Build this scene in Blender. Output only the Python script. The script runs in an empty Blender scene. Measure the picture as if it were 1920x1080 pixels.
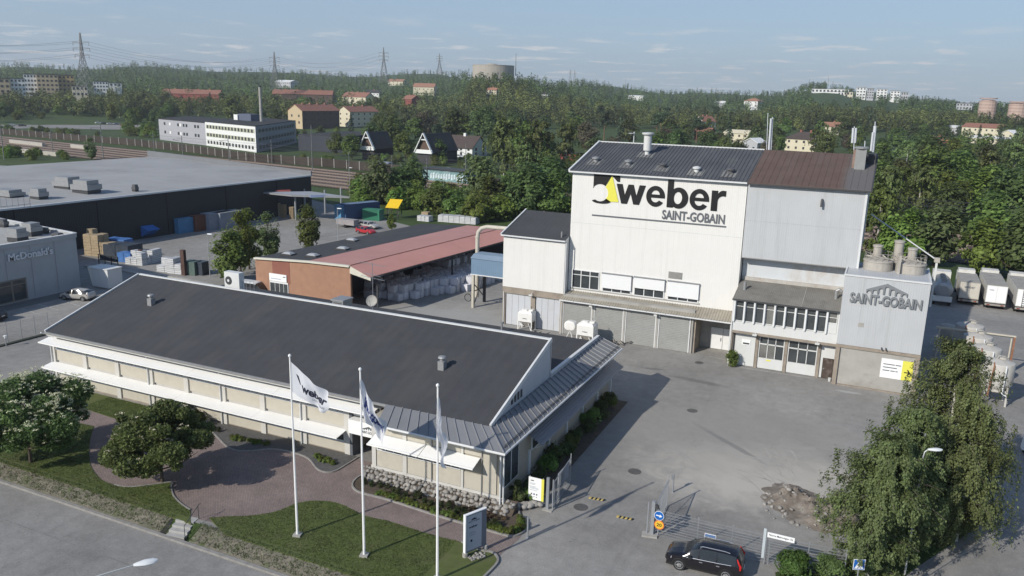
import bpy,bmesh,math,random
import numpy as np
from mathutils import Matrix,Vector,noise as mnoise
rnd=random.Random(7)
SC=bpy.context.scene
COL=SC.collection
R=math.radians
# ------ camera
FPX,PITCH,ROLL,AZ,CAMH=1505.0,R(13.69),R(1.396),R(-24.66),28.0
_cp,_sp=math.cos(PITCH),math.sin(PITCH)
_ca,_sa=math.cos(AZ),math.sin(AZ)
def _site(v):return Vector((v[0]*_ca+v[1]*_sa,-v[0]*_sa+v[1]*_ca,v[2]))
_r,_f,_u=Vector((1,0,0)),Vector((0,_cp,-_sp)),Vector((0,_sp,_cp))
CR=_site(_r*math.cos(ROLL)+_u*math.sin(ROLL))
CU=_site(_u*math.cos(ROLL)-_r*math.sin(ROLL))
CF=_site(_f)
cam_d=bpy.data.cameras.new('camera')
cam_d.sensor_fit='HORIZONTAL';cam_d.sensor_width=36;cam_d.lens=FPX/1920*36
cam_d.clip_start=0.5;cam_d.clip_end=20000
cam=bpy.data.objects.new('camera',cam_d)
cam.matrix_world=Matrix(((CR.x,CU.x,-CF.x,0),(CR.y,CU.y,-CF.y,0),(CR.z,CU.z,-CF.z,CAMH),(0,0,0,1)))
COL.objects.link(cam);SC.camera=cam
# ------ sky and sun
SUN_EL,SUN_HEAD=R(31.8),R(65.8)
world=bpy.data.worlds.new('World');SC.world=world;world.use_nodes=True
nt=world.node_tree;nt.nodes.clear()
def wn(t,**k):
 n=nt.nodes.new(t)
 for a,b in k.items():setattr(n,a,b)
 return n
def wl(a,b):nt.links.new(a,b)
sky=wn('ShaderNodeTexSky',sky_type='NISHITA',sun_disc=False)
sky.sun_elevation=SUN_EL
sky.sun_rotation=math.atan2(-math.cos(SUN_HEAD),-math.sin(SUN_HEAD))%(2*math.pi)
sky.air_density=1.0;sky.dust_density=0.5;sky.ozone_density=3.0;sky.altitude=60
tc=wn('ShaderNodeTexCoord');sep=wn('ShaderNodeSeparateXYZ');wl(tc.outputs['Generated'],sep.inputs[0])
def wm(op,a,b=None,c=None):
 n=wn('ShaderNodeMath',operation=op)
 for i,x in enumerate((a,b,c)):
  if x is None:continue
  if isinstance(x,(int,float)):n.inputs[i].default_value=x
  else:wl(x,n.inputs[i])
 return n.outputs[0]
zz=wm('ADD',wm('MAXIMUM',sep.outputs[2],0.0),0.055)
cx=wm('DIVIDE',sep.outputs[0],zz);cy=wm('DIVIDE',sep.outputs[1],zz)
cmb=wn('ShaderNodeCombineXYZ');wl(cx,cmb.inputs[0]);wl(cy,cmb.inputs[1])
nz=wn('ShaderNodeTexNoise');nz.inputs['Scale'].default_value=1.5;nz.inputs['Detail'].default_value=9
nz.inputs['Roughness'].default_value=0.62;nz.inputs['Distortion'].default_value=0.25;wl(cmb.outputs[0],nz.inputs['Vector'])
rp=wn('ShaderNodeMapRange');rp.interpolation_type='SMOOTHSTEP'
wl(nz.outputs['Fac'],rp.inputs[0]);rp.inputs[1].default_value=0.53;rp.inputs[2].default_value=0.68
fa=wn('ShaderNodeMapRange');wl(sep.outputs[2],fa.inputs[0]);fa.inputs[1].default_value=0.09;fa.inputs[2].default_value=0.05
cf=wm('MULTIPLY',wm('MULTIPLY',rp.outputs[0],fa.outputs[0]),0.9)
ve=wn('ShaderNodeMapRange');ve.interpolation_type='SMOOTHSTEP';wl(sep.outputs[2],ve.inputs[0]);ve.inputs[1].default_value=0.75;ve.inputs[2].default_value=-0.02
vf=wm('MULTIPLY',ve.outputs[0],0.80)
mv=wn('ShaderNodeMix',data_type='RGBA');wl(vf,mv.inputs[0]);wl(sky.outputs[0],mv.inputs[6]);mv.inputs[7].default_value=(2.3,3.1,4.2,1)
mx=wn('ShaderNodeMix',data_type='RGBA');wl(cf,mx.inputs[0]);wl(mv.outputs[2],mx.inputs[6]);mx.inputs[7].default_value=(4.9,5.0,5.2,1)
bg=wn('ShaderNodeBackground');bg.inputs[1].default_value=0.108;wl(mx.outputs[2],bg.inputs[0])
wo=wn('ShaderNodeOutputWorld');wl(bg.outputs[0],wo.inputs[0])
sun_d=bpy.data.lights.new('sun','SUN');sun_d.energy=3.35;sun_d.angle=R(0.53);sun_d.color=(1.0,0.94,0.84)
sun=bpy.data.objects.new('sun',sun_d)
_ld=Vector((math.cos(SUN_EL)*math.cos(SUN_HEAD),math.cos(SUN_EL)*math.sin(SUN_HEAD),-math.sin(SUN_EL)))
sun.rotation_euler=_ld.to_track_quat('-Z','Y').to_euler();sun.location=(-40,-40,120);COL.objects.link(sun)
SC.view_settings.view_transform='Standard';SC.view_settings.look='None'
SC.view_settings.exposure=0.38;SC.view_settings.gamma=1.0;SC.view_settings.use_curve_mapping=False
SC.cycles.max_bounces=5;SC.cycles.diffuse_bounces=3;SC.cycles.glossy_bounces=2;SC.cycles.transmission_bounces=3;SC.cycles.volume_bounces=0
# ------ measuring helpers
def ray(x,y):return CR*((x-960)/FPX)-CU*((y-540)/FPX)+CF
def G(x,y,z=0.0):
 d=ray(x,y);t=(z-CAMH)/d.z;return Vector((d.x*t,d.y*t,z))
def AT(x,y,D):
 d=ray(x,y);t=D/math.hypot(d.x,d.y);return Vector((d.x*t,d.y*t,CAMH+d.z*t))
def PV(x,y,v):d=ray(x,y);t=v/d.y;return Vector((d.x*t,v,CAMH+d.z*t))
def PU(x,y,u):d=ray(x,y);t=u/d.x;return Vector((u,d.y*t,CAMH+d.z*t))
def PL(x,y,p,n):
 d=ray(x,y);c=Vector((0,0,CAMH));t=(Vector(p)-c).dot(n)/d.dot(n);return c+d*t
def PROJ(P):
 q=Vector(P)-Vector((0,0,CAMH));w=q.dot(CF);return 960+FPX*q.dot(CR)/w,540-FPX*q.dot(CU)/w,w
 # ------ materials
MATS={}
def mat(name,col,rough=0.85,var=0.12,sc=0.7,bump=0.0,bsc=10.0,metal=0.0,stripe=None,spec=0.3,dirt=None,coords='Object',rand=0.0,alpha=None,grad=None):
 """stripe=(axis, period, bump, shade); dirt=(colour, amount, scale)"""
 if name in MATS:return MATS[name]
 m=bpy.data.materials.new(name);m.use_nodes=True;t=m.node_tree;b=t.nodes['Principled BSDF']
 L=t.links.new;N=t.nodes.new
 b.inputs['Roughness'].default_value=rough;b.inputs['Metallic'].default_value=metal
 b.inputs['Specular IOR Level'].default_value=spec
 co=N('ShaderNodeTexCoord')
 cor=co.outputs[coords]
 n1=N('ShaderNodeTexNoise');n1.inputs['Scale'].default_value=sc;n1.inputs['Detail'].default_value=8;n1.inputs['Roughness'].default_value=0.65
 L(cor,n1.inputs['Vector'])
 r1=N('ShaderNodeMapRange');r1.inputs[1].default_value=0.25;r1.inputs[2].default_value=0.75
 r1.inputs[3].default_value=1-var;r1.inputs[4].default_value=1+var;L(n1.outputs['Fac'],r1.inputs[0])
 fac=r1.outputs[0]
 if rand:
  oi=N('ShaderNodeObjectInfo');r2=N('ShaderNodeMapRange');r2.inputs[3].default_value=1-rand;r2.inputs[4].default_value=1+rand
  L(oi.outputs['Random'],r2.inputs[0]);mu=N('ShaderNodeMath');mu.operation='MULTIPLY';L(fac,mu.inputs[0]);L(r2.outputs[0],mu.inputs[1]);fac=mu.outputs[0]
 vm=N('ShaderNodeVectorMath');vm.operation='SCALE';vm.inputs[0].default_value=col[:3];L(fac,vm.inputs['Scale'])
 c=vm.outputs[0]
 if dirt:
  n2=N('ShaderNodeTexNoise');n2.inputs['Scale'].default_value=dirt[2];n2.inputs['Detail'].default_value=6;n2.inputs['Roughness'].default_value=0.7
  mp=N('ShaderNodeMapping');mp.inputs['Scale'].default_value=dirt[3] if len(dirt)>3 else (1,1,1);mp.inputs['Location'].default_value=(3.1,7.7,1.3)
  L(cor,mp.inputs[0]);L(mp.outputs[0],n2.inputs['Vector'])
  r3=N('ShaderNodeMapRange');r3.interpolation_type='SMOOTHSTEP';r3.inputs[1].default_value=0.47;r3.inputs[2].default_value=0.72;r3.inputs[4].default_value=dirt[1]
  L(n2.outputs['Fac'],r3.inputs[0]);mi=N('ShaderNodeMix');mi.data_type='RGBA';L(r3.outputs[0],mi.inputs[0]);L(c,mi.inputs[6]);mi.inputs[7].default_value=(*dirt[0],1);c=mi.outputs[2]
 if grad:
  sp=N('ShaderNodeSeparateXYZ');L(cor,sp.inputs[0]);r4=N('ShaderNodeMapRange');r4.interpolation_type='SMOOTHSTEP'
  ad=N('ShaderNodeMath');ad.operation='MULTIPLY_ADD';L(n1.outputs['Fac'],ad.inputs[0]);ad.inputs[1].default_value=grad[4] if len(grad)>4 else 2.0;L(sp.outputs[grad[0]],ad.inputs[2])
  r4.inputs[1].default_value=grad[1];r4.inputs[2].default_value=grad[2];L(ad.outputs[0],r4.inputs[0])
  mi=N('ShaderNodeMix');mi.data_type='RGBA';L(r4.outputs[0],mi.inputs[0]);L(c,mi.inputs[6]);mi.inputs[7].default_value=(*grad[3],1);c=mi.outputs[2]
 nrm=None
 if stripe:
  sp=N('ShaderNodeSeparateXYZ');L(cor,sp.inputs[0]);a=sp.outputs[stripe[0]]
  mu=N('ShaderNodeMath');mu.operation='MULTIPLY';mu.inputs[1].default_value=2*math.pi/stripe[1];L(a,mu.inputs[0])
  si=N('ShaderNodeMath');si.operation='SINE';L(mu.outputs[0],si.inputs[0])
  r5=N('ShaderNodeMapRange');r5.interpolation_type='SMOOTHSTEP';r5.inputs[1].default_value=-0.6;r5.inputs[2].default_value=0.6;L(si.outputs[0],r5.inputs[0])
  if stripe[3]:
   r6=N('ShaderNodeMapRange');r6.inputs[3].default_value=1-stripe[3];r6.inputs[4].default_value=1;L(r5.outputs[0],r6.inputs[0])
   v2=N('ShaderNodeVectorMath');v2.operation='SCALE';L(c,v2.inputs[0]);L(r6.outputs[0],v2.inputs['Scale']);c=v2.outputs[0]
  if stripe[2]:
   bu=N('ShaderNodeBump');bu.inputs['Distance'].default_value=stripe[2];bu.inputs['Strength'].default_value=1;L(r5.outputs[0],bu.inputs['Height']);nrm=bu.outputs[0]
 if bump:
  n3=N('ShaderNodeTexNoise');n3.inputs['Scale'].default_value=bsc;n3.inputs['Detail'].default_value=5;L(cor,n3.inputs['Vector'])
  bu=N('ShaderNodeBump');bu.inputs['Distance'].default_value=bump;bu.inputs['Strength'].default_value=0.8;L(n3.outputs['Fac'],bu.inputs['Height'])
  if nrm:L(nrm,bu.inputs['Normal'])
  nrm=bu.outputs[0]
 L(c,b.inputs['Base Color'])
 if nrm:L(nrm,b.inputs['Normal'])
 if alpha is not None:b.inputs['Alpha'].default_value=alpha
 MATS[name]=m;return m
def leafmat(name,col,var=0.35,trans=0.42,sc=0.6,rand=0.32,hue=0.0,spec=0.25):
 if name in MATS:return MATS[name]
 m=bpy.data.materials.new(name);m.use_nodes=True;t=m.node_tree;t.nodes.clear();N=t.nodes.new;L=t.links.new
 out=N('ShaderNodeOutputMaterial');d=N('ShaderNodeBsdfPrincipled');d.inputs['Roughness'].default_value=0.6;d.inputs['Specular IOR Level'].default_value=spec
 tr=N('ShaderNodeBsdfTranslucent');mxs=N('ShaderNodeMixShader');mxs.inputs[0].default_value=trans
 co=N('ShaderNodeTexCoord');n=N('ShaderNodeTexNoise');n.inputs['Scale'].default_value=sc;n.inputs['Detail'].default_value=4;L(co.outputs['Object'],n.inputs['Vector'])
 wn_=N('ShaderNodeTexWhiteNoise');wn_.noise_dimensions='3D'
 gq=N('ShaderNodeNewGeometry');
 r=N('ShaderNodeMapRange');r.inputs[1].default_value=0.3;r.inputs[2].default_value=0.7;r.inputs[3].default_value=1-var;r.inputs[4].default_value=1+var;L(n.outputs['Fac'],r.inputs[0])
 oi=N('ShaderNodeObjectInfo');r2=N('ShaderNodeMapRange');r2.inputs[3].default_value=1-rand;r2.inputs[4].default_value=1+rand;L(oi.outputs['Random'],r2.inputs[0])
 r3=N('ShaderNodeMapRange');r3.inputs[3].default_value=0.68;r3.inputs[4].default_value=1.35;L(gq.outputs['Random Per Island'],r3.inputs[0])
 mu=N('ShaderNodeMath');mu.operation='MULTIPLY';L(r.outputs[0],mu.inputs[0]);L(r2.outputs[0],mu.inputs[1])
 m2=N('ShaderNodeMath');m2.operation='MULTIPLY';L(mu.outputs[0],m2.inputs[0]);L(r3.outputs[0],m2.inputs[1])
 hs=N('ShaderNodeHueSaturation');hs.inputs['Color'].default_value=(*col,1);L(m2.outputs[0],hs.inputs['Value'])
 r4=N('ShaderNodeMapRange');r4.inputs[3].default_value=0.5-0.032;r4.inputs[4].default_value=0.5+0.03;L(oi.outputs['Random'],r4.inputs[0]);L(r4.outputs[0],hs.inputs['Hue'])
 L(hs.outputs[0],d.inputs['Base Color']);L(hs.outputs[0],tr.inputs[0]);L(d.outputs[0],mxs.inputs[1]);L(tr.outputs[0],mxs.inputs[2]);L(mxs.outputs[0],out.inputs[0])
 MATS[name]=m;return m
def glass(name,col=(0.03,0.035,0.04),rough=0.08,spec=0.6):
 return mat(name,col,rough=rough,var=0.35,sc=0.9,spec=spec)
 # ------ objects
MW={}
def _tags(o,label=None,cat=None,group=None,kind=None):
 if label:o['label']=label
 if cat:o['category']=cat
 if group:o['group']=group
 if kind:o['kind']=kind
 return o
def thing(name,label,cat,loc=(0,0,0),rz=0.0,group=None):
 o=bpy.data.objects.new(name,None);COL.objects.link(o);o.empty_display_size=0.3
 o.location=loc;o.rotation_euler=(0,0,rz)
 MW[o.name]=Matrix.Translation(Vector(loc))@Matrix.Rotation(rz,4,'Z')
 return _tags(o,label,cat,group)
def link_mesh(name,me,parent=None):
 o=bpy.data.objects.new(name,me);COL.objects.link(o)
 if parent is not None:
  o.parent=parent;MW[o.name]=MW.get(parent.name,Matrix.Identity(4))
 else:MW[o.name]=Matrix.Identity(4)
 return o
class MB:
 def __init__(s):s.v=[];s.f=[];s.mi=[]
 def add(s,vs,fs,mi=0):
  b=len(s.v);s.v+=[tuple(p) for p in vs];s.f+=[tuple(i+b for i in q) for q in fs];s.mi+=[mi]*len(fs);return s
 def hexa(s,p,mi=0):return s.add(p,[(0,3,2,1),(4,5,6,7),(0,1,5,4),(1,2,6,5),(2,3,7,6),(3,0,4,7)],mi)
 def box(s,x0,x1,y0,y1,z0,z1,mi=0):
  return s.hexa([(x0,y0,z0),(x1,y0,z0),(x1,y1,z0),(x0,y1,z0),(x0,y0,z1),(x1,y0,z1),(x1,y1,z1),(x0,y1,z1)],mi)
 def obox(s,c,sx,sy,sz,rz=0.0,mi=0,ax=None):
  X=Vector((math.cos(rz),math.sin(rz),0))*sx/2;Y=Vector((-math.sin(rz),math.cos(rz),0))*sy/2;Z=Vector((0,0,sz));c=Vector(c)
  return s.hexa([c-X-Y,c+X-Y,c+X+Y,c-X+Y,c-X-Y+Z,c+X-Y+Z,c+X+Y+Z,c-X+Y+Z],mi)
 def beam(s,a,b,w,h,mi=0,up=(0,0,1)):
  a=Vector(a);b=Vector(b);d=(b-a).normalized();up=Vector(up)
  if abs(d.dot(up))>0.98:up=Vector((1,0,0))
  x=d.cross(up).normalized()*w/2;y=x.cross(d).normalized()*h/2
  return s.hexa([a-x-y,a+x-y,a+x+y,a-x+y,b-x-y,b+x-y,b+x+y,b-x+y],mi)
 def ext(s,poly,vec,mi=0,cap=True):
  n=len(poly);vec=Vector(vec);P=[Vector(p) for p in poly]
  fs=[(i,(i+1)%n,(i+1)%n+n,i+n) for i in range(n)]
  if cap:fs+=[tuple(range(n))[::-1],tuple(range(n,2*n))]
  return s.add(P+[p+vec for p in P],fs,mi)
 def poly(s,pts,mi=0):return s.add(pts,[tuple(range(len(pts)))],mi)
 def prism(s,pts,z0,z1,mi=0):return s.ext([(p[0],p[1],z0) for p in pts],(0,0,z1-z0),mi)
 def tube(s,path,r,n=8,mi=0,cap=True):
  P=[Vector(p) for p in path];rr=r if isinstance(r,(list,tuple)) else [r]*len(P);b=len(s.v);ref=None
  for i,p in enumerate(P):
   d=(P[min(i+1,len(P)-1)]-P[max(i-1,0)]).normalized()
   if ref is None:ref=Vector((1,0,0)) if abs(d.x)<0.9 else Vector((0,1,0))
   x=(ref-d*ref.dot(d)).normalized();y=d.cross(x);ref=x
   for k in range(n):
    a=2*math.pi*k/n;s.v.append(tuple(p+(x*math.cos(a)+y*math.sin(a))*rr[i]))
  for i in range(len(P)-1):
   for k in range(n):
    k2=(k+1)%n;s.f.append((b+i*n+k,b+i*n+k2,b+(i+1)*n+k2,b+(i+1)*n+k));s.mi.append(mi)
  if cap:
   s.f.append(tuple(b+k for k in range(n))[::-1]);s.f.append(tuple(b+(len(P)-1)*n+k for k in range(n)));s.mi+=[mi]*2
  return s
 def cyl(s,p0,p1,r0,r1=None,n=12,mi=0):return s.tube([p0,p1],[r0,r0 if r1 is None else r1],n,mi)
 def lathe(s,prof,c,n=16,mi=0,cap=True):
  b=len(s.v);c=Vector(c)
  for r_,z in prof:
   for k in range(n):
    a=2*math.pi*k/n;s.v.append((c.x+r_*math.cos(a),c.y+r_*math.sin(a),c.z+z))
  for i in range(len(prof)-1):
   for k in range(n):
    k2=(k+1)%n;s.f.append((b+i*n+k,b+i*n+k2,b+(i+1)*n+k2,b+(i+1)*n+k));s.mi.append(mi)
  if cap:
   s.f.append(tuple(b+k for k in range(n))[::-1]);s.f.append(tuple(b+(len(prof)-1)*n+k for k in range(n)));s.mi+=[mi]*2
  return s
 def corr(s,o,a,b,period,depth,nrm,mi=0,flat=0.5,thick=0.0):
  """profiled sheet: o corner, a vector across the ribs, b vector along the ribs"""
  o=Vector(o);a=Vector(a);b=Vector(b);nv=Vector(nrm).normalized()*depth;n=max(2,int(round(a.length/period)));st=a/n
  prof=[]
  for i in range(n):
   for t,h in ((0,0),(0.5-flat*0.25-0.08,0),(0.5-flat*0.25,1),(0.5+flat*0.25,1),(0.5+flat*0.25+0.08,0)):
    prof.append(o+st*(i+t)+nv*h)
  prof.append(o+a)
  k=len(prof);return s.add(prof+[p+b for p in prof],[(i,i+1,i+1+k,i+k) for i in range(k-1)],mi)
 def strip(s,path,w,z0,z1,mi=0,closed=False):
  P=[Vector((p[0],p[1],0)) for p in path];n=len(P);b=len(s.v)
  for i,p in enumerate(P):
   d=(P[(i+1)%n]-P[i-1]) if closed else (P[min(i+1,n-1)]-P[max(i-1,0)])
   d.normalize();x=Vector((-d.y,d.x,0))*w/2
   for q,z in ((p-x,z0),(p+x,z0),(p+x,z1),(p-x,z1)):s.v.append((q.x,q.y,z))
  for i in range(n if closed else n-1):
   j=(i+1)%n
   for k in range(4):
    k2=(k+1)%4;s.f.append((b+i*4+k,b+j*4+k,b+j*4+k2,b+i*4+k2)[::-1]);s.mi.append(mi)
  if not closed:
   s.f.append((b,b+1,b+2,b+3));s.f.append((b+(n-1)*4+3,b+(n-1)*4+2,b+(n-1)*4+1,b+(n-1)*4));s.mi+=[mi]*2
  return s
 def mesh(s,name,mats,inv=None,smooth=False):
  me=bpy.data.meshes.new(name)
  vs=s.v if inv is None else [tuple(inv@Vector(p)) for p in s.v]
  me.from_pydata(vs,[],s.f)
  for m_ in (mats if isinstance(mats,(list,tuple)) else [mats]):me.materials.append(m_)
  if len(me.materials)>1:me.polygons.foreach_set('material_index',s.mi)
  if smooth:
   me.polygons.foreach_set('use_smooth',[True]*len(me.polygons))
   try:me.set_sharp_from_angle(angle=R(40))
   except Exception:pass
  me.update();return me
 def build(s,name,mats,parent=None,smooth=False,label=None,cat=None,group=None,kind=None,base=None):
  inv=None
  if parent is not None:inv=MW.get(parent.name,Matrix.Identity(4)).inverted()
  elif base is not None:inv=Matrix.Translation(-Vector(base))
  bm_=s.mesh(name,mats,inv,smooth)
  b2=bmesh.new();b2.from_mesh(bm_);bmesh.ops.recalc_face_normals(b2,faces=b2.faces);b2.to_mesh(bm_);b2.free()
  o=link_mesh(name,bm_,parent)
  if base is not None and parent is None:o.location=base;MW[o.name]=Matrix.Translation(Vector(base))
  return _tags(o,label,cat,group,kind)
def copy_tree(o,loc=None,rz=None,label=None,scale=None,parent=None,group=None):
 c=o.copy();COL.objects.link(c);c.parent=parent
 if loc is not None:c.location=loc
 if rz is not None:c.rotation_euler=(0,0,rz)
 if scale is not None:c.scale=scale if isinstance(scale,(tuple,list)) else (scale,)*3
 if label:c['label']=label
 if group:c['group']=group
 for ch in o.children:copy_tree(ch,parent=c)
 return c
def structure(mb,name,m,smooth=False):return mb.build(name,m,kind='structure',smooth=smooth)
from mathutils.geometry import tessellate_polygon
def curve_mesh(name,polys,ext,m,M4):
 V=[];F=[];off_=0;n=sum(len(P) for P in polys);pts=[p for P in polys for p in P]
 V=[(p[0],p[1],ext) for p in pts]+[(p[0],p[1],-ext) for p in pts]
 for t in tessellate_polygon([[Vector((p[0],p[1],0)) for p in P] for P in polys]):F.append(tuple(t));F.append(tuple(i+n for i in t[::-1]))
 for P in polys:
  k=len(P)
  for i in range(k):a,b=off_+i,off_+(i+1)%k;F.append((a,b,b+n,a+n))
  off_+=k
 me=bpy.data.meshes.new(name);me.from_pydata([tuple(M4@Vector(v)) for v in V],[],F);b2=bmesh.new();b2.from_mesh(me);bmesh.ops.recalc_face_normals(b2,faces=b2.faces);b2.to_mesh(me);b2.free();me.materials.append(m);return me
_TXT={}
def text_mesh(txt,ext=0.0,off=0.0):
 k=(txt,ext,off)
 if k in _TXT:return _TXT[k]
 cu=bpy.data.curves.new('t','FONT');cu.body=txt;cu.size=1;cu.extrude=ext;cu.offset=off;cu.resolution_u=3
 o=bpy.data.objects.new('t',cu);COL.objects.link(o);bpy.context.view_layer.update()
 me=bpy.data.meshes.new_from_object(o.evaluated_get(bpy.context.evaluated_depsgraph_get()))
 bpy.data.objects.remove(o);bpy.data.curves.remove(cu)
 n=len(me.vertices);a=np.empty(n*3);me.vertices.foreach_get('co',a);a=a.reshape(-1,3)
 f=[tuple(p.vertices) for p in me.polygons];bpy.data.meshes.remove(me)
 _TXT[k]=(a,f);return a,f
for _t in (('SAINT-GOBAIN',.5,.022),('SAINT-GOBAIN',.5,.03),('SAINT-GOBAIN',.5,.02),('SAINT-GOBAIN',.5,0.0),('SAINT-GOBAIN',0.0,0.0),('SAINT-GOBAIN',0.0,.05),('weber',.5,.03),('weber',.5,.02),('weber',0.0,.03),("McDonald's",.5,.03),('20',.5,.02),('Norra Malmvägen 76',.5,.01)):text_mesh(*_t)
def lettering(name,txt,box,M4,m,parent,off=0.0,ext=0.02,each=False,cond=None):
 """text fitted to box=(x0, y0, x1, y1) of the plane M4 (x right, y up, z out)"""
 a,f=text_mesh(txt,0.0 if ext==0 else 0.5,off)
 mn=a.min(0);mx_=a.max(0)
 sx=(box[2]-box[0])/max(1e-6,mx_[0]-mn[0]);sy=(box[3]-box[1])/max(1e-6,mx_[1]-mn[1])
 inv=MW.get(parent.name,Matrix.Identity(4)).inverted()@M4
 def fin(nm,vs,fs):
  mb=MB();mb.v=[tuple(p) for p in vs];mb.f=fs;me=mb.mesh(nm,m);me.transform(inv);return link_mesh(nm,me,parent)
 V=np.stack([(a[:,0]-mn[0])*sx+box[0],(a[:,1]-mn[1])*sy+box[1],(a[:,2]+0.5)*ext if ext else a[:,2]*0],1)
 if not each:return fin(name,V,f)
 par=list(range(len(V)))
 def fd(i):
  while par[i]!=i:par[i]=par[par[i]];i=par[i]
  return i
 for q in f:
  for i in q[1:]:par[fd(i)]=fd(q[0])
 isl={}
 for q in f:isl.setdefault(fd(q[0]),[]).append(q)
 items=[]
 for q in isl.values():
  ids=sorted({i for p in q for i in p});xs=V[ids,0];items.append([xs.min(),xs.max(),q])
 items.sort(key=lambda t:t[0]);groups=[]
 for it in items:
  if groups and it[0]<groups[-1][1]-0.3*(it[1]-it[0]):groups[-1][1]=max(groups[-1][1],it[1]);groups[-1][2]+=it[2]
  else:groups.append(it)
 for g_ in groups:
  ids=sorted({i for p in g_[2] for i in p});mp={i:k for k,i in enumerate(ids)}
  fin(name,V[ids],[tuple(mp[i] for i in p) for p in g_[2]])
def wallframe(o,x=(1,0,0),y=(0,0,1)):
 x=Vector(x).normalized();y=Vector(y).normalized();z=x.cross(y)
 return Matrix(((x.x,y.x,z.x,o[0]),(x.y,y.y,z.y,o[1]),(x.z,y.z,z.z,o[2]),(0,0,0,1)))
 # ------ terrain
SKY_PX=[(-400,128),(-150,122),(0,118),(45,117),(100,122),(170,124),(230,117),(270,116),(330,121),(400,128),(470,127),(560,130),(640,136),(690,138),(740,133),(800,131),(828,132),(850,136),(885,134),(965,134),(1000,141),(1030,148),(1060,151),(1130,152),(1180,160),(1230,168),(1262,170),(1300,167),(1400,171),(1460,172),(1490,165),(1512,158),(1560,157),(1585,162),(1605,172),(1700,181),(1740,185),(1800,193),(1860,194),(1920,203),(2100,208),(2300,210)]
DIST_PX=[(-400,2300),(840,2300),(880,1000),(980,1000),(1060,1300),(1160,2200),(1440,2000),(1500,1500),(1600,1450),(1720,1300),(1920,1300),(2300,1500)]
_th=[];_sl=[]
for _x,_y in SKY_PX:
 _d=ray(_x,_y);_th.append(math.atan2(_d.x,_d.y));_sl.append(_d.z/math.hypot(_d.x,_d.y))
_th2=[]
for _x,_D in DIST_PX:
 _d=ray(_x,170);_th2.append(math.atan2(_d.x,_d.y))
_dd=[b for a,b in DIST_PX]
def TZ(u,v):
 D=math.hypot(u,v);th=math.atan2(u,v)
 if v<0 and D<5000:base=0.0
 ds=float(np.interp(th,_th2,_dd));sl=float(np.interp(th,_th,_sl))
 zs=CAMH+sl*ds-9.5
 t=(D-620)/(ds-620)
 edge=max(0.0,min(1.0,(1.25-abs(th-(-0.43)))/0.35))
 if t<=0:z=0.0
 elif t<=1:z=zs*(0.72*t+0.28*t*t*(3-2*t))
 else:z=zs-(t-1)*zs*0.25
 z*=edge
 if D>620:z+=min(1,(D-620)/300)*2.2*mnoise.noise(Vector((u*0.006,v*0.006,0.3)))
 return z
def TG(u,v):
 z=TZ(u,v)-0.06
 if v<34.4:z-=0.75
 return z
_us=[-9000,-6000,-4500]+list(range(-3600,-700,45))+list(range(-700,500,20))+list(range(500,1800,45))+[2400,4000,9000]
_vs=[-9000,-3000,-800,-200,-60,-20,10,20,28,33.6,34.6]+list(range(36,700,20))+list(range(700,3600,45))+[4200,6000,9000]
_V=[(u,v,TG(u,v)) for v in _vs for u in _us];_n=len(_us)
_F=[(j*_n+i,j*_n+i+1,(j+1)*_n+i+1,(j+1)*_n+i) for j in range(len(_vs)-1) for i in range(_n-1)]
gm=MB();gm.v=_V;gm.f=_F;gm.mi=[0]*len(_F)
M_grass=mat('grass',(0.042,0.075,0.016),var=0.35,sc=0.5,bump=0.03,bsc=25,dirt=((0.085,0.085,0.035),0.55,0.35))
M_lawn=mat('lawn',(0.095,0.118,0.036),var=0.22,sc=1.6,bump=0.04,bsc=30,dirt=((0.12,0.125,0.055),0.7,0.45))
M_wild=mat('rough_grass',(0.045,0.075,0.018),var=0.4,sc=0.09,bump=0.1,bsc=4,dirt=((0.08,0.085,0.03),0.5,0.03))
structure(gm,'ground',M_wild,True)
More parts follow.
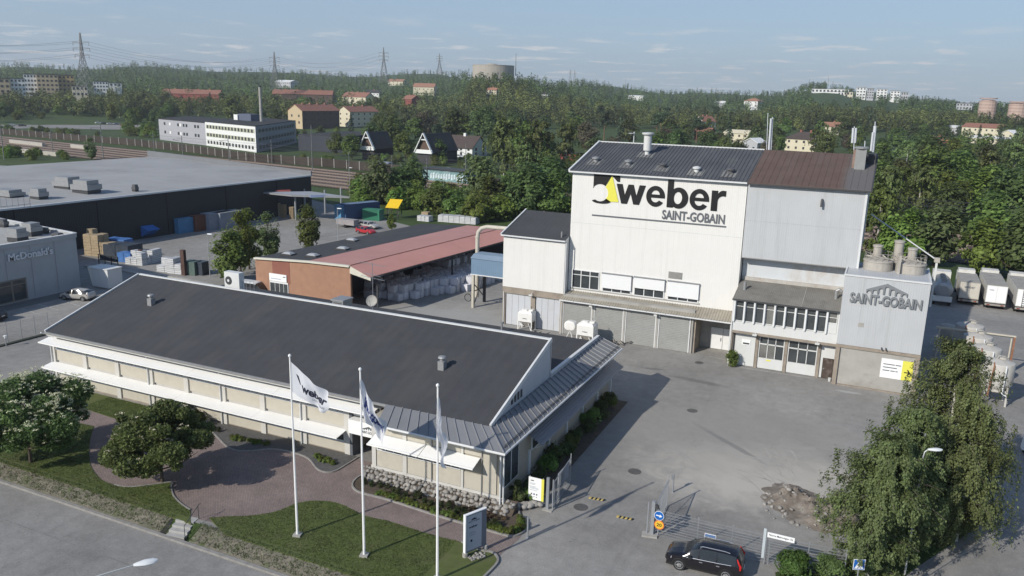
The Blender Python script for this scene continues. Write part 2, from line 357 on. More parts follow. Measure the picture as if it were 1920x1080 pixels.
def asphalt(name,col,patch=(),streak=True,fine=1.0,cracks=False):
 m=bpy.data.materials.new(name);m.use_nodes=True;t=m.node_tree;b=t.nodes['Principled BSDF'];N=t.nodes.new;L=t.links.new
 b.inputs['Roughness'].default_value=0.9;b.inputs['Specular IOR Level'].default_value=0.2
 co=N('ShaderNodeTexCoord');P=co.outputs['Object']
 def nz_(s,d=6,r=0.6,dist=0.0,scale=None,loc=(0,0,0),rot=0.0):
  n=N('ShaderNodeTexNoise');n.inputs['Scale'].default_value=s;n.inputs['Detail'].default_value=d;n.inputs['Roughness'].default_value=r;n.inputs['Distortion'].default_value=dist
  mp=N('ShaderNodeMapping');mp.inputs['Location'].default_value=loc;mp.inputs['Rotation'].default_value=(0,0,rot)
  if scale:mp.inputs['Scale'].default_value=scale
  L(P,mp.inputs[0]);L(mp.outputs[0],n.inputs['Vector']);return n.outputs['Fac']
 def mr(x,a,b_,c,d,smooth=True):
  n=N('ShaderNodeMapRange');n.interpolation_type='SMOOTHSTEP' if smooth else 'LINEAR'
  for i,q in enumerate((a,b_,c,d)):n.inputs[i+1].default_value=q
  L(x,n.inputs[0]);return n.outputs[0]
 def mul(a,c):
  n=N('ShaderNodeMath');n.operation='MULTIPLY';L(a,n.inputs[0])
  if isinstance(c,float):n.inputs[1].default_value=c
  else:L(c,n.inputs[1])
  return n.outputs[0]
 f=mul(mr(nz_(0.09),0.3,0.7,0.80,1.20,False),mr(nz_(1.1,8,0.75),0.3,0.7,0.84,1.16,False))
 f=mul(f,mr(nz_(11.0*fine,4,0.85),0.3,0.7,0.78,1.22,False))
 if streak:
  f=mul(f,mr(nz_(0.7,6,0.7,0.8,(1,0.10,1),(0,0,0),0.35),0.5,0.75,1.0,0.88))
  f=mul(f,mr(nz_(1.6,5,0.7,1.5),0.63,0.72,1.0,0.70))
  f=mul(f,mr(nz_(0.8,6,0.75,0.9,None,(9,3,0)),0.66,0.74,1.0,1.22))
 vm=N('ShaderNodeVectorMath');vm.operation='SCALE';vm.inputs[0].default_value=col;L(f,vm.inputs['Scale']);c=vm.outputs[0]
 for (cx_,cy_,rx,ry,ang,colr,amt,nsc) in patch:
  mp=N('ShaderNodeMapping');mp.vector_type='TEXTURE';mp.inputs['Location'].default_value=(cx_,cy_,0);mp.inputs['Rotation'].default_value=(0,0,ang);mp.inputs['Scale'].default_value=(rx,ry,1)
  L(P,mp.inputs[0]);ln=N('ShaderNodeVectorMath');ln.operation='LENGTH'
  sx=N('ShaderNodeVectorMath');sx.operation='MULTIPLY';sx.inputs[1].default_value=(1,1,0);L(mp.outputs[0],sx.inputs[0]);L(sx.outputs[0],ln.inputs[0])
  ad=N('ShaderNodeMath');ad.operation='MULTIPLY_ADD';L(nz_(nsc,6,0.65,1.0),ad.inputs[0]);ad.inputs[1].default_value=1.3;L(ln.outputs['Value'],ad.inputs[2])
  mi=N('ShaderNodeMix');mi.data_type='RGBA';L(mr(ad.outputs[0],1.85,1.05,0.0,amt),mi.inputs[0]);L(c,mi.inputs[6]);mi.inputs[7].default_value=(*colr,1);c=mi.outputs[2]
 if cracks:
  vo=N('ShaderNodeTexVoronoi');vo.feature='DISTANCE_TO_EDGE';vo.inputs['Scale'].default_value=0.14;
  ds=N('ShaderNodeMix');ds.data_type='VECTOR';ds.inputs[0].default_value=0.08
  n=N('ShaderNodeTexNoise');n.inputs['Scale'].default_value=0.8;n.inputs['Detail'].default_value=5;L(P,n.inputs['Vector'])
  L(P,ds.inputs[4]);sc_=N('ShaderNodeVectorMath');sc_.operation='SCALE';sc_.inputs['Scale'].default_value=20;L(n.outputs['Color'],sc_.inputs[0]);L(sc_.outputs[0],ds.inputs[5]);L(ds.outputs[1],vo.inputs['Vector'])
  v2=N('ShaderNodeVectorMath');v2.operation='SCALE';L(c,v2.inputs[0]);L(mr(vo.outputs['Distance'],0.001,0.005,0.88,1.0),v2.inputs['Scale']);c=v2.outputs[0]
 L(c,b.inputs['Base Color'])
 bu=N('ShaderNodeBump');bu.inputs['Distance'].default_value=0.02;bu.inputs['Strength'].default_value=0.6;L(nz_(30.0,4,0.7),bu.inputs['Height']);L(bu.outputs[0],b.inputs['Normal'])
 MATS[name]=m;return m
_p1=G(1440,890);_p2=G(1310,715);_p3=G(1590,735);_p4=G(1130,760)
_p5=G(830,600);_p7=G(1367,831);_pb=G(1425,864)-G(1309,798);_pa=math.atan2(_pb.y,_pb.x)
M_yard=asphalt('yard_asphalt',(0.262,0.253,0.238),cracks=True,patch=[(_p1.x-.5,_p1.y,10.0,6.5,0.4,(0.48,0.45,0.40),0.9,0.35),(_p1.x-4,_p1.y+6,14,8,0.3,(0.30,0.288,0.266),0.6,0.25),(_p7.x,_p7.y,4.6,0.35,_pa,(0.17,0.168,0.165),0.6,0.5),(_p2.x,_p2.y,3.0,0.6,-0.1,(0.11,0.11,0.11),0.6,1.1),(_p2.x-5,_p2.y+1.5,1.6,0.4,0.2,(0.12,0.12,0.12),0.6,1.4),(_p3.x,_p3.y,1.4,0.4,0,(0.40,0.40,0.39),0.7,1.5),(_p5.x,_p5.y,14,9,0.2,(0.36,0.355,0.34),0.8,0.2)])
yard=MB();yp=[(-300,34.7),(-23.5,34.7),(-23.4,36.6),(4.3,36.6),(-1,42),(4.55,49.5),(11.6,61.8),(24,84),(40,110),(46,140),(5,140),(-35,128),(-62,140),(-82,140),(-97,147),(-112,156),(-150,172),(-300,176)]
yard.poly([(p[0],p[1],0.0) for p in yp]);structure(yard,'yard',M_yard)
M_street=asphalt('street_asphalt',(0.25,0.243,0.232),streak=True,cracks=True)
st=MB();st.poly([(-320,-60,-0.6),(60,-60,-0.6),(60,33.1,-0.6),(-320,33.1,-0.6)]);structure(st,'street',M_street)
dr=MB();dr.add([(-23.2,33.1,-0.59),(6,33.1,-0.59),(4.3,36.6,0.003),(-23.4,36.6,0.003)],[(0,1,2,3)]);structure(dr,'driveway',M_yard)
ss=MB();A=Vector((4.65,49.3));Bd=Vector((7.02,12.5)).normalized();Nn=Vector((Bd.y,-Bd.x))
q=[A-Bd*22,A+Bd*90,A+Bd*90+Nn*9,A-Bd*22+Nn*9];ss.poly([(p.x,p.y,0.012) for p in q]);structure(ss,'side_street',M_street)
M_kerb=mat('kerb_concrete',(0.26,0.25,0.235),var=0.25,sc=2.0,bump=0.01,bsc=30)
kb=MB();kb.strip([A-Bd*22,A-Bd*4,A+Bd*20,A+Bd*90],0.22,0.0,0.12);structure(kb,'kerb',M_kerb)
kb=MB();kb.strip([(-320,33.2),(-60,33.2),(-36.6,33.2)],0.24,-0.7,-0.46);kb.strip([(-36.6,33.2),(-24.6,33.2),(-23.4,33.4),(-22.9,33.9)],0.24,-0.7,-0.46);structure(kb,'kerb',M_kerb)
vg=MB();vq=[(-3.2,46.3),(0.5,49.8),(2.6,54.0),(4.5,60),(7.5,62.5),(10.2,61.5),(4.4,50.4),(3.2,47.8),(1.5,44.2),(-2.5,43.0)]
vg.poly([(p[0],p[1],0.05) for p in vq]);structure(vg,'verge',M_wild)
vg=MB();vg.poly([(p.x,p.y,0.03) for p in (A-Bd*22+Nn*9.1,A+Bd*90+Nn*9.1,A+Bd*90+Nn*30,A-Bd*22+Nn*30)]);structure(vg,'verge',M_grass)
# ------ front garden
M_pave=None
def paving():
 m=bpy.data.materials.new('brick_paving');m.use_nodes=True;t=m.node_tree;b=t.nodes['Principled BSDF'];N=t.nodes.new;L=t.links.new
 b.inputs['Roughness'].default_value=0.9;b.inputs['Specular IOR Level'].default_value=0.15
 co=N('ShaderNodeTexCoord');br=N('ShaderNodeTexBrick');br.inputs['Scale'].default_value=1.0;br.inputs['Brick Width'].default_value=0.22;br.inputs['Row Height'].default_value=0.11;br.inputs['Mortar Size'].default_value=0.008
 mp=N('ShaderNodeMapping');mp.inputs['Rotation'].default_value=(0,0,0.78);L(co.outputs['Object'],mp.inputs[0]);L(mp.outputs[0],br.inputs['Vector'])
 br.inputs['Color1'].default_value=(0.265,0.205,0.188,1);br.inputs['Color2'].default_value=(0.21,0.172,0.160,1);br.inputs['Mortar'].default_value=(0.13,0.11,0.10,1)
 n=N('ShaderNodeTexNoise');n.inputs['Scale'].default_value=0.35;n.inputs['Detail'].default_value=8;n.inputs['Roughness'].default_value=0.7;L(co.outputs['Object'],n.inputs['Vector'])
 r=N('ShaderNodeMapRange');r.inputs[1].default_value=0.3;r.inputs[2].default_value=0.7;r.inputs[3].default_value=0.78;r.inputs[4].default_value=1.2;L(n.outputs['Fac'],r.inputs[0])
 wn_=N('ShaderNodeTexNoise');wn_.inputs['Scale'].default_value=9;wn_.inputs['Detail'].default_value=3;L(co.outputs['Object'],wn_.inputs['Vector'])
 r2=N('ShaderNodeMapRange');r2.inputs[1].default_value=0.62;r2.inputs[2].default_value=0.75;r2.inputs[3].default_value=1;r2.inputs[4].default_value=1.5;L(wn_.outputs['Fac'],r2.inputs[0])
 mu=N('ShaderNodeMath');mu.operation='MULTIPLY';L(r.outputs[0],mu.inputs[0]);L(r2.outputs[0],mu.inputs[1])
 v=N('ShaderNodeVectorMath');v.operation='SCALE';L(br.outputs['Color'],v.inputs[0]);L(mu.outputs[0],v.inputs['Scale']);L(v.outputs[0],b.inputs['Base Color'])
 bu=N('ShaderNodeBump');bu.inputs['Distance'].default_value=0.01;L(br.outputs['Fac'],bu.inputs['Height']);bu.invert=True;L(bu.outputs[0],b.inputs['Normal'])
 return m
M_pave=paving()
def gp(pts,z=0.0):return [G(x,y,z) for x,y in pts]
pv_=MB();pv_.poly([(p[0],p[1],0.012) for p in [(-75,41.5),(-75,43.9),(-62,46.2),(-22,47.9),(-19.9,46.3),G(975,968),G(986,992),G(972,1012),G(932,1046),(-23.9,36.0),(-30,36.2),(-40,34.9),(-75,36)]])
structure(pv_,'path',M_pave)
M_bank=mat('dry_bank',(0.165,0.150,0.120),var=0.3,sc=1.2,bump=0.08,bsc=6,dirt=((0.075,0.10,0.035),0.95,1.3))
def smooth_path(pts,n=4):
 P=[Vector((p[0],p[1])) for p in pts];out=[]
 for i in range(len(P)-1):
  a=P[max(i-1,0)];b=P[i];c=P[i+1];d=P[min(i+2,len(P)-1)]
  for k in range(n):
   t=k/n;out.append(0.5*((2*b)+(c-a)*t+(2*a-5*b+4*c-d)*t*t+(3*b-a-3*c+d)*t**3))
 out.append(P[-1]);return [(p.x,p.y) for p in out]
bk=MB();nb=300;rows=[]
for j,(vv,z0) in enumerate(((33.30,-0.52),(33.5,-0.45),(33.8,-0.30),(34.1,-0.13),(34.4,0.0),(34.75,0.03))):
 rows.append([(-120+i*(97.2/nb),vv+(0.05 if j<2 else 0.22)*mnoise.noise(Vector((i*0.5,j,0))),z0+(0.07*mnoise.noise(Vector((i*0.6,j*0.7,4))) if 0<j<5 else 0)) for i in range(nb+1)])
_us0=(G(353,972).x+G(327,1010,-.6).x)/2
vs_=[(p[0],p[1],p[2]-(.55 if abs(p[0]-_us0)<1.1 else 0)) for r_ in rows for p in r_]
bk.add(vs_,[(j*(nb+1)+i,j*(nb+1)+i+1,(j+1)*(nb+1)+i+1,(j+1)*(nb+1)+i) for j in range(5) for i in range(nb)])
structure(bk,'bank',M_bank,True)
LAWNS=[]
def lawn(pts,name='lawn',z=0.045,m=None,kerb=None,kw=0.12,kz=0.07):
 mb=MB();mb.prism(pts,-0.05,z);o=structure(mb,name,m or M_lawn);LAWNS.append(pts)
 return o
eA=smooth_path(gp([(176,800),(168,830),(168,862),(173,880),(190,900),(215,910),(245,914),(290,909),(322,905),(321,912),(325,930),(340,946),(357,957)]))
lawn([(-120,34.35),(-120,40.9),(-75,40.9)]+eA+[(-38.6,34.45)])
eC=smooth_path(gp([(392,972),(430,969),(467,968),(517,960),(550,947),(583,940),(633,944),(685,968),(729,978),(788,997),(830,1009),(866,1018),(901,1033),(922,1037),(932,1046),(932,1057),(916,1075),(895,1095)]))
lawn(eC+[(-22.9,34.6),(-24.0,34.4),(-35.7,34.45)])
eB=gp([(115,722),(300,768),(345,782),(330,800),(292,806),(240,793),(177,773),(120,752)])
lawn(eB)
M_gravel=mat('grey_gravel',(0.11,0.108,0.105),var=0.35,sc=6.0,bump=0.04,bsc=40)
eG=smooth_path(gp([(352,797),(378,806),(398,812),(410,823),(425,838),(445,846),(475,846),(510,843),(543,848),(577,860),(597,882),(623,886),(650,872),(672,858)]))
gb=MB();gb.prism(eG+[(-35.9,47.85),(-56.3,47.85)],-0.05,0.05);structure(gb,'gravel_bed',M_gravel)
kg=MB();kg.strip(eG,0.11,-0.05,0.10);structure(kg,'kerb',M_kerb)
M_soil=mat('soil',(0.085,0.068,0.052),var=0.3,sc=2.5,bump=0.05,bsc=14,dirt=((0.13,0.10,0.075),0.7,0.8))
eD=smooth_path(gp([(699,884),(672,896),(661,908),(664,918),(679,926),(729,939),(818,968),(901,992),(940,1003),(960,1007),(977,1002),(986,992),(982,980),(975,968),(972,955),(974,945)]))
bd=MB();bd.prism(eD+[(-20.6,45.9),(-32.3,45.9)],-0.05,0.06);structure(bd,'flower_bed',M_soil)
kd=MB();kd.strip(eD,0.12,-0.05,0.13);structure(kd,'kerb',M_kerb)
ka=MB();ka.strip(eA[20:],0.10,-0.05,0.09);structure(ka,'kerb',M_kerb)
kc=MB();kc.strip(eC[44:],0.13,-0.05,0.13);structure(kc,'kerb',M_kerb)
sd=MB();sd.poly([(-21.6,46.5,0.03),(-19.3,47.9,0.03),(-19.4,69,0.03),(-21.6,69,0.03)]);structure(sd,'flower_bed',M_soil)
# ---- painted lines on the asphalt: parking bays beside the restaurant, joints in the street
M_line=mat('road_paint',(0.42,0.42,0.40),var=0.3,sc=3,dirt=((0.17,0.17,0.17),0.7,2.0))
pl=MB()
for a,b in (((38,578),(75,590)),((72,570),(110,582)),((110,562),(150,574)),((38,586),(250,546))):
 p=G(*a);q_=G(*b);d=(q_-p).normalized();n_=Vector((-d.y,d.x,0))*0.07;pl.add([(p-n_)+Vector((0,0,.006)),(q_-n_)+Vector((0,0,.006)),(q_+n_)+Vector((0,0,.006)),(p+n_)+Vector((0,0,.006))],[(0,1,2,3)])
for k in range(5):
 p=G(602+k*14,447-k*2.5);q_=G(650+k*14,441-k*2.5);d=(q_-p).normalized();n_=Vector((-d.y,d.x,0))*0.08;pl.add([(p-n_)+Vector((0,0,.006)),(q_-n_)+Vector((0,0,.006)),(q_+n_)+Vector((0,0,.006)),(p+n_)+Vector((0,0,.006))],[(0,1,2,3)])
for a,b in (((1424,684),(1437,676)),((1472,692),(1484,683)),((1382,688),(1520,709)),((1330,668),(1366,676))):
 p=G(*a);q_=G(*b);d=(q_-p).normalized();n_=Vector((-d.y,d.x,0))*0.05;pl.add([(p-n_)+Vector((0,0,.006)),(q_-n_)+Vector((0,0,.006)),(q_+n_)+Vector((0,0,.006)),(p+n_)+Vector((0,0,.006))],[(0,1,2,3)])
structure(pl,'parking_lines',M_line)
tk=MB();r9=random.Random(9)
for k in range(26):
 c=G(r9.uniform(1380,1500),r9.uniform(845,905));R_=r9.uniform(5,11);a0=r9.uniform(0.2,1.6);c=c-Vector((math.cos(a0),math.sin(a0),0))*R_;da=r9.uniform(1.5,4.5)/R_;w9=r9.uniform(.03,.08);n9=10;z9=.004+.0003*k
 P9=[(c.x+math.cos(a0+da*(i/n9-.5))*R_,c.y+math.sin(a0+da*(i/n9-.5))*R_,w9*math.sin(math.pi*i/n9)+.01,a0+da*(i/n9-.5)) for i in range(n9+1)]
 tk.add([(p[0]+s*math.cos(p[3])*p[2],p[1]+s*math.sin(p[3])*p[2],z9) for p in P9 for s in (-1,1)],[(2*i,2*i+1,2*i+3,2*i+2) for i in range(n9)])
structure(tk,'tyre_tracks',mat('track_dust',(0.37,0.35,0.32),var=.2,sc=1.5,dirt=((.26,.25,.235),.8,1.2)))
M_seam=mat('asphalt_seam',(0.20,0.198,0.19),var=0.3,sc=3)
sm=MB();sm.add([(-120,29.75,-0.594),(-26,29.95,-0.594),(-26,30.03,-0.594),(-120,29.83,-0.594)],[(0,1,2,3)]);structure(sm,'street_joint',M_seam)
# ---- manholes, each an iron cover in the asphalt
M_iron=mat('cast_iron',(0.125,0.12,0.115),rough=0.7,var=0.3,sc=4,metal=0.3)
mh_l=['round manhole cover nearest the yellow and black speed bump by the left gate','round manhole cover in the drive beyond the open left gate leaf','round manhole cover in the middle of the yard, near the building shadow','round manhole cover near the garage doors of the white factory']
for k,(x,y,r_) in enumerate(((1089,951,0.42),(1190,884,0.42),(1298,770,0.4),(1311,680,0.38))):
 p=G(x,y);mb=MB();mb.lathe([(r_+0.09,0.0),(r_+0.09,0.008),(r_,0.008),(r_,0.004),(r_*0.95,0.012),(r_*0.5,0.014),(0.02,0.014)],p,28)
 mb.build('manhole_cover',M_iron,label=mh_l[k],cat='manhole cover',group='manhole covers in the yard',base=tuple(p))
 # ------ factory
M_white=mat('white_cladding',(0.70,0.692,0.665),rough=0.55,var=0.03,sc=0.5,stripe=(0,0.22,0.007,0.02),dirt=((0.60,0.59,0.56),0.45,0.8,(2.2,1,0.08)))
M_wh2=mat('white_panel',(0.60,0.61,0.605),rough=0.5,var=0.04,sc=1.0,dirt=((0.55,0.54,0.5),0.4,0.8,(1.5,1,0.3)))
M_grey=mat('grey_cladding',(0.46,0.475,0.49),rough=0.5,var=0.05,sc=0.4,stripe=(0,0.22,0.006,0.025),dirt=((0.36,0.37,0.375),0.5,0.6,(2.2,1,0.12)))
M_lwall=mat('pale_wall',(0.55,0.575,0.60),rough=0.6,var=0.05,sc=0.6,dirt=((0.40,0.31,0.22),0.55,0.35,(1,1,0.6)))
M_conc=mat('concrete',(0.36,0.35,0.325),var=0.12,sc=0.8,bump=0.01,bsc=12,dirt=((0.22,0.205,0.18),0.6,0.5))
M_concb=mat('brown_concrete',(0.29,0.25,0.205),var=0.2,sc=1.0,bump=0.01,bsc=12,dirt=((0.17,0.14,0.11),0.6,1.1))
M_roofg=mat('grey_fibre_roof',(0.082,0.086,0.094),rough=0.7,var=0.18,sc=0.35,dirt=((0.17,0.17,0.165),0.35,0.6,(1,0.15,1)))
M_rust=mat('rusty_roof',(0.115,0.078,0.064),rough=0.75,var=0.15,sc=0.5,dirt=((0.13,0.10,0.09),0.6,0.5,(1.5,0.2,1)),grad=(0,9.2,10.4,(0.125,0.118,0.118),0.9))
M_roofw=mat('weathered_roof',(0.20,0.192,0.175),var=0.2,sc=0.5,dirt=((0.12,0.115,0.10),0.7,0.6),stripe=(0,0.18,0.01,0.12))
M_canopy=mat('canopy_sheet',(0.31,0.285,0.235),var=0.2,sc=0.6,dirt=((0.20,0.175,0.14),0.6,0.7))
M_frame=mat('white_frame',(0.70,0.71,0.71),rough=0.5,var=0.05,sc=2)
M_flash=mat('pale_flashing',(0.62,0.63,0.63),rough=0.45,var=0.08,sc=1.5)
M_steel=mat('galvanised_steel',(0.33,0.345,0.36),rough=0.45,var=0.12,sc=3,metal=0.55)
M_dsteel=mat('dark_steel',(0.055,0.057,0.06),rough=0.55,var=0.2,sc=3)
M_glass=glass('window_glass',(0.055,0.062,0.066))
M_glass2=glass('clouded_glass',(0.16,0.16,0.15),rough=0.25)
M_blind=mat('white_blind',(0.80,0.81,0.81),rough=0.6,var=0.02,sc=2,stripe=(2,0.09,0.01,0.08))
M_shut=mat('roller_door',(0.36,0.365,0.355),rough=0.5,var=0.1,sc=0.8,dirt=((0.30,0.29,0.27),0.5,0.7))
M_black=mat('black_paint',(0.012,0.012,0.013),rough=0.5,var=0.2,sc=2)
M_lgrey=mat('grey_paint',(0.12,0.13,0.145),rough=0.5,var=0.1,sc=2)
M_yel=mat('yellow_paint',(0.70,0.66,0.10),rough=0.5,var=0.06,sc=2)
M_signw=mat('sign_white',(0.80,0.81,0.81),rough=0.4,var=0.03,sc=2)
M_lamp=mat('lamp_housing',(0.6,0.6,0.58),rough=0.5,var=0.05)
M_brownd=mat('brown_door',(0.075,0.055,0.045),rough=0.5,var=0.2,sc=3,dirt=((0.25,0.23,0.21),0.6,1.2))
fac=thing('factory_building','tall white and grey clad factory with black weber lettering and garage doors','factory',(-13.1,88,0))
def fb(mb,name,m,p=fac,**k):return mb.build(name,m,p,**k)
SL=0.27
mb=MB();mb.ext([(-33.0,88,5.0),(-33.0,88,19.40),(-33.0,98,22.1),(-33.0,108,19.4),(-33.0,108,5.0)],(19.8,0,0));fb(mb,'wall',M_white)
mb=MB();mb.box(-33.0,-13.2,89.8,108,0,5.0);fb(mb,'wall',M_conc)
mb=MB();mb.box(-33.0,-13.2,87.985,88.05,13.34,13.37);fb(mb,'sheet_joint',mat('joint_grey',(0.52,0.53,0.52),var=0.1));
mb=MB();mb.box(-13.1,-1.55,87.835,87.9,15.30,15.33);fb(mb,'sheet_joint',mat('joint_grey2',(0.36,0.385,0.42),var=0.1))
ov=0.35;mb=MB()
o=Vector((-33.25,88-ov,19.40-SL*ov+0.10));nrm=Vector((0,-SL,1)).normalized()
mb.corr(o,(20.1,0,0),(0,10+ov,(10+ov)*SL),0.42,0.06,nrm);mb.add([(-33.25,98,22.2),(-13.15,98,22.2),(-13.15,108.3,19.4),(-33.25,108.3,19.4)],[(0,1,2,3)])
mb.box(-33.25,-13.15,88-ov,88-ov+0.02,19.24,19.42);roof1=fb(mb,'roof',M_roofg)
def roofz(v):return 19.40+(v-88)*SL+0.10
def trim(pts,w,h,m,name,p=roof1):
 mb=MB()
 for a,b in zip(pts,pts[1:]):mb.beam(a,b,w,h)
 return fb(mb,name,m,p)
trim([(-33.3,87.6,roofz(87.6)),(-33.3,98,roofz(98)+.03)],0.22,0.30,M_flash,'verge_trim')
trim([(-33.3,98,roofz(98)+.05),(-13.15,98,roofz(98)+.05)],0.30,0.12,M_flash,'ridge_cap')
trim([(-33.3,87.58,19.28),(-13.2,87.58,19.28)],0.14,0.16,M_flash,'gutter')
P0=(0,88,19.5);PN=Vector((0,-SL,1)).normalized()
M_vent=mat('vent_metal',(0.30,0.305,0.31),rough=0.5,var=0.15,sc=3,metal=0.3)
M_vdark=mat('vent_dark',(0.10,0.10,0.105),rough=0.5,var=0.2,sc=3)
for k,(x,y) in enumerate(((1117,303),(1178,309),(1243,315),(1306,322),(1370,325))):
 p=PL(x,y,P0,PN);a=0.85
 mb=MB();mb.corr((p.x-a,p.y-1.35,roofz(p.y-1.35)+0.035),(2*a,0,0),(0,2.0,2.0*SL),0.42,0.06,nrm);fl=fb(mb,'flashing',mat('pale_roof_patch',(0.22,0.22,0.21),var=0.2,sc=2,dirt=((0.1,0.1,0.105),0.8,1.5,(1,.3,1))),roof1)
 mb=MB();z=roofz(p.y);mb.lathe([(0.28,-0.15),(0.28,0.32),(0.46,0.34),(0.46,0.50),(0.12,0.62)],(p.x,p.y,z),14);fb(mb,'roof_vent',M_wh2 if k==3 else M_vdark if k in (2,4) else M_vent,roof1,smooth=True)
p=PL(1213,290,P0,PN);z=roofz(p.y)
mb=MB();mb.corr((p.x-1.0,p.y-1.2,roofz(p.y-1.2)+0.035),(2.0,0,0),(0,1.9,1.9*SL),0.42,0.06,nrm);fb(mb,'flashing',MATS['pale_roof_patch'],roof1)
mb=MB();mb.lathe([(0.26,-0.2),(0.26,0.45),(0.47,0.5),(0.47,2.25),(0.62,2.3),(0.72,2.42),(0.72,2.56),(0.1,2.62)],(p.x,p.y,z),20);fb(mb,'chimney',M_wh2,roof1,smooth=True)
mb=MB();b=PV(1188,268,98.5);mb.cyl((b.x,98.5,21.9),(b.x,98.5,23.6),0.05,n=6);mb.lathe([(0.05,0),(0.4,0.1),(0.42,0.14)],(b.x-0.3,98.4,23.3),14);fb(mb,'dish_mast',M_frame,roof1)
mb=MB();mb.box(-33.1,-17.4,86.75,89.8,0,4.9);fb(mb,'wall',M_conc)
for k,(u0,u1) in enumerate(((-32.95,-29.45),(-29.05,-25.6),(-25.2,-21.75),(-21.3,-17.85))):
 mb=MB();n=20
 for i in range(n):
  z0=0.03+i*3.92/n;z1=0.03+(i+1)*3.92/n
  mb.hexa([(u0,86.70,z0),(u1,86.70,z0),(u1,86.9,z0),(u0,86.9,z0),(u0,86.655,z1-0.02),(u1,86.655,z1-0.02),(u1,86.9,z1),(u0,86.9,z1)])
 gd=fb(mb,'garage_door',M_shut)
 for a_ in (u0-0.04,u1+0.04):mb=MB();mb.box(a_-.06,a_+.06,86.62,86.78,0,4.0);fb(mb,'door_track',M_flash,gd)
for u in (-29.25,-25.4,-21.52,-17.55):
 mb=MB();mb.box(u-0.10,u+0.10,86.56,86.76,0,4.3);fb(mb,'pillar',M_conc)
for u in (-33.15,-13.35):mb=MB();mb.cyl((u,86.4,0.0),(u,86.4,4.2),0.06,n=8);fb(mb,'downpipe',M_flash)
for u in (-29.25,-21.52):
 mb=MB();mb.box(u-0.3,u+0.05,85.95,86.15,3.93,4.07);mb.beam((u-0.1,86.1,4.0),(u-0.1,86.7,4.2),0.06,0.06);fb(mb,'wall_lamp',M_lamp)
cn=Vector((0,-0.85,1.9)).normalized()
mb=MB();mb.corr((-33.25,86.15,4.33),(20.0,0,0),(0,1.87,0.80),0.30,0.05,cn);cano=fb(mb,'canopy',M_canopy)
mb=MB();mb.box(-33.3,-13.25,86.02,86.14,4.18,4.32);fb(mb,'gutter',M_flash,cano)
for u in np.arange(-31.5,-14,2.2):
 mb=MB();mb.box(u-0.02,u+0.02,86.0,86.16,4.12,4.36);fb(mb,'gutter_bracket',M_conc,cano)
mb=MB();mb.box(-33.25,-13.25,86.2,88.0,4.13,4.17);fb(mb,'soffit',M_conc,cano)
mb=MB();mb.box(-17.4,-17.2,86.8,89.8,0,4.2);fb(mb,'wall',M_concb)
mb=MB();mb.box(-16.0,-14.65,89.70,89.82,0.03,2.5);d1=fb(mb,'door',M_frame);mb=MB();mb.box(-14.6,-13.3,89.70,89.82,0.03,2.5);d2=fb(mb,'door',M_frame)
mb=MB();mb.box(-14.85,-14.8,89.62,89.7,1.0,1.4);fb(mb,'handle',M_dsteel,d1)
def window(u0,u1,v,z0,z1,cols,transom=None,parent=fac,gm=None,fr=0.09,depth=0.10,fm=None,skip=()):
 mb=MB();fm=fm or M_frame
 mb.box(u0,u1,v-0.04,v+depth,z0,z0+fr);mb.box(u0,u1,v-0.04,v+depth,z1-fr,z1);mb.box(u0,u0+fr,v-0.04,v+depth,z0+fr,z1-fr);mb.box(u1-fr,u1,v-0.04,v+depth,z0+fr,z1-fr)
 W=(u1-u0-fr)/cols
 for c in range(1,cols):mb.box(u0+c*W,u0+c*W+fr,v-0.04,v+depth,z0+fr,z1-fr)
 if transom:mb.box(u0+fr,u1-fr,v-0.035,v+depth,transom,transom+fr*0.8)
 w=mb.build('window',fm,parent)
 for c in range(cols):
  a,b=u0+fr+c*W,u0+(c+1)*W
  for (p0,p1) in (((z0+fr,transom),(transom+fr*0.8,z1-fr)) if transom else ((z0+fr,z1-fr),)):
   mp=MB();mp.box(a,b,v+0.02,v+0.05,p0,p1);mp.build('pane',(gm or M_glass) if not callable(gm) else gm(c),w)
 return w
mb=MB();mb.box(-32.7,-17.2,87.93,88.0,5.36,5.52);fb(mb,'window_sill',M_conc)
for k,(u0,u1,zb) in enumerate(((-32.55,-29.1,None),(-28.7,-25.2,5.98),(-24.85,-21.3,6.45),(-20.9,-17.4,5.95))):
 w=window(u0,u1,87.95,5.5,7.75,3,7.1 if zb is None else None)
 if zb:
  mb=MB();mb.box(u0-0.03,u1+0.03,87.72,87.76,zb,7.72);fb(mb,'blind',M_blind,w)
  mb=MB();mb.box(u0-0.06,u1+0.06,87.66,87.9,7.68,7.80);fb(mb,'blind_box',M_steel,w)
mb=MB();mb.box(-20.95,-19.42,87.9,88.02,8.05,8.78)
for i in range(9):mb.box(-20.88,-19.48,87.87,87.95,8.10+i*0.073,8.13+i*0.073)
fb(mb,'grille',mat('grille_metal',(0.30,0.295,0.28),var=0.15,sc=3))
FR=wallframe((0,87.955,0))
def letter_part(polys,name='letter',m=M_black):
 me=curve_mesh(name,polys,0.03,m,MW[fac.name].inverted()@FR);return link_mesh(name,me,fac)
def arc(cx_,cy_,rx,ry,a0,a1,n=28):return [(cx_+rx*math.cos(R(a0+(a1-a0)*i/n)),cy_+ry*math.sin(R(a0+(a1-a0)*i/n))) for i in range(n+1)]
zb_,zx=16.02,18.22
W_=[(-27.62,18.22),(-26.92,18.22),(-26.60,17.0),(-26.22,18.22),(-25.62,18.22),(-25.24,17.0),(-24.92,18.22),(-24.22,18.22),(-24.88,zb_),(-25.55,zb_),(-25.92,17.22),(-26.29,zb_),(-26.96,zb_)]
letter_part([W_])
